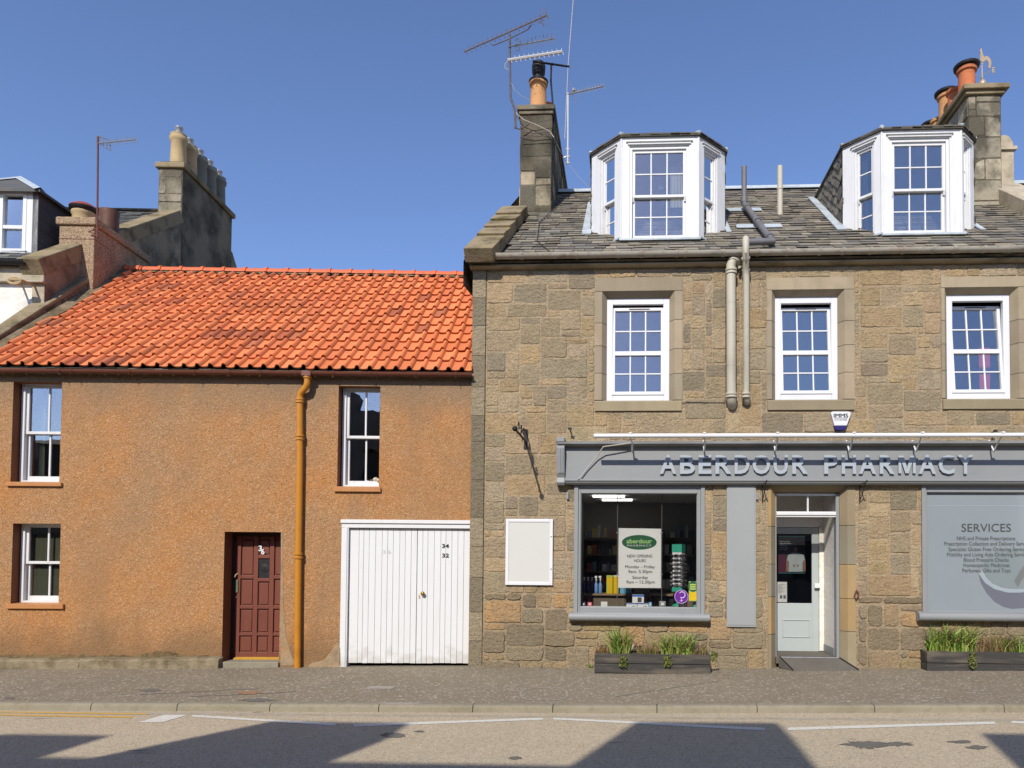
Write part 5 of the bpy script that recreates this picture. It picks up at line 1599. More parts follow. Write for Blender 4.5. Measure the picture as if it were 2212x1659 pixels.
for (x0, x1, y0, y1, m, lab) in ((1256, 1265, 1301, 1311.5, 'navy', 'small dark blue box in the bottom left corner of the shop window'), (1269, 1279, 1301, 1311.5, 'pink', 'small pink and white card on the window ledge'), (1298, 1312, 1300, 1311.5, 'paper', 'small white carton on the left half of the window ledge'),
                              (1401.5, 1408, 1301, 1311.5, 'cyan', 'narrow pale blue pack beside the stacked boxes on the ledge'), (1424, 1438, 1299, 1311.5, 'steel', 'small silver pack on the ledge right of the poster'), (1466, 1475, 1301, 1311.5, 'pink', 'pink pack on the ledge under the purple sticker'), (1477, 1485, 1301, 1311.5, 'pink', 'red pack on the ledge right of the purple sticker'), (1497, 1506, 1301, 1311.5, 'teal', 'teal pack in the bottom right corner of the shop window')):
    o, q = sit('small_pack', lab, 'packet', x0, x1, y0, y1, -0.14, 0.06, m, 'small packs on the window ledge', LZ)
    strip_on(o, q, -0.14, 0.35, 0.8, 'paper', 0.25, 0.75)
# bottles
for k, px in enumerate((1262, 1270, 1279, 1288, 1297)):
    u, z = FR.at(px, 1282, -0.9)
    labs = ['dark blue pump bottle at the left end of the shop counter', 'second blue pump bottle from the left end of the shop counter', 'middle one of the five blue bottles on the shop counter', 'pale blue bottle just left of the white spray bottle', 'pale blue spray bottle with white trigger beside the yellow box']
    o = thing('bottle', labs[k], 'bottle', FR.p(u, -0.85, CT), 'blue bottles on the shop counter')
    mb = MB()
    mb.lathe(FR.p(u, -0.85, CT + 0.001), [(0.028, 0), (0.032, 0.02), (0.032, 0.15), (0.012, 0.19), (0.010, 0.22)], 10)
    mb.build('flask', M['pale_blue' if k > 2 else 'navy'], o, smooth=True)
    mb = MB()
    mb.lathe(FR.p(u, -0.85, CT + 0.22), [(0.013, 0), (0.013, 0.03), (0.02, 0.04), (0.02, 0.06)], 10)
    if k > 2: mb.box(u - 0.03, u + 0.015, 0.83, 0.87, CT + .27, CT + .30, None, Frame((0, 0, 0), (1, 0, 0), (0, 1, 0)))
    mb.build('pump', M['upvc'], o)
# opening hours poster on its wires
WPp = -0.22
po = FR.rect(1336, 1428, 1141, 1270, WPp)
OP = thing('opening_hours_poster', 'white opening hours poster with a green oval logo hung on wires in the shop window', 'poster', FR.p((po[0] + po[1]) / 2, WPp, po[2]))
mb = MB(FR)
mb.slab([(po[0], po[2]), (po[1], po[2]), (po[1], po[3] - 0.008), (po[0], po[3])], WPp - 0.006, WPp)
mb.build('sheet', M['paper'], OP)
mb = MB(FR)
cu, cz = FR.at(1381, 1171.5, WPp)
ru_, rz_ = (po[1] - po[0]) * 0.41, (po[3] - po[2]) * 0.124
mb.slab([(cu + ru_ * math.cos(2 * math.pi * k / 32), cz + rz_ * math.sin(2 * math.pi * k / 32)) for k in range(32)], WPp, WPp + 0.001)
mb.build('logo', M['logo_green'], OP)
P_ = dict(parent=OP, ext=0.0006)
Wt = WPp + 0.001
tx('aberdour', 1353.5, 1408, 1173.5, 1166.5, Wt + .0005, M['logo_lime'], bold=0.02, **P_)
tx('PHARMACY', 1355, 1407, 1180.5, 1176.5, Wt + .0005, M['paper'], gap=1.3, **P_)
for (s, x0, x1, yb, h) in (('NEW OPENING', 1355, 1409, 1204.5, 6.4), ('HOURS', 1370, 1395, 1214.5, 6.4), ('Monday – Friday', 1350.5, 1414.5, 1227.5, 6.4), ('9am- 5.30pm', 1357, 1409, 1238, 6.4), ('Saturday', 1366, 1400, 1250.5, 6.4), ('9am – 12.30pm', 1353, 1414.5, 1260.5, 6.4)):
    tx(s, x0, x1, yb, yb - h, Wt, M['ink_black'], bold=0.014, **P_)
mb = MB()
for px in (1333.5, 1429.5):
    a = FR.at(px, 1200, WPp)[0]
    mb.tube([FR.p(a, WPp, zc2), FR.p(a, WPp, LZ)], 0.005, 5)
for (px, py) in ((1334, 1151), (1429, 1151), (1335, 1241), (1429, 1241)):
    a, b = FR.at(px, py, WPp)
    mb.tube([FR.p(a - 0.02, WPp + 0.004, b), FR.p(a + 0.02, WPp + 0.004, b)], 0.007, 6)
mb.build('hanging_wire', M['steel'], OP)
# spectacle stand
u0_, z0_ = FR.at(1449, 1300, -0.45)
sx0, sx1 = FR.at(1450, 1250, -0.45)[0], FR.at(1472, 1250, -0.45)[0]
sz0, sz1 = FR.at(1460, 1276, -0.45)[1], FR.at(1460, 1176, -0.45)[1]
SS = thing('spectacle_stand', 'tall white and green carousel full of reading glasses in the shop window', 'display stand', FR.p((sx0 + sx1) / 2, -0.5, LZ))
mb = MB(FR)
hw = (sx1 - sx0) / 2
F3 = FR.sub((sx0 + sx1) / 2 + 0.05, -0.62, 0, R(-25))
mb.box(-hw, hw, -hw, hw, sz0, sz1, None, F3)
mb.build('column', M['upvc'], SS, bevel=0.004)
mb = MB(F3)
mb.box(-hw - .003, hw + .003, -hw - .003, hw + .003, sz1 - 0.13, sz1 + 0.005)
mb.box(-hw - .003, hw + .003, -hw - .003, hw + .003, sz0 - 0.02, sz0 + 0.06)
mb.lathe(F3.p(0, 0, LZ - 0.02), [(0.12, 0), (0.10, 0.04), (0.04, 0.06), (0.03, sz0 - LZ)], 12)
mb.build('green_base', M['teal'], SS)
mb = MB(F3)
for side in range(4):
    Fs = F3.sub(0, 0, 0, side * math.pi / 2)
    for colk in (-0.5, 0.5):
        for k in range(8):
            z = sz0 + 0.09 + k * (sz1 - sz0 - 0.24) / 7.5
            uc = colk * hw * 1.15
            for s in (-1, 1):
                mb.slab([(uc + s * 0.03 + 0.026 * math.cos(a * 1.05), z + 0.02 * math.sin(a * 1.05)) for a in range(6)], hw + 0.022, hw + 0.027, None, Fs)
                mb.tube([Fs.p(uc + s * 0.03 + 0.027 * math.cos(a * 1.05), hw + 0.025, z + 0.021 * math.sin(a * 1.05)) for a in range(7)], 0.004, 4)
                mb.tube([Fs.p(uc + s * 0.05, hw + 0.025, z), Fs.p(uc + s * 0.055, hw + 0.002, z - 0.01)], 0.003, 4)
            mb.box(uc - 0.014, uc + 0.014, hw, hw + 0.03, z - 0.004, z + 0.004, None, Fs)
mb.build('reading_glasses', M['spectacles'], SS)
# stickers on the glass
def disc(mb, px, py, rpx, w0, w1, F=FR, n=28, px2=None):
    u, z = F.at(px, py, w0)
    rr = F.at(px + rpx, py, w0)[0] - u
    mb.slab([(u + rr * math.cos(2 * math.pi * k / n), z + rr * math.sin(2 * math.pi * k / n)) for k in range(n)], w0, w1)
    return u, z, rr
S1 = thing('round_sticker', 'round purple sticker with a white crescent and cross on the shop window glass', 'sticker', fp(1472, 1289, -0.03))
mb = MB(FR); u, z, rr = disc(mb, 1472, 1289, 15.5, -0.039, -0.037); mb.build('disc', M['purple'], S1)
mb = MB(FR)
mb.tube([FR.p(u + rr * 0.93 * math.cos(t * math.pi / 14), -0.036, z + rr * 0.93 * math.sin(t * math.pi / 14)) for t in range(29)], 0.0025, 4)
mb.tube([FR.p(u + rr * 0.42 * math.cos(t * math.pi / 10) + 0.01, -0.036, z + 0.03 + rr * 0.42 * math.sin(t * math.pi / 10)) for t in range(-7, 9)], 0.006, 5)
mb.tube([FR.p(u, -0.036, z - 0.022), FR.p(u, -0.036, z - 0.085)], 0.004, 4)
mb.tube([FR.p(u - 0.025, -0.036, z - 0.06), FR.p(u + 0.025, -0.036, z - 0.06)], 0.004, 4)
mb.build('symbol', M['paper'], S1)
S2 = thing('round_sticker', 'round green sticker on a yellow strip at the right edge of the shop window', 'sticker', fp(1497, 1267, -0.03))
mb = MB(FR); disc(mb, 1497, 1267, 11.5, -0.036, -0.034); mb.build('disc', M['logo_green'], S2)
mb = MB(FR)
q = FR.rect(1490, 1503, 1260, 1274, -0.033)
for k in range(3): mb.box(q[0], q[1], -0.0335, -0.032, q[2] + k * 0.035, q[2] + k * 0.035 + 0.024)
mb.build('print', M['lime'], S2)
q = FR.rect(1488, 1506, 1256, 1298, -0.038)
mb = MB(FR); mb.box(q[0], q[1], -0.0385, -0.037, q[2], q[3]); mb.build('strip', M['lime'], S2)
q2 = FR.rect(1488, 1506, 1279, 1298, -0.038)
mb = MB(FR); mb.box(q2[0] + .01, q2[1] - .01, -0.037, -0.036, q2[2] + .01, q2[3]); mb.build('strip', M['yellow'], S2)

# planters
def planter(x0, x1, wb, wf, zt, z0, lab, nm='planter'):
    P = thing(nm, lab, 'planter', ((x0 + x1) / 2, -(wb + wf) / 2, z0), 'black timber planters under the shop windows')
    zm = (z0 + zt) / 2
    for (a, b) in ((z0 + 0.004, zm - 0.004), (zm + 0.004, zt)):
        mb = MB(FR)
        mb.box(x0, x1, wf - 0.04, wf, a, b)
        mb.box(x0, x1, wb, wb + 0.04, a, b)
        mb.box(x0, x0 + 0.04, wb + .041, wf - .041, a, b)
        mb.box(x1 - 0.04, x1, wb + .041, wf - .041, a, b)
        mb.build('board', M['timber_black'], P, bevel=0.006)
    mb = MB(FR)
    n = 30
    vs, fs = [], []
    for i in range(n + 1):
        for j in range(4): vs.append(FR.p(x0 + 0.03 + (x1 - x0 - 0.06) * i / n, wb + 0.03 + (wf - wb - 0.06) * j / 3, zt - 0.03 + random.random() * 0.03))
    for i in range(n):
        for j in range(3): fs.append((i * 4 + j, i * 4 + j + 1, i * 4 + j + 5, i * 4 + j + 4))
    mb.mesh(vs, fs)
    mb.build('soil', M['soil'], P)
    return P
pz = gz(1) - 0.012
pf = gpt(1400, 1456.5)
pw = -pf.y
px0, px1 = FR.at(1284, 1440, pw)[0], FR.at(1535, 1440, pw)[0]
pzt = FR.at(1400, 1413.5, pw)[1]
planter(px0, px1, pw - 0.42, pw, pzt, pz, 'black timber planter with two grass clumps under the left shop window')
pf2 = gpt(2100, 1450.5)
pw2 = -pf2.y
qx0, qx1 = FR.at(2003, 1430, pw2)[0], FR.at(2003, 1430, pw2)[0] + 2.3
pzt2 = FR.at(2100, 1408.5, pw2)[1]
planter(qx0, qx1, pw2 - 0.42, pw2, pzt2, pz, 'black timber planter with tall grass under the frosted right window')
GR = [C(112, 148, 52), C(140, 174, 70), C(92, 126, 46), C(166, 190, 96), C(122, 144, 60), C(178, 170, 100)]
DRY = [C(150, 120, 80), C(130, 104, 74), C(170, 136, 92), C(110, 90, 66)]
def blades(mb, c, n, h, spread, cols, wd=0.007, droop=0.5, seed=None, sx=0.10, sy=0.08):
    for _ in range(n):
        a = random.uniform(0, 2 * math.pi)
        L = h * random.uniform(0.45, 1.1)
        lean = spread * random.random() ** 0.8
        d = Vector((math.cos(a), math.sin(a), 0))
        side = Vector((-d.y, d.x, 0)) * wd * random.uniform(0.6, 1.3)
        rot = Matrix.Rotation(random.uniform(0, 3.14), 3, 'Z')
        side = rot @ side
        b = Vector(c) + Vector((jit(sx), jit(sy), 0))
        k = 5
        vs = []
        col = vary(random.choice(cols), 0.18, 0.05)
        for i in range(k + 1):
            t = i / k
            q = b + Vector((0, 0, L * (math.sin(t * 1.35) if droop else t) * (1 - 0.35 * droop * t * lean / max(.01, spread)))) + d * (lean * L * (t ** 1.7) * 1.6)
            w = side * (1 - t ** 2)
            vs += [q - w, q + w]
        mb.mesh(vs, [(2 * i, 2 * i + 1, 2 * i + 3, 2 * i + 2) for i in range(k)], col)
def plant(name, lab, cat, c, parts, group=None):
    mb = MB()
    for (off, n, h, sp, cols, kw) in parts: blades(mb, Vector(c) + Vector(off), n, h, sp, cols, **kw)
    return tag(mb.build(name, M['grass']), lab, cat, group)
def pc(px, w, zt): return FR.p(FR.at(px, 1410, w)[0], w, zt - 0.03)
pm, pm2 = pw - 0.22, pw2 - 0.22
plant('grass_plant', 'bright green spiky grass clump in the left half of the left planter', 'plant', pc(1340, pm, pzt), [((0, 0, 0), 200, 0.44, 0.65, GR + DRY[:1], dict(sx=0.15, wd=0.009))], 'grass clumps in the planters')
plant('grass_plant', 'wider green grass clump in the right half of the left planter', 'plant', pc(1462, pm, pzt), [((0, 0, 0), 190, 0.38, 0.85, GR + DRY[:1], dict(sx=0.24, wd=0.009)), ((0.12, 0, 0), 60, 0.36, 0.9, GR, {})], 'grass clumps in the planters')
plant('dry_plant', 'dry brown heather at the left end of the left planter', 'plant', pc(1302, pm, pzt), [((0, 0, 0), 130, 0.20, 0.6, DRY, dict(sx=0.1, wd=0.004))], 'dry stalks in the planters')
plant('dry_plant', 'dry brown stalks between the two grass clumps of the left planter', 'plant', pc(1400, pm, pzt), [((0, 0, 0), 150, 0.24, 0.6, DRY + GR[:1], dict(sx=0.17, wd=0.004))], 'dry stalks in the planters')
plant('dry_plant', 'dry brown tuft at the right end of the left planter', 'plant', pc(1512, pm, pzt), [((0, 0, 0), 90, 0.20, 0.7, DRY + GR[:1], dict(sx=0.12, wd=0.004))], 'dry stalks in the planters')
def trail(px, py, w, lab, n=160, h=0.2, wdt=0.06):
    mb = MB()
    u, z = FR.at(px, py, w)
    for _ in range(n):
        b = FR.p(u + jit(wdt) * 0.8, w + 0.02 + random.random() * 0.03, z - random.random() * h)
        a = Vector((jit(1), -random.random(), jit(1))).normalized()
        s = a.cross(Vector((jit(1), jit(1), jit(1)))).normalized() * 0.008
        e = b + a * random.uniform(0.015, 0.035)
        mb.mesh([b - s * .4, b + s * .4, e + s, e - s], [(0, 1, 2, 3)], vary(random.choice([C(96, 112, 40), C(120, 132, 50), C(140, 140, 70)]), 0.2))
    return tag(mb.build('trailing_plant', M['grass']), lab, 'plant', 'trailing plants over the planter edges')
trail(1346, 1415, pw, 'small trailing sprig hanging over the front of the left planter, under its left clump', h=0.17)
trail(1441, 1415, pw, 'small trailing sprig hanging over the front of the left planter, under its right clump', h=0.17)
trail(1542, 1408, pw - 0.15, 'green sprig poking out past the right end of the left planter', h=0.14)
trail(2098, 1410, pw2, 'yellow green sprig hanging over the front of the right planter', h=0.22)
plant('grass_plant', 'big green grass clump at the left end of the right planter', 'plant', pc(2050, pm2, pzt2), [((-0.12, 0, 0), 190, 0.44, 0.8, GR + DRY[:1], dict(sx=0.22, wd=0.009)), ((0.14, 0, 0), 200, 0.50, 0.75, GR, dict(sx=0.22, wd=0.009))], 'grass clumps in the planters')
plant('dry_plant', 'tall dry brown stalks in the middle of the right planter', 'plant', pc(2140, pm2, pzt2), [((0, 0, 0), 260, 0.36, 0.5, DRY + GR[:1], dict(sx=0.3, wd=0.004))], 'dry stalks in the planters')
plant('grass_plant', 'pale green leafy clump at the cut off right side of the right planter', 'plant', pc(2200, pm2, pzt2), [((0, 0, 0), 160, 0.34, 0.7, GR + DRY[:1], dict(sx=0.26))], 'grass clumps in the planters')
for (px, w, lab) in ((1374, 0.05, 'tiny green weed at the foot of the stub pipe on the stone wall'), (1277 - 3, 0.04, 'tiny weed at the foot of the stone wall between notice board and planter')):
    u = FR.at(px, 1440, w)[0]
    plant('weed', lab, 'weed', FR.p(u, w, gz(u) - 0.01), [((0, 0, 0), 30, 0.09, 0.9, GR, dict(sx=0.03, sy=0.02, wd=0.005))], 'weeds along the wall foot')
# leaf litter
mb = MB()
for (px, py, n, sx) in ((1552, 1456, 40, 26), (1560, 1464, 24, 18), (1668, 1440, 50, 12), (1900, 1444, 40, 60), (1205, 1444, 18, 20), (1440, 1459, 40, 90)):
    for _ in range(n):
        q = gpt(px + jit(sx), py + jit(3.5))
        a = random.random() * 6.3
        s = random.uniform(0.006, 0.018)
        mb.mesh([q + Vector((math.cos(a + k * 1.57) * s, math.sin(a + k * 1.57) * s * .7, 0.006 + jit(.006))) for k in range(4)], [(0, 1, 2, 3)], vary(random.choice([C(120, 70, 44), C(70, 58, 44), C(150, 100, 66)]), 0.3))
tag(mb.build('leaf_litter', M['grass']), 'scattered dry brown leaves and grit along the wall foot', 'leaves', None, 'stuff')
q = aty(82, 1530.5, kerb_y(-7) - 0.12)
zz = gz(q.x) - 0.113
q = atz(82, 1531, zz)
mb = MB()
mb.box(q.x - 0.11, q.x + 0.12, -q.y - 0.03, -q.y + 0.03, zz, zz + 0.01)
lt = mb.build('litter', M['paper'])
tag(lt, 'crumpled red and white wrapper lying in the gutter by the kerb on the left', 'litter')
mb = MB()
mb.box(q.x - 0.07, q.x + 0.09, -q.y - 0.015, -q.y + 0.02, zz + 0.0101, zz + 0.012)
mb.build('red_print', M['pink'], lt)
# ------------------------------------------------------------------ cottage (left, frame FL)
CO = thing('harled_cottage', 'low orange harled cottage with a red pantile roof and white garage doors', 'house', FL.p(-3.8, 0, 0))
def lrect(*a, w=0.0): return FL.rect(*a, w)
EZ = FL.at(700, 812)[1]                                                  # wall head
LU = -8.26                                                              # left end of the cottage
w1 = lrect(26, 131, 825, 1041)
w2 = lrect(25.5, 129, 1131, 1304)
w3 = lrect(730, 820, 834, 1051)
dr_ = list(lrect(482, 605, 1149, 1438)); dr_[2] = -0.3
gd = list(lrect(737, 1030, 1124, 1438)); gd[1] = 0.0; gd[2] = -0.3
CU1 = -0.004
mb = MB(FL)
wall_mesh(mb, LU, CU1, -0.5, EZ + 0.02, [w1, w2, w3, dr_, gd], 0.30)
mb.build('wall', M['harl'], CO)
mb = MB(FL)
WDc = 6.6
mb.box(LU, LU + 0.3, -WDc, -0.302, -0.5, EZ)
mb.box(LU, CU1, -WDc - 0.3, -WDc - 0.002, -0.5, EZ)
mb.build('rear_wall', M['harl_dark'], CO)
# painted reveals and sills
for (o, dd, top_) in ((w1, -0.22, True), (w3, -0.22, True), (w2, -0.22, False), (dr_, -0.28, True)):
    mb = MB(FL)
    z_ = max(o[2], -0.1)
    pts = [(o[0] + .003, z_), (o[0] + .003, o[3] - .003)] + ([(o[1], o[3] - .003)] if top_ else [])
    for (q0_, q1_) in zip(pts[:-1], pts[1:]):
        mb.face([(q0_[0], 0.002, q0_[1]), (q0_[0], dd, q0_[1]), (q1_[0], dd, q1_[1]), (q1_[0], 0.002, q1_[1])])
    mb.build('painted_reveal', M['reveal'], CO)
for (o, (x0, x1, y0, y1)) in ((w1, (12, 132, 1041, 1050)), (w2, (12, 136, 1304, 1315)), (w3, (721, 822, 1051, 1062))):
    s = lrect(x0, x1, y0, y1, w=0.04)
    mb = MB(FL)
    mb.prism([(-0.22, s[2]), (0.045, s[2]), (0.045, s[3] - 0.008), (-0.22, s[3] + 0.012)], s[0], s[1])
    mb.build('window_sill', M['paint_orange'], CO, bevel=0.005)
for o in (w1, w2, w3):
    sash_set(CO, FL, (o[0] + 0.02, o[1] + 0.09, o[2] + 0.005, o[3] + 0.05), 2, 1, -0.15, GL_COT if o is not w2 else GL_LOW, horns=False, nameframe='window', frame=0.06, st=0.045, bw=0.028)
    room(CO, FL, o[0] - 0.3, o[1] + 0.3, o[2] - 0.3, o[3] + 0.15, 1.8)
mb = MB(FL)
mb.box(w2[0] + 0.03, w2[1] + 0.08, -0.29, -0.285, w2[2] + .05, w2[3])
mb.build('blind', M['blind'], CO)
curtain(CO, FL, w1[0] + 0.10, w1[0] + 0.24, -0.40, w1[2] - .05, w1[3] + .05, n=3)
# ornaments on window boards
def pebble(F, px, py, w, r, lab):
    u, z = F.at(px, py, w)
    mb = MB()
    mb.lathe(F.p(u, w, w3[2] + 0.10), [(0.001, 0), (r * .8, r * .3), (r, r * .8), (r * .7, r * 1.4), (0.001, r * 1.6)], 10)
    return tag(mb.build('white_stone', M['stone_pebble'], None, smooth=True), lab, 'stone', 'stones on the cottage window board')
pebble(FL, 812, 1020, -0.26, 0.052, 'largest pale stone on the window board of the cottage window beside the downpipe')
pebble(FL, 803, 1030, -0.30, 0.035, 'middle sized pale stone on the cottage window board, left of the largest')
pebble(FL, 818, 1033, -0.22, 0.036, 'pale stone at the right edge of the cottage window board')
pebble(FL, 795, 1035, -0.26, 0.022, 'smallest pale stone on the cottage window board')
mb = MB(FL)
mb.box(w3[0] + .05, w3[1] + .1, -0.40, -0.235, w3[2] + 0.07, w3[2] + 0.098)
mb.build('window_board', M['white_paint'], CO)
# plinth of stone along the foot
mb = MB(FL)
pu = [LU - 0.4]
for px in (175, 330, 475): pu.append(FL.at(px, 1435, 0.1)[0])
for k in range(3):
    a, b = pu[k] + 0.004, pu[k + 1] - 0.004
    zg_ = gz((FL.p(a, 0, 0)).x)
    n = 16
    prof = []
    for i in range(n):
        x0, x1 = a + (b - a) * i / n, a + (b - a) * (i + 1) / n
        if i == 0: h0, w0 = 0.155 + jit(.01), 0.15 + jit(.008)
        h1, w1_ = 0.155 + jit(.01), 0.15 + jit(.008)
        for (x, h, w) in ((x0, h0, w0), (x1, h1, w1_)): prof.append([FL.p(x, -0.02, zg_ + h + .02), FL.p(x, w - 0.02, zg_ + h), FL.p(x, w, zg_ + h - 0.025), FL.p(x, w + 0.01, zg_ - 0.1)])
        h0, w0 = h1, w1_
    vs = [v for q in prof for v in q]
    m_ = len(prof)
    mb.mesh(vs, [(4 * i + j, 4 * i + 4 + j, 4 * i + 5 + j, 4 * i + 1 + j) for i in range(m_ - 1) for j in range(3)] + [(0, 1, 2, 3), (4 * m_ - 1, 4 * m_ - 2, 4 * m_ - 3, 4 * m_ - 4)])
mb.build('plinth', M['mortar_grey'], CO)
mb = MB(FL)                                                             # mossy edge above it
n = 90
top = [(LU + (pu[3] - .1 - LU) * i / n, gz(-6) + 0.165 + 0.035 * random.random() + (0.07 * math.exp(-((i / n - 0.80) / 0.07) ** 2))) for i in range(n + 1)]
for i in range(n): mb.face([(top[i][0], 0.012, gz(-6) + 0.14), (top[i + 1][0], 0.012, gz(-6) + 0.14), (top[i + 1][0], 0.004, top[i + 1][1]), (top[i][0], 0.004, top[i][1])])
mb.build('moss', M['harl_dirt'], CO)
# grey worn render patches
mb = MB(FL)
def wpatch(pts, w=0.004): mb.face([(*(lambda q: (q[0], w, q[1]))(FL.at(x, y)),) for (x, y) in pts][::-1])
wpatch([(607, 1151), (611, 1152), (612, 1300), (618, 1380), (632, 1420), (640, 1436), (606, 1438)])
wpatch([(726, 1445), (660, 1445), (672, 1432), (700, 1426), (716, 1405), (729, 1385), (735, 1400), (736, 1438)])
mb.build('worn_render', M['worn'], CO)
# front door
sw_ = -0.28
d = FL.rect(508, 612, 1163, 1422, sw_)
DO = (FL.at(508, 1300, sw_)[0], dr_[1] + 0.02, FL.at(555, 1420, sw_)[1], dr_[3] - 0.06)
mb = MB(FL)
frame_box(mb, FL, dr_[0] + 0.005, dr_[1] + 0.06, DO[2] - .02, dr_[3], DO[0] - dr_[0] - 0.005, 0.04, 0.001, 0.06, sw_ - 0.06, sw_ + 0.02)
mb.build('door_frame', M['dark_frame'], CO, bevel=0.004)
mb = MB(FL)
dx0, dx1, dz0_, dz1_ = DO
dw = dx1 - dx0
mb.box(dx0, dx1, sw_ - 0.045, sw_ - 0.03, dz0_, dz1_)
vb_ = [0.0, 0.085, 0.335, 0.415, 0.64, 0.72, 0.93, 1.0]
for (a, b) in ((0, 0.09), (0.335, 0.42), (0.635, 0.72), (0.94, 1.0)):
    mb.box(dx0 + dw * a, dx0 + dw * b, sw_ - 0.03, sw_, dz0_, dz1_)
def dzp(py): return FL.at(556, py, sw_)[1]
def rails(a, b, ys):
    for (y0, y1) in ys: mb.box(dx0 + dw * a, dx0 + dw * b, sw_ - 0.03, sw_ - 0.001, dzp(y1), dzp(y0))
side = [(1243, 1250), (1308, 1315), (1367, 1373), (1409, 1420)]
rails(0.09, 0.335, side)
rails(0.72, 0.94, side)
rails(0.42, 0.635, [(1199, 1206), (1249, 1256), (1308, 1315), (1367, 1373), (1409, 1420)])
for (a, b) in ((0.09, 0.335), (0.42, 0.635), (0.72, 0.94)):
    ys = [(dzp(1165), dzp(1243)), (dzp(1250), dzp(1308)), (dzp(1315), dzp(1367)), (dzp(1373), dzp(1409))] if a != 0.42 else [(dzp(1165), dzp(1199)), (dzp(1256), dzp(1308)), (dzp(1315), dzp(1367)), (dzp(1373), dzp(1409))]
    for (zt_, zb_) in ys:
        e = 0.022
        u0_, u1_ = dx0 + dw * a + e, dx0 + dw * b - e
        mb.box(u0_, u1_, sw_ - 0.0299, sw_ - 0.015, zb_ + e, zt_ - e)
fd = mb.build('door', M['maroon'], CO, bevel=0.004)
mb = MB(FL)
mb.box(dx0 + dw * 0.42, dx0 + dw * 0.635, sw_ - 0.0298, sw_ - 0.022, dzp(1249), dzp(1206))
c_ = FL.p(dx0 + dw * 0.53, sw_ - 0.02, (dzp(1249) + dzp(1206)) / 2)
mb.lathe(c_ , [(0.068, 0), (0.06, 0.004), (0.05, 0.002), (0.035, 0.008), (0.02, 0.006), (0.012, 0.014)], 24, None, FL.W)
dg = mb.build('door_glass', M['black_iron'], fd, smooth=True)
a3, a6 = FL.at(561, 1181, sw_), FL.at(567, 1196, sw_)
for (s, x, yb, h) in (('3', 559, 1190, 11), ('6', 564.5, 1197, 11)):
    u, z = FL.at(x, yb, sw_)
    text(s, FL, u, u + 0.055, z, z + 0.085, sw_ + 0.004, M['old_brass' if s == '9' else 'upvc'], 'house_number', fd, 0.006, 0.03)
mb = MB(FL)
u, z = FL.at(511, 1253, sw_)
mb.box(u - 0.012, u + 0.03, sw_, sw_ + 0.02, dzp(1280), dzp(1253))
mb.build('letter_plate', M['old_brass'], fd, bevel=0.003)
mb = MB()
mb.tube([FL.p(u + 0.015, sw_, dzp(1240)), FL.p(u + 0.0, sw_ + 0.04, dzp(1242)), FL.p(u - 0.01, sw_ + 0.05, dzp(1247))], 0.012, 8)
mb.lathe(FL.p(u + .0, sw_, dzp(1290)), [(0.015, 0), (0.015, 0.01), (0.005, 0.02)], 10, None, FL.W)
mb.build('handle', M['cream_pot'], fd, smooth=True)
mb = MB(FL)
mb.prism([(sw_ - 0.05, DO[2] - 0.03), (sw_ + 0.05, DO[2] - 0.03), (sw_ + 0.05, DO[2] - 0.012), (sw_, DO[2] + 0.006), (sw_ - 0.05, DO[2] + 0.006)], DO[0] + .005, dr_[1] + .02)
mb.build('threshold_bar', M['yellow_bar'], fd)
zdo = gz(FL.p(dr_[0], 0, 0).x)
mb = MB(FL)
mb.box(dr_[0] - 0.02, dr_[1] + 0.01, -0.40, 0.05, zdo - 0.2, DO[2] - 0.031)
mb.build('doorstep', M['kerb'], CO, bevel=0.012)
room(CO, FL, dr_[0] - 0.2, dr_[1] + 0.3, -0.1, dr_[3], 0.8, -0.36)
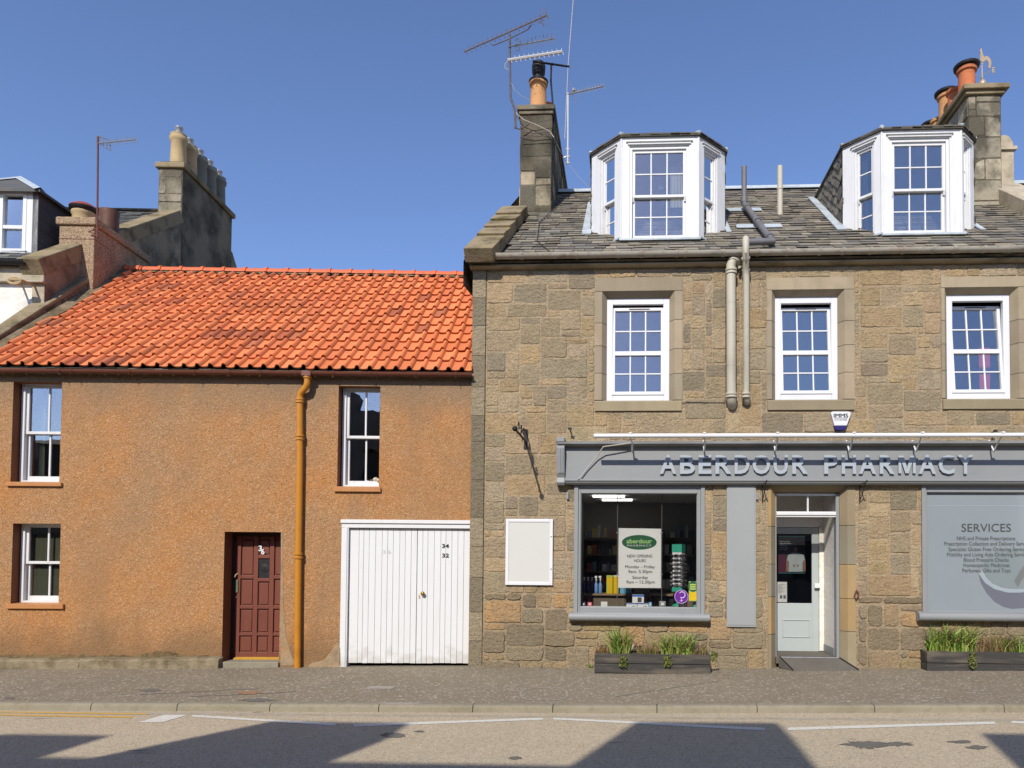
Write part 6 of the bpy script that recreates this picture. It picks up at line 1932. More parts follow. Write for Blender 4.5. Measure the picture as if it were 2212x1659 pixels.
# garage
gf = -0.02
mb = MB(FL)
lx = FL.at(752, 1280, gf)[0]
jw = lx - gd[0]
zh = FL.at(870, 1141, gf)[1]
mb.box(gd[0] - 0.01, lx, -0.18, 0.004, gz(-2) - 0.02, zh)
mb.box(gd[0] + jw * 0.35, lx - 0.02, 0.004, 0.016, gz(-2) - 0.02, zh)
mb.box(gd[0] - 0.01, CU1 - 0.001, -0.18, 0.006, zh + .001, gd[3] + 0.005)
mb.box(gd[0] - 0.02, CU1 - 0.001, 0.006, 0.03, zh + 0.075, gd[3] + 0.005)
mb.build('garage_frame', M['garage_paint'], CO, bevel=0.005)
zgb = gz(-1.3) + 0.035
mid = FL.at(900, 1280, -0.05)[0]
bounds = [752, 764.5, 775, 786, 798, 810, 823, 837, 850, 860, 872, 886]
for (name, a, b, lines) in (('garage_door', lx + 0.004, mid - 0.003, [774, 784, 796, 810, 824, 836, 848, 862, 874, 887]), ('garage_door', mid + 0.003, CU1 - 0.004, [912, 923, 937, 951, 962, 975, 988, 1001])):
    mb = MB(FL)
    es = [a] + [FL.at(p_, 1280, -0.05)[0] for p_ in lines] + [b]
    for k in range(len(es) - 1):
        g = 0.0022
        mb.box(es[k] + g, es[k + 1] - g, -0.075, -0.05 + jit(0.0015), zgb + jit(.004), zh - 0.006)
    mb.box(a, b, -0.10, -0.076, zgb + .01, zh - 0.006)
    gdo = mb.build(name, M['garage_paint'], CO, bevel=0.0025)
    if a < mid:
        text('36', FL, *[v for v in (FL.at(826, 1195, -.05)[0], FL.at(845, 1195, -.05)[0])], FL.at(835, 1196, -.05)[1], FL.at(835, 1189, -.05)[1], -0.049, M['ink_faded'], 'house_number', gdo, 0.002, 0.02)
    else:
        for (s, yb) in (('34', 1183.5), ('32', 1204)):
            text(s, FL, FL.at(955, yb, -.05)[0], FL.at(970, yb, -.05)[0], FL.at(962, yb, -.05)[1], FL.at(962, yb - 8, -.05)[1], -0.048, M['ink_black'], 'house_number', gdo, 0.004, 0.03)
        u, z = FL.at(914, 1282, -0.03)
        mb = MB()
        mb.lathe(FL.p(u, -0.05, z), [(0.022, 0), (0.012, 0.012), (0.012, 0.03), (0.03, 0.04), (0.034, 0.055), (0.024, 0.072), (0.002, 0.078)], 16, None, FL.W)
        mb.build('knob', M['brass'], gdo, smooth=True)
        u, z = FL.at(906, 1289, -0.05)
        mb = MB(FL)
        mb.box(u - 0.012, u + 0.012, -0.05, -0.044, z - 0.03, z + 0.03)
        mb.box(u - 0.004, u + 0.004, -0.044, -0.043, z - 0.015, z + 0.012)
        mb.build('keyhole_plate', M['cream_pot'], gdo)
mb = MB(FL)
mb.box(gd[0], CU1, -2.0, -0.16, -0.1, -0.09); mb.box(gd[0], CU1, -2.0, -1.9, -0.1, zh)
mb.build('room', M['room'], CO)
# gutter, slate eaves course, downpipe
zgl, zgr = FL.at(0, 803, 0.16)[1], FL.at(1012, 812, 0.16)[1]
mb = MB(FL)
ga_, gb_ = LU + 0.05, CU1 + 0.02
zga = zgr + (zgl - zgr) * (gb_ - ga_) / (gb_ - FL.at(0, 803, .16)[0])
halfround(mb, FL, ga_, gb_, 0.125, zga + 0.05, 0.062, zgr - zga)
def gzz(u): return zga + (zgr - zga) * (u - ga_) / (gb_ - ga_)
for px in (128, 155, 280, 420, 497, 563, 640, 720, 800, 897, 985):
    u = FL.at(px, 806, .16)[0]
    halfround(mb, FL, u - 0.018, u + 0.018, 0.125, gzz(u) + 0.052, 0.07)
    mb.tube([FL.p(u, 0.19, gzz(u) + .0), FL.p(u, 0.17, gzz(u) - 0.045)], 0.005, 4)
mb.build('gutter', M['brown_plastic'], CO, smooth=True)
mb = MB(FL)
def lp(px, py, w): u, z = FL.at(px, py, w); return FL.p(u, w, z)
mb.tube([lp(664, 811, .13), lp(664, 828, .13), lp(661, 836, .13), lp(649, 850, .075), lp(648, 862, .07), lp(648, 1000, .07), lp(645, 1190, .07), lp(643.5, 1300, .07), lp(642.5, 1447, .07)], 0.052, 14)
for (x, y) in ((664, 815), (648.5, 862), (648, 868), (648, 941), (648, 948), (645, 1196), (645, 1204)):
    a = lp(x, y, .07 if y > 840 else .13)
    mb.tube([a + Vector((0, 0, 0.018)), a - Vector((0, 0, 0.018))], 0.068, 14)
mb.build('downpipe', M['pipe_orange'], CO, smooth=True)
mb = MB(FL)
mb.box(FL.at(655, 812, .1)[0], FL.at(676, 812, .1)[0], 0.06, 0.20, gzz(-2.8) - 0.03, gzz(-2.8) + 0.055)
mb.build('gutter_outlet', M['brown_plastic'], CO, bevel=0.01)
# roof
zgm = zgr + 0.075
AC = math.atan2(2.75, 3.2)
EZR = (zga + zgr) / 2 + 0.075
# roof plane meets the eaves; the head line falls a little to the right like the gutter
Zs = (FL.W * -math.cos(AC) + Vector((0, 0, 1)) * math.sin(AC))
RL_ = Frame(FL.p(0, 0.06, zgr + 0.085), FL.U, FL.W * math.sin(AC) + Vector((0, 0, 1)) * math.cos(AC), Zs)
SL = RL_.at(650, 588, 0.05)[1]
uL0 = RL_.at(30, 727, 0.05)
uL1 = RL_.at(256, 592, 0.05)
def lverge(s): return uL0[0] + (uL1[0] - uL0[0]) * (s - uL0[1]) / (uL1[1] - uL0[1])
print('cottage roof slope length', SL, 'verge', uL0, uL1)
mb = MB(RL_)
dk = C(70, 60, 50)
mb.mesh([RL_.p(lverge(0) - .4, -0.02, 0), RL_.p(CU1, -0.02, 0), RL_.p(CU1, -0.02, SL), RL_.p(lverge(SL) - .4, -0.02, SL)], [(0, 1, 2, 3)], dk)
rb = RL_.p(CU1, -0.02, SL); bk_ = FL.p(CU1, -WDc - .3, zgr); bk2 = FL.p(LU, -WDc - .3, zgr)
mb.mesh([RL_.p(lverge(SL) - .4, -0.02, SL), rb, bk_, bk2], [(0, 1, 2, 3)], dk)
NR = 12
ga = SL / NR
TW = 0.213
ORG = [C(236, 140, 88), C(232, 134, 82), C(240, 144, 92), C(226, 128, 78), C(234, 138, 86), C(222, 126, 80)]
def tile_profile():
    pts = []
    for i in range(9):
        t = i / 8 * 0.60
        pts.append((t, -0.012 * math.sin(math.pi * t / 0.60) ** 0.8 if 0 < t < 0.60 else 0.0))
    for i in range(1, 9):
        t = 0.60 + 0.40 * i / 8
        pts.append((t, 0.052 * math.sin(math.pi * (t - 0.60) / 0.40) ** 0.7 if i < 8 else 0.0))
    return pts
TP_ = tile_profile()
nmax = int((CU1 - lverge(0)) / TW) + 3
for r_ in range(NR):
    s0 = r_ * ga
    for k in range(nmax):
        uu = CU1 - (k + 1) * TW - 0.01 + 0.10
        if uu + TW * 0.5 < lverge(s0 + ga / 2): continue
        du, ds, dn = jit(0.006), jit(0.012), jit(0.004)
        rot = jit(0.012)
        lichen = 0.5 + 0.5 * math.sin(uu * 1.3 + 0.7 * math.sin(s0 * 2)) * math.cos(s0 * 1.7 + uu * 0.4)
        px_ = (uu + 10) / 10
        dirt = max(0, lichen - 0.45) * (1.1 - s0 / SL * 0.6) * (1 if -8 < uu < -2 else 0.5)
        col = random.choice(ORG)
        if random.random() < dirt * 0.5: col = (col[0] * 0.66, col[1] * 0.66, col[2] * 0.8)
        col = vary(col, 0.06, 0.02)
        vs = []
        m_ = len(TP_)
        for (s, base, sc) in ((s0 - 0.005 + ds, 0.052, 1.0), (s0 + ga * 0.5 + ds, 0.030, 0.98), (s0 + ga + 0.045 + ds, 0.010, 0.94)):
            for (t, h) in TP_:
                u = min(uu + du + t * (TW + 0.012) + rot * (s - s0), CU1)
                vs.append(RL_.p(u, base + dn + h * sc, s))
        for (t, h) in TP_:
            u = min(uu + du + t * (TW + 0.012), CU1)
            vs.append(RL_.p(u, 0.052 + dn + h - 0.024, s0 + ds + 0.0))
        fs = [(j, j + 1, m_ + j + 1, m_ + j) for j in range(m_ - 1)] + [(m_ + j, m_ + j + 1, 2 * m_ + j + 1, 2 * m_ + j) for j in range(m_ - 1)] + [(3 * m_ + j, 3 * m_ + j + 1, j + 1, j) for j in range(m_ - 1)]
        mb.mesh(vs, fs, col)
rf_ = mb.build('roof', M['pantile'], CO, smooth=True, auto=50)
mb = MB(RL_)                                                            # eaves course of slate
slates(mb, RL_, lverge(0) - 0.2, CU1, -0.10, 0.12, gauge=0.10, w=-0.035, tones=[C(90, 88, 82), C(76, 74, 70), C(110, 104, 94)])
mb.build('slate_course', M['slate'], rf_)
mb = MB(RL_)                                                            # ridge tiles on mortar
top = RL_.p(0, 0.03, SL)
ua = lverge(SL) + 0.0
tl = 0.44
k = 0
u = CU1
cen = lambda u: RL_.p(u, 0.01, SL) 
while u > ua:
    a, b = max(u - tl, ua), u
    n = 10
    for (x0, x1, rr) in ((a, b, 0.105), (a, a + 0.06, 0.125)):
        vs = []
        for x in (x0, x1):
            for rrr in (rr, rr - 0.015):
                for i in range(n + 1):
                    t = math.pi * i / n
                    vs.append(cen(x) + (-FL.W) * (-rrr * math.cos(t)) + Vector((0, 0, rrr * math.sin(t) + jit(.001))))
        m_ = n + 1
        fs = []
        for i in range(n): fs += [(i, i + 1, 2 * m_ + i + 1, 2 * m_ + i), (i, m_ + i, m_ + i + 1, i + 1), (2 * m_ + i, 2 * m_ + i + 1, 3 * m_ + i + 1, 3 * m_ + i)]
        mb.mesh(vs, fs)
    u -= tl
mb.build('ridge_tile', M['ridge'], rf_, smooth=True, auto=50)
mb = MB(RL_)
n = 120
for i in range(n):
    a, b = ua + (CU1 - ua) * i / n, ua + (CU1 - ua) * (i + 1) / n
    lo = SL - 0.07 - random.random() * 0.05
    mb.face([(a, 0.05, lo), (b, 0.05, lo + jit(.02)), (b, 0.075, SL), (a, 0.075, SL)])
mb.build('mortar_bed', M['mortar_grey'], rf_)
# left gable skew: coping along the verge and the wall face below it
def gp(px, py, s_off, wv): u, s = RL_.at(px, py, wv); return u, s
c0, c1 = RL_.at(0, 700, 0.42), RL_.at(172, 590, 0.42)
def cop(s): return c0[0] + (c1[0] - c0[0]) * (s - c0[1]) / (c1[1] - c0[1])
mb = MB(RL_)
NS = 8
S_top = SL + 0.1
def hs_(s): return 0.50 + 0.50 * max(0, s) / S_top
for k in range(NS):
    s0, s1 = S_top * k / NS + 0.004, S_top * (k + 1) / NS - 0.004
    T = 0.40
    vs = []
    for s in (s0, s1):
        a = lverge(s) - 0.04
        k_ = hs_(s)
        vs += [RL_.p(a - 0.38 * k_, 0.22 * k_, s), RL_.p(a, 0.20 * k_, s), RL_.p(a, 0.29 * k_ + jit(.008), s), RL_.p(a - 0.38 * k_, 0.33 * k_ + jit(.008), s)]
    mb.mesh(vs, [(0, 1, 2, 3), (7, 6, 5, 4), (0, 4, 5, 1), (1, 5, 6, 2), (2, 6, 7, 3), (3, 7, 4, 0)])
mb.build('skew', M['skew'], CO, bevel=0.015)
mb = MB(RL_)
n = 24
for i in range(n):
    s0, s1 = S_top * i / n, S_top * (i + 1) / n
    for (oa, wa, ob, wb) in ((-0.02, 0.0, -0.05, 0.22 * hs_(s0)), (0.13, 0.04, -0.02, 0.10)):
        j0, j1 = 0.02 * math.sin(i * 1.7), 0.02 * math.sin((i + 1) * 1.7)
        vs = [RL_.p(lverge(s0) + oa + j0, wa, s0), RL_.p(lverge(s1) + oa + j1, wa, s1), RL_.p(lverge(s1) + ob, wb, s1), RL_.p(lverge(s0) + ob, wb, s0)]
        mb.mesh(vs, [(0, 1, 2, 3)])
q0_, q1_ = RL_.p(lverge(-0.05) - 0.22, 0.12, -0.05), RL_.p(lverge(S_top) - 0.40, 0.24, S_top)
vs = [q0_, q1_, Vector((q1_.x, q1_.y, 1.0)), Vector((q0_.x, q0_.y, -0.3))]
mb.mesh(vs, [(0, 1, 2, 3)])
q2_, q3_ = RL_.p(lverge(-0.05) - 0.02, 0.11, -0.03), RL_.p(lverge(-0.05) - 0.02, -0.1, -0.03)
q4_ = RL_.p(lverge(-0.05) - 0.22, -0.1, -0.03)
mb.mesh([RL_.p(lverge(-0.05) - 0.22, 0.12, -0.03), q2_, q3_, q4_], [(0, 3, 2, 1)])
mb.build('gable', M['gable_brown'], CO)
# cottage chimney
yk = FL.sub(0, 0, 0)
wf_ = -2.35
cu0, cu1 = FL.at(127, 530, wf_)[0], FL.at(203, 530, wf_)[0]
zct = FL.at(165, 487, wf_)[1]
mb = MB(FL)
mb.box(cu0, cu1, wf_ - 1.75, wf_, EZ - 0.3, zct)
chl = mb.build('chimney', M['harl_pink'], CO, bevel=0.015)
mb = MB(FL)
e = 0.05
mb.box(cu0 - e, cu1 + e, wf_ - 1.75 - e, wf_ + e, zct + 0.001, zct + 0.16)
mb.build('chimney_cap', M['harl_pink'], chl, bevel=0.03)
pcx = FL.at(181, 440, wf_ - 0.35)[0]
add_pot(chl, FL.p(pcx, wf_ - 0.35, zct + 0.15), [(0.19, 0), (0.19, 0.20), (0.21, 0.22), (0.21, 0.27), (0.15, 0.27)], M['cream_pot'])
add_pot(chl, FL.p(pcx, wf_ - 0.35, zct + 0.42), [(0.20, 0), (0.24, 0.03), (0.25, 0.09), (0.20, 0.09), (0.20, 0.12)], M['black_iron'], 'cowl')
add_pot(chl, FL.p(pcx, wf_ - 0.35, zct + 0.50), [(0.25, 0), (0.24, 0.03), (0.15, 0.09), (0.02, 0.10)], M['red_metal'], 'cowl')
pcx = FL.at(237, 460, wf_ - 1.0)[0]
add_pot(chl, FL.p(pcx, wf_ - 1.0, zct + 0.15), [(0.18, 0), (0.175, 0.5), (0.185, 0.55), (0.185, 0.63), (0.17, 0.63), (0.16, 0.5)], M['brown_pot'])
mb = MB(FL)                                                             # clamp band
mb.box(cu0 - 0.005, cu1 + 0.005, wf_ - 0.5, wf_ + 0.008, zct - 0.27, zct - 0.262)
mb.build('strap', M['rust'], chl)

# ------------------------------------------------------------------ white house far left
WHW = -1.45
wu = FL.at(97, 620, WHW)[0]
WH = thing('white_house', 'white painted stone house with slate roof and dormer at the far left edge', 'house', FL.p(wu - 1.5, WHW, 0))
we = FL.at(40, 577, WHW)[1]
mb = MB(FL)
mb.box(wu - 4.5, wu, WHW - 7, WHW, -0.4, we)
mb.build('wall', M['white_wall'], WH)
mb = MB(FL)
q0 = FL.at(94, 600, WHW)
mb.box(wu - 4.5, wu + 0.01, WHW - .01, WHW + 0.05, FL.at(40, 610, WHW)[1], we + 0.0)
mb.box(wu - 4.5, wu + 0.03, WHW - .01, WHW + 0.10, FL.at(40, 613, WHW)[1], FL.at(40, 609, WHW)[1])
mb.box(wu - 0.22, wu + 0.005, WHW - .3, WHW + 0.02, 0, FL.at(40, 613, WHW)[1])
mb.build('cornice', M['cream_stone'], WH, bevel=0.01)
mb = MB(FL)
mb.box(wu - 0.3, wu + 0.012, WHW - 7, WHW - 0.02, 2, we)
mb.build('side_wall', M['harl_dark'], WH)
gP = hit(391, 461, FL.p(wu, 0, 0), FL.U) - FL.o
wfc, zgp = gP.dot(FL.W), gP.z
TW2 = math.atan2(zgp - we - 0.12, WHW - wfc)
print('white house ridge', wfc, zgp, math.degrees(TW2))
RW = Frame(FL.p(0, WHW + 0.02, we + 0.05), FL.U, FL.W * math.sin(TW2) + Vector((0, 0, 1)) * math.cos(TW2), FL.W * -math.cos(TW2) + Vector((0, 0, 1)) * math.sin(TW2))
k0, k1 = FL.at(342, 400, wfc)[0], wu + 0.02
SW = (WHW - wfc + 0.35) / math.cos(TW2)
mb = MB(RW)
mb.mesh([RW.p(wu - 5, -0.01, -0.1), RW.p(wu, -0.01, -0.1), RW.p(wu, -0.01, SW), RW.p(wu - 5, -0.01, SW)], [(0, 1, 2, 3)], C(90, 90, 88))
slates(mb, RW, wu - 4.5, wu - 0.2, -0.05, SW, gauge=0.2, tones=[C(118, 118, 116), C(104, 104, 104), C(130, 128, 122)])
rw_ = mb.build('roof', M['slate'], WH)
rr0 = RW.p(wu, 0, SW)
mb = MB(RW)
mb.mesh([RW.p(wu - 5, 0, SW), RW.p(wu, 0, SW), RW.p(wu, 0, SW) + (-FL.W) * 4 + Vector((0, 0, -2.8)), RW.p(wu - 5, 0, SW) + (-FL.W) * 4 + Vector((0, 0, -2.8))], [(0, 1, 2, 3)])
mb.tube([RW.p(wu - 5, 0.03, SW), RW.p(wu, 0.03, SW)], 0.06, 6)
mb.build('rear_slope', M['slate'], WH)
mb = MB(RW)
n = 7
for i in range(n):
    s0, s1 = -0.15 + (SW - .25) * i / n + .004, -0.15 + (SW - .25) * (i + 1) / n - .004
    mb.box(wu - 0.38, wu + 0.03, -0.16, 0.13, s0, s1)
mb.build('skew', M['skew'], WH, bevel=0.015)
mb = MB(FL)                                                             # its tall dark gable
zsk = lambda w: RW.p(0, 0.02, (-(w) + (WHW + .02)) / math.cos(TW2)).z
g0, g1, g2 = WHW, wfc, wfc - 2.6
def gq(w, z): return FL.p(wu + 0.014, w, z)
ridge_z2 = RW.p(0, 0.0, SW).z
wr = WHW + .02 - SW * math.cos(TW2)
pts = [gq(WHW, we - 0.1), gq(wr, ridge_z2), gq(wfc - 2.6, ridge_z2), gq(wfc - 5.5, ridge_z2 - 3.1), gq(wfc - 5.5, 2), gq(WHW, 2)]
mb.mesh(pts, [(0, 5, 4, 3, 2, 1)])
mb.build('gable', M['gable_render'], WH)
zkt = FL.at(367, 364, wfc)[1]
mb = MB(FL)
mb.box(k0, k1, wfc - 2.55, wfc, ridge_z2 - 2.6, zkt)
chb = mb.build('chimney', M['chimney_dark'], WH, bevel=0.02)
mb = MB(FL)
FSf = Frame(FL.p(0, 0, 0), FL.U, FL.W)
stone_face(mb, FSf, k0 + .01, k1 - .01, zkt - 1.25, zkt - 0.02, [], LT, w=wfc, cell=0.2, big=(1, 3), tall=(1, 2), gap=0.01, rise=0.012)
mb.build('front_stonework', M['chimney_stone'], chb)
mb = MB(FL)
e = 0.07
mb.box(k0 - e, k1 + e, wfc - 2.55 - e, wfc + e, zkt + .001, zkt + 0.14)
mb.build('chimney_cap', M['skew'], chb, bevel=0.03)
mb = MB(FL)
mb.box(k0 + .02, k1 - .02, wfc - 2.4, wfc, zkt + .14, zkt + 0.19)
mb.build('moss', M['moss'], chb, bevel=0.03)
for i in range(5):
    wq = wfc - 0.28 - i * 0.5
    c = FL.p((k0 + k1) / 2 + 0.02, wq, zkt + 0.17)
    add_pot(chb, c, [(0.20, 0), (0.19, 0.05), (0.17, 0.62), (0.20, 0.66), (0.21, 0.74), (0.18, 0.78), (0.19, 0.83), (0.13, 0.84)], M['cream_pot' if i < 2 else 'grey_pot'])
    add_pot(chb, c + Vector((0, 0, 0.82)), [(0.09, 0), (0.09, 0.16), (0.10, 0.17), (0.10, 0.20), (0.06, 0.20)], M['steel'], 'flue_liner')
# gutter and dormer of the white house
mb = MB(FL)
ue = FL.at(56, 572, WHW + .15)[0]
halfround(mb, FL, wu - 4, ue, WHW + 0.15, FL.at(30, 563, WHW + .15)[1], 0.085)
mb.build('gutter', M['black_iron'], WH, smooth=True)
wd_ = WHW - 0.75
dq = FL.at(81, 480, wd_)
dzt, dzb = FL.at(81, 415, wd_)[1], FL.at(81, 556, wd_)[1]
mb = MB(FL)
op = (FL.at(-2, 480, wd_)[0], FL.at(57, 480, wd_)[0], FL.at(30, 547, wd_)[1], FL.at(30, 412, wd_)[1])
wall_mesh(mb, dq[0] - 1.6, dq[0], dzb - 0.6, dzt, [op], 0.12, None, FL, wd_)
dmw = mb.build('dormer', M['white_paint'], WH)
mb = MB(FL)
frame_box(mb, FL, op[0], op[1], op[2], op[3], 0.07, 0.07, 0.09, 0.07, wd_ - 0.09, wd_ + 0.01)
mz = FL.at(30, 490, wd_)[1]
mb.box(op[0] + .07, op[1] - .07, wd_ - 0.085, wd_ + 0.0, mz - 0.035, mz + 0.035)
mb.box(op[0] - 0.06, op[1] + 0.03, wd_, wd_ + 0.06, op[2] - 0.04, op[2])
mb.build('window_frame', M['upvc'], dmw, bevel=0.005)
pane(FL, op[0] + .05, op[1] - .05, op[2] + .05, op[3] - .05, wd_ - 0.05, GL_UP, dmw)
curtain(dmw, FL, op[1] - 0.26, op[1] - 0.06, wd_ - 0.2, op[2], op[3], n=4)
mb = MB(FL)
mb.box(op[0] - 0.2, dq[0] - .05, wd_ - 0.8, wd_ - 0.75, dzb - .3, dzt)
mb.build('room', M['room'], dmw)
mb = MB(FL)
Fck = Frame(FL.p(dq[0], wd_, dzb), -FL.W, FL.U, Vector((0, 0, 1)))
mb.box(0.0, 2.6, -0.1, 0.0, -0.5, dzt - dzb, C(84, 84, 88), Fck)
for r_ in range(9):
    u = -random.random() * .3
    while u < 2.6:
        a, b = max(u + .004, 0), min(u + 0.45, 2.6)
        if b > a and -0.4 + r_ * 0.24 < dzt - dzb: mb.box(a, b, 0.0, 0.012 + jit(.003), -0.4 + r_ * 0.24, min(dzt - dzb, -0.4 + (r_ + 1) * 0.24 - 0.008), vary(C(84, 84, 90), 0.12), Fck)
        u += 0.45
mb.build('cheek', M['slate'], dmw)
# its hipped lead edged roof
ov = 0.12
A = FL.p(dq[0] + ov, wd_ + ov, dzt); B = FL.p(dq[0] - 1.6, wd_ + ov, dzt); Cc = FL.p(dq[0] + ov, wd_ - 2.9, dzt)
pk = FL.at(45, 384, wd_ - 0.75)
T1 = FL.p(pk[0], wd_ - 0.75, pk[1]); T2 = FL.p(pk[0], wd_ - 2.9, pk[1])
mb = MB(FL)
Bl = FL.p(2 * pk[0] - dq[0] - ov, wd_ + ov, dzt)
mb.mesh([A, Bl, T1, Cc, T2, FL.p(2 * pk[0] - dq[0] - ov, wd_ - 2.9, dzt)], [(0, 2, 1), (0, 3, 4, 2), (1, 2, 4, 5)], C(96, 96, 96))
mb.mesh([A, Bl, Cc, FL.p(2 * pk[0] - dq[0] - ov, wd_ - 2.9, dzt), A - Vector((0, 0, .05)), Bl - Vector((0, 0, .05)), Cc - Vector((0, 0, .05))], [(0, 1, 5, 4), (0, 4, 6, 2), (0, 2, 3, 1)], C(96, 96, 96))
mb.build('dormer_roof', M['slate'], dmw)
mb = MB(FL)
for (a, b) in ((A, T1), (Bl, T1), (T1, T2)): 
    d_ = (b - a)
    nrm = Vector((0, 0, 0.012))
    side = d_.cross(Vector((0, 0, 1))).normalized() * 0.10
    mb.mesh([a + side + nrm - Vector((0, 0, .045)), a - side + nrm - Vector((0, 0, .045)), b - side + nrm - Vector((0, 0, .045)), b + side + nrm - Vector((0, 0, .045)), a + nrm * 3, b + nrm * 3], [(0, 4, 5, 3), (4, 1, 2, 5)])
mb.build('lead_flashing', M['lead'], dmw)
# twin floodlight bracket under its eaves
fx = FL.at(40, 612, WHW + .1)
WB = thing('lamp_bracket', 'rusty twin armed lamp bracket under the eaves of the white house', 'bracket', FL.p(fx[0], WHW, fx[1] - 0.3))
mb = MB(FL)
zb_ = FL.at(36, 606, WHW + .3)[1]
a0, a1 = FL.at(22, 605, WHW + .3)[0], FL.at(50, 605, WHW + .3)[0]
mb.tube([FL.p(a0, WHW + 0.02, zb_), FL.p(a0, WHW + 0.34, zb_)], 0.02, 8)
mb.tube([FL.p(a1, WHW + 0.02, zb_), FL.p(a1, WHW + 0.34, zb_)], 0.02, 8)
mb.tube([FL.p(a0, WHW + 0.34, zb_), FL.p(a1, WHW + 0.34, zb_)], 0.024, 8)
mb.build('arm', M['cream_pot'], WB)
mb = MB(FL)
um = (a0 + a1) / 2
mb.tube([FL.p(um + 0.11 * math.cos(t * math.pi / 8), WHW + 0.34 + 0.0, zb_ - 0.02 + 0.11 * math.sin(t * math.pi / 8) * 0.5) for t in range(17)], 0.025, 6)
mb.build('ring', M['cream_pot'], WB)

# ------------------------------------------------------------------ houses across the street (behind the camera)
def opp(name, lab, x0, x1, h, bumps, dep=7.0, colr='render_far'):
    yf = -14.5
    o = thing(name, lab, 'house', ((x0 + x1) / 2, yf, 0), 'houses across the street')
    F = Frame((0, yf, 0), (-1, 0, 0), (0, 1, 0))                        # front looks to +y
    mb = MB(F)
    wn = []
    nw = int((x1 - x0) / 2.6)
    for k in range(nw):
        u = -x1 + (k + 0.5) * (x1 - x0) / nw
        for z in (1.0, 4.2): wn.append((u - 0.5, u + 0.5, z, z + 1.5))
    wall_mesh(mb, -x1, -x0, -0.3, h, wn, 0.3)
    mb.box(-x1, -x1 + 0.3, -dep, -0.31, -0.3, h - .02); mb.box(-x0 - 0.3, -x0, -dep, -0.31, -0.3, h - .02)
    mb.box(-x1, -x0, -dep - .3, -dep - .01, -0.3, h - .02)
    mb.build('wall', M[colr], o)
    mb = MB(F)
    for w_ in wn: mb.box(w_[0], w_[1], -0.2, -0.15, w_[2], w_[3])
    mb.build('window', M['room'], o)
    mb = MB(F)
    rz_ = h + dep / 2 * 0.2
    mb.mesh([F.p(-x1, 0.0, h), F.p(-x0, 0.0, h), F.p(-x0, -dep / 2, rz_), F.p(-x1, -dep / 2, rz_), F.p(-x0, -dep - .3, h), F.p(-x1, -dep - .3, h)], [(0, 1, 2, 3), (3, 2, 4, 5), (0, 3, 5), (1, 4, 2)])
    mb.build('roof', M['chimney_dark'], o)
    for (b0, b1, t0, t1, hb) in bumps:                                   # wall head gables, wider at the foot
        mb = MB(F)
        mb.slab([(-b1, h - 0.02), (-b0, h - 0.02), (-t0, hb), (-t1, hb)], -0.8, -0.001)
        mb.build('wallhead_gable', M[colr], o)
    return o
def sh(px, py):                                                         # shadow edge on the road -> height and place on the far frontage
    q = atz(px, py, -0.10)
    t = (q.y + 14.5) / sd.y
    return q.x - sd.x * t, -0.10 - sd.z * t
eav = sh(950, 1648)[1]
def bump(foot0, foot1, top0, top1):
    a, b, c, d = sh(*foot0), sh(*foot1), sh(*top0), sh(*top1)
    return (a[0], b[0], c[0], d[0], (c[1] + d[1]) / 2)
B1 = bump((200, 1630), (666, 1642), (574, 1552), (885, 1554))
B2 = bump((1233, 1652), (1758, 1659), (1371, 1557), (1680, 1558.5))
B3 = bump((2185, 1659), (2500, 1660), (2118, 1590), (2420, 1592))
B0 = bump((-420, 1622), (30, 1621), (-60, 1592), (285, 1568))
eL = sh(120, 1626)[1]
opp('terraced_house', 'grey rendered terraced house behind the camera with wallhead gables', -14.0, 14.0, eav, [B0, B1, B2, B3])
opp('terraced_house', 'lower plain house across the street at the left end behind the camera', -28, -14.01, 5.7, [])
# ------------------------------------------------------------------ aerials and the weathervane
def boom(mb, A, B, n, e, half, r=0.008, er=0.004, t0=0.02, t1=1.0, taper=0.0):
    A, B = Vector(A), Vector(B)
    mb.tube([A, B], r, 6)
    e = Vector(e).normalized()
    for k in range(n):
        t = t0 + (t1 - t0) * k / max(1, n - 1)
        c = A + (B - A) * t
        h = half * (1 - taper * t)
        mb.tube([c - e * h, c + e * h], er, 4)
ym = y2 - 0.12
a = lambda px, py, y=ym: aty(px, py, y)
mb0 = a(1114, 277)
T1 = thing('tv_aerial', 'tall bent mast with three stacked tv aerials strapped to the sooty chimney', 'aerial', mb0, 'tv aerials')
mb = MB()
mb.tube([a(1113.6, 277), a(1112, 238), a(1103, 211), a(1101.5, 150), a(1101, 74)], 0.022, 8)
mb.tube([a(1113, 276), a(1123, 279), a(1143, 267)], 0.014, 6)
mb.tube([a(1112, 246), a(1124, 262)], 0.012, 6)
mb.tube([a(1124, 283), a(1150, 288), a(1189, 285)], 0.008, 5)
mb.tube([a(1124, 296), a(1189, 293)], 0.008, 5)
mb.tube([a(1140, 266), a(1189, 259)], 0.006, 5)
mb.build('mast', M['mast'], T1, smooth=True)
mb = MB()
boom(mb, a(1002.6, 112), a(1181.5, 33, ym - 0.4), 18, (-0.45, 0.2, 0.85), 0.085, 0.014, 0.008)
mb.tube([a(1062, 96, ym), a(1066, 98, ym), a(1100, 84, ym), a(1140, 64, ym - .2), a(1148, 54, ym - .3)], 0.010, 6)
for o_ in (Vector((0, 0.02, .09)), Vector((0, 0.02, -.09))):
    c = a(1169, 41, ym - .35) 
    mb.tube([c + o_ + Vector((-.03, 0, .02)), c + o_ * 0.2, c + o_ + Vector((.05, 0, -.03))], 0.012, 5)
c = a(1181, 34, ym - .4)
mb.tube([c + Vector((-.13, .1, .24)), c + Vector((.08, -.1, -.26))], 0.005, 4)
mb.tube([c + Vector((-.02, 0, .16)), c + Vector((.0, 0, -.05))], 0.006, 4)
mb.build('aerial_head', M['mast'], T1)
mb = MB()
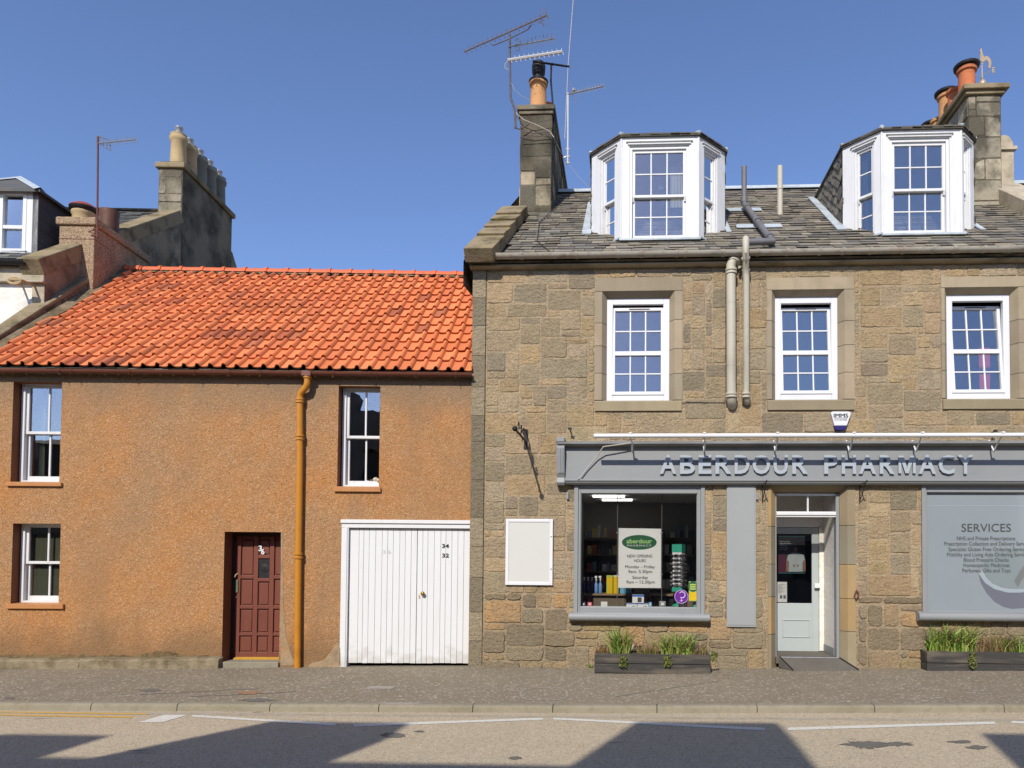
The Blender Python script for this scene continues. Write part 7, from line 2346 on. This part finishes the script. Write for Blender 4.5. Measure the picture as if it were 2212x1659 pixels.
boom(mb, a(1100, 101), a(1198, 82.7, ym - 0.2), 11, (0.05, 0.0, 1), 0.11, 0.014, 0.007, 0.16)
q = a(1118, 97)
mb.tube([q + Vector((-.03, 0, -.12)), q + Vector((.03, 0, -.12)), q + Vector((.03, 0, .12)), q + Vector((-.03, 0, .12)), q + Vector((-.03, 0, -.12))], 0.008, 4)
mb.build('aerial_head', M['steel'], T1)
mb = MB()
A_, B_ = a(1097, 130), a(1215, 111.5, ym - 0.2)
boom(mb, A_, B_, 12, (-0.25, 0.3, 0.85), 0.10, 0.028, 0.006, 0.06)
mb.build('aerial_head', M['alu'], T1)
mb = MB()
mb.tube([a(1097, 132), a(1091, 138), a(1091, 147), a(1100, 152)], 0.006, 5)
mb.tube([a(1104, 178), a(1112, 195), a(1128, 208), a(1146, 217)], 0.004, 4)
mb.tube([a(1111, 240), a(1130, 258), a(1160, 270), a(1188, 284), a(1196, 296, ym), a(1202, 310, y2 + .4), a(1224, 352, y2 + 2.7)], 0.008, 5)
mb.build('cable', M['cable'], T1)
yb_ = y2 + 0.12
a = lambda px, py, y=yb_: aty(px, py, y)
xr2 = c2b + 0.04
T2 = thing('tv_aerial', 'plain t shaped aerial mast on the right flank of the sooty chimney', 'aerial', Vector((xr2, yb_, a(1195, 311).z)), 'tv aerials')
mb = MB()
mb.tube([a(1198.5, 311), a(1196, 250), a(1190, 175), a(1191, 139)], 0.018, 8)
mb.tube([a(1151, 132.6), a(1230, 144)], 0.020, 8)
mb.tube([a(1188, 139), a(1194, 139)], 0.026, 8)
mb.build('mast', M['black_iron'], T2, smooth=True)
yc = y2 + 2.9
a = lambda px, py, y=yc: aty(px, py, y)
T3 = thing('tv_aerial', 'slim silver tv aerial pointing right behind the sooty chimney', 'aerial', a(1226.5, 356), 'tv aerials')
mb = MB()
mb.tube([a(1226.5, 354), a(1227, 201)], 0.022, 8)
for y in (322, 338, 352): mb.tube([a(1222, y), a(1231, y)], 0.02, 6)
mb.tube([a(1226, 338), a(1208, 342)], 0.015, 5)
mb.build('mast', M['alu'], T3)
mb = MB()
boom(mb, a(1224.6, 204), a(1305, 185.5, yc - .3), 12, (0.35, 0.3, -0.80), 0.07, 0.018, 0.007, 0.18)
q = a(1240, 196)
mb.tube([q + Vector((-.10, 0, .24)), q + Vector((-.02, 0, .02))], 0.007, 4)
mb.tube([q + Vector((-.04, 0, -.12)), q + Vector((.07, 0, -.30))], 0.008, 4)
mb.lathe(q + Vector((0, 0, -.05)), [(0.02, 0), (0.06, .03), (0.05, .09), (0.02, .10)], 8)
mb.build('aerial_head', M['steel'], T3)
T4 = tag(MB().tube([a(1220, 300), a(1227, 144), a(1238.5, -4), a(1246, -120)], 0.009, 5).build('whip_aerial', M['cable']), 'very long thin whip aerial rising out of the top of the picture', 'aerial')
mb = MB()
mb.tube([a(1226, 352), a(1245, 376), a(1276, 410)], 0.005, 4)
tag(mb.build('stay_wire', M['cable']), 'thin wire running down from the silver aerial to the left dormer', 'wire')
p_ = FL.p(FL.at(210, 513, wf_ + .06)[0], wf_ + 0.06, FL.at(210, 513, wf_ + .06)[1])
T5 = thing('tv_aerial', 'rusty poled tv aerial clamped to the pink harled chimney on the left', 'aerial', p_, 'tv aerials')
la = lambda px, py, w=wf_ + .06: (lambda q: FL.p(q[0], w, q[1]))(FL.at(px, py, w))
mb = MB()
mb.tube([la(210, 514), la(211.7, 296)], 0.017, 8)
for y in (495, 509): mb.tube([la(201, y), la(214, y)], 0.016, 6)
mb.tube([la(203, 497), la(190, 501), la(203, 504)], 0.012, 5)
mb.build('mast', M['rust'], T5, smooth=True)
mb = MB()
boom(mb, la(213, 309.5), la(294, 301, wf_ + .3), 12, (0.35, 0.1, -0.85), 0.065, 0.012, 0.007, 0.25)
for (p0, p1) in (((209, 293), (238, 303)), ((209, 306), (238, 325)), ((209, 293), (209, 307)), ((238, 303), (238, 325)), ((216, 295), (216, 311)), ((224, 298), (224, 316)), ((231, 300), (231, 321))):
    mb.tube([la(*p0), la(*p1)], 0.010, 4)
mb.build('aerial_head', M['steel'], T5)
# weathervane on the right chimney
yv = y3 + 0.10
v = lambda px, py: aty(px, py, yv)
b = v(2122, 186); b.z = zt3 + 0.17
WVN = thing('weathervane', 'pale metal cockerel weathervane with an E pointer on the right hand chimney', 'weathervane', b)
mb = MB()
mb.lathe(b, [(0.05, 0), (0.03, 0.03), (0.075, 0.07), (0.085, 0.12), (0.06, 0.17), (0.02, 0.21), (0.03, 0.24), (0.012, 0.27)], 14)
mb.tube([b + Vector((0, 0, .2)), v(2121, 128)], 0.010, 6)
mb.build('stand', M['pewter'], WVN, smooth=True)
mb = MB()
mb.tube([v(2108, 166), v(2143, 153)], 0.006, 5)
FV = Frame((0, yv, 0), (1, 0, 0), (0, -1, 0))
mb.build('pointer_arm', M['pewter'], WVN)
e0, e1 = v(2142.5, 157), v(2149, 146)
text('E', FV, e0.x, e1.x, e0.z, e1.z, 0.0, M['pewter'], 'letter', WVN, 0.01, 0.03)
def sp(pts): return [(v(x, y).x, v(x, y).z) for x, y in pts]
mb = MB(FV)
mb.slab(sp([(2115.5, 112), (2117, 107), (2118.5, 105), (2120, 108), (2121, 114), (2123, 121), (2127, 126), (2128, 131), (2124, 135), (2119, 135), (2116, 131), (2115.5, 124), (2117, 116)])[::-1], 0.0, 0.02)
mb.slab(sp([(2126, 128), (2127, 122), (2131, 122), (2136, 125), (2140, 131), (2141, 139), (2139, 148), (2136, 149), (2133, 146), (2135, 140), (2133, 133), (2129, 131)])[::-1], 0.0, 0.015)
mb.slab(sp([(2119, 134), (2120, 140), (2123, 140), (2123, 134)]), 0.004, 0.012)
mb.build('cockerel', M['pewter'], WVN)
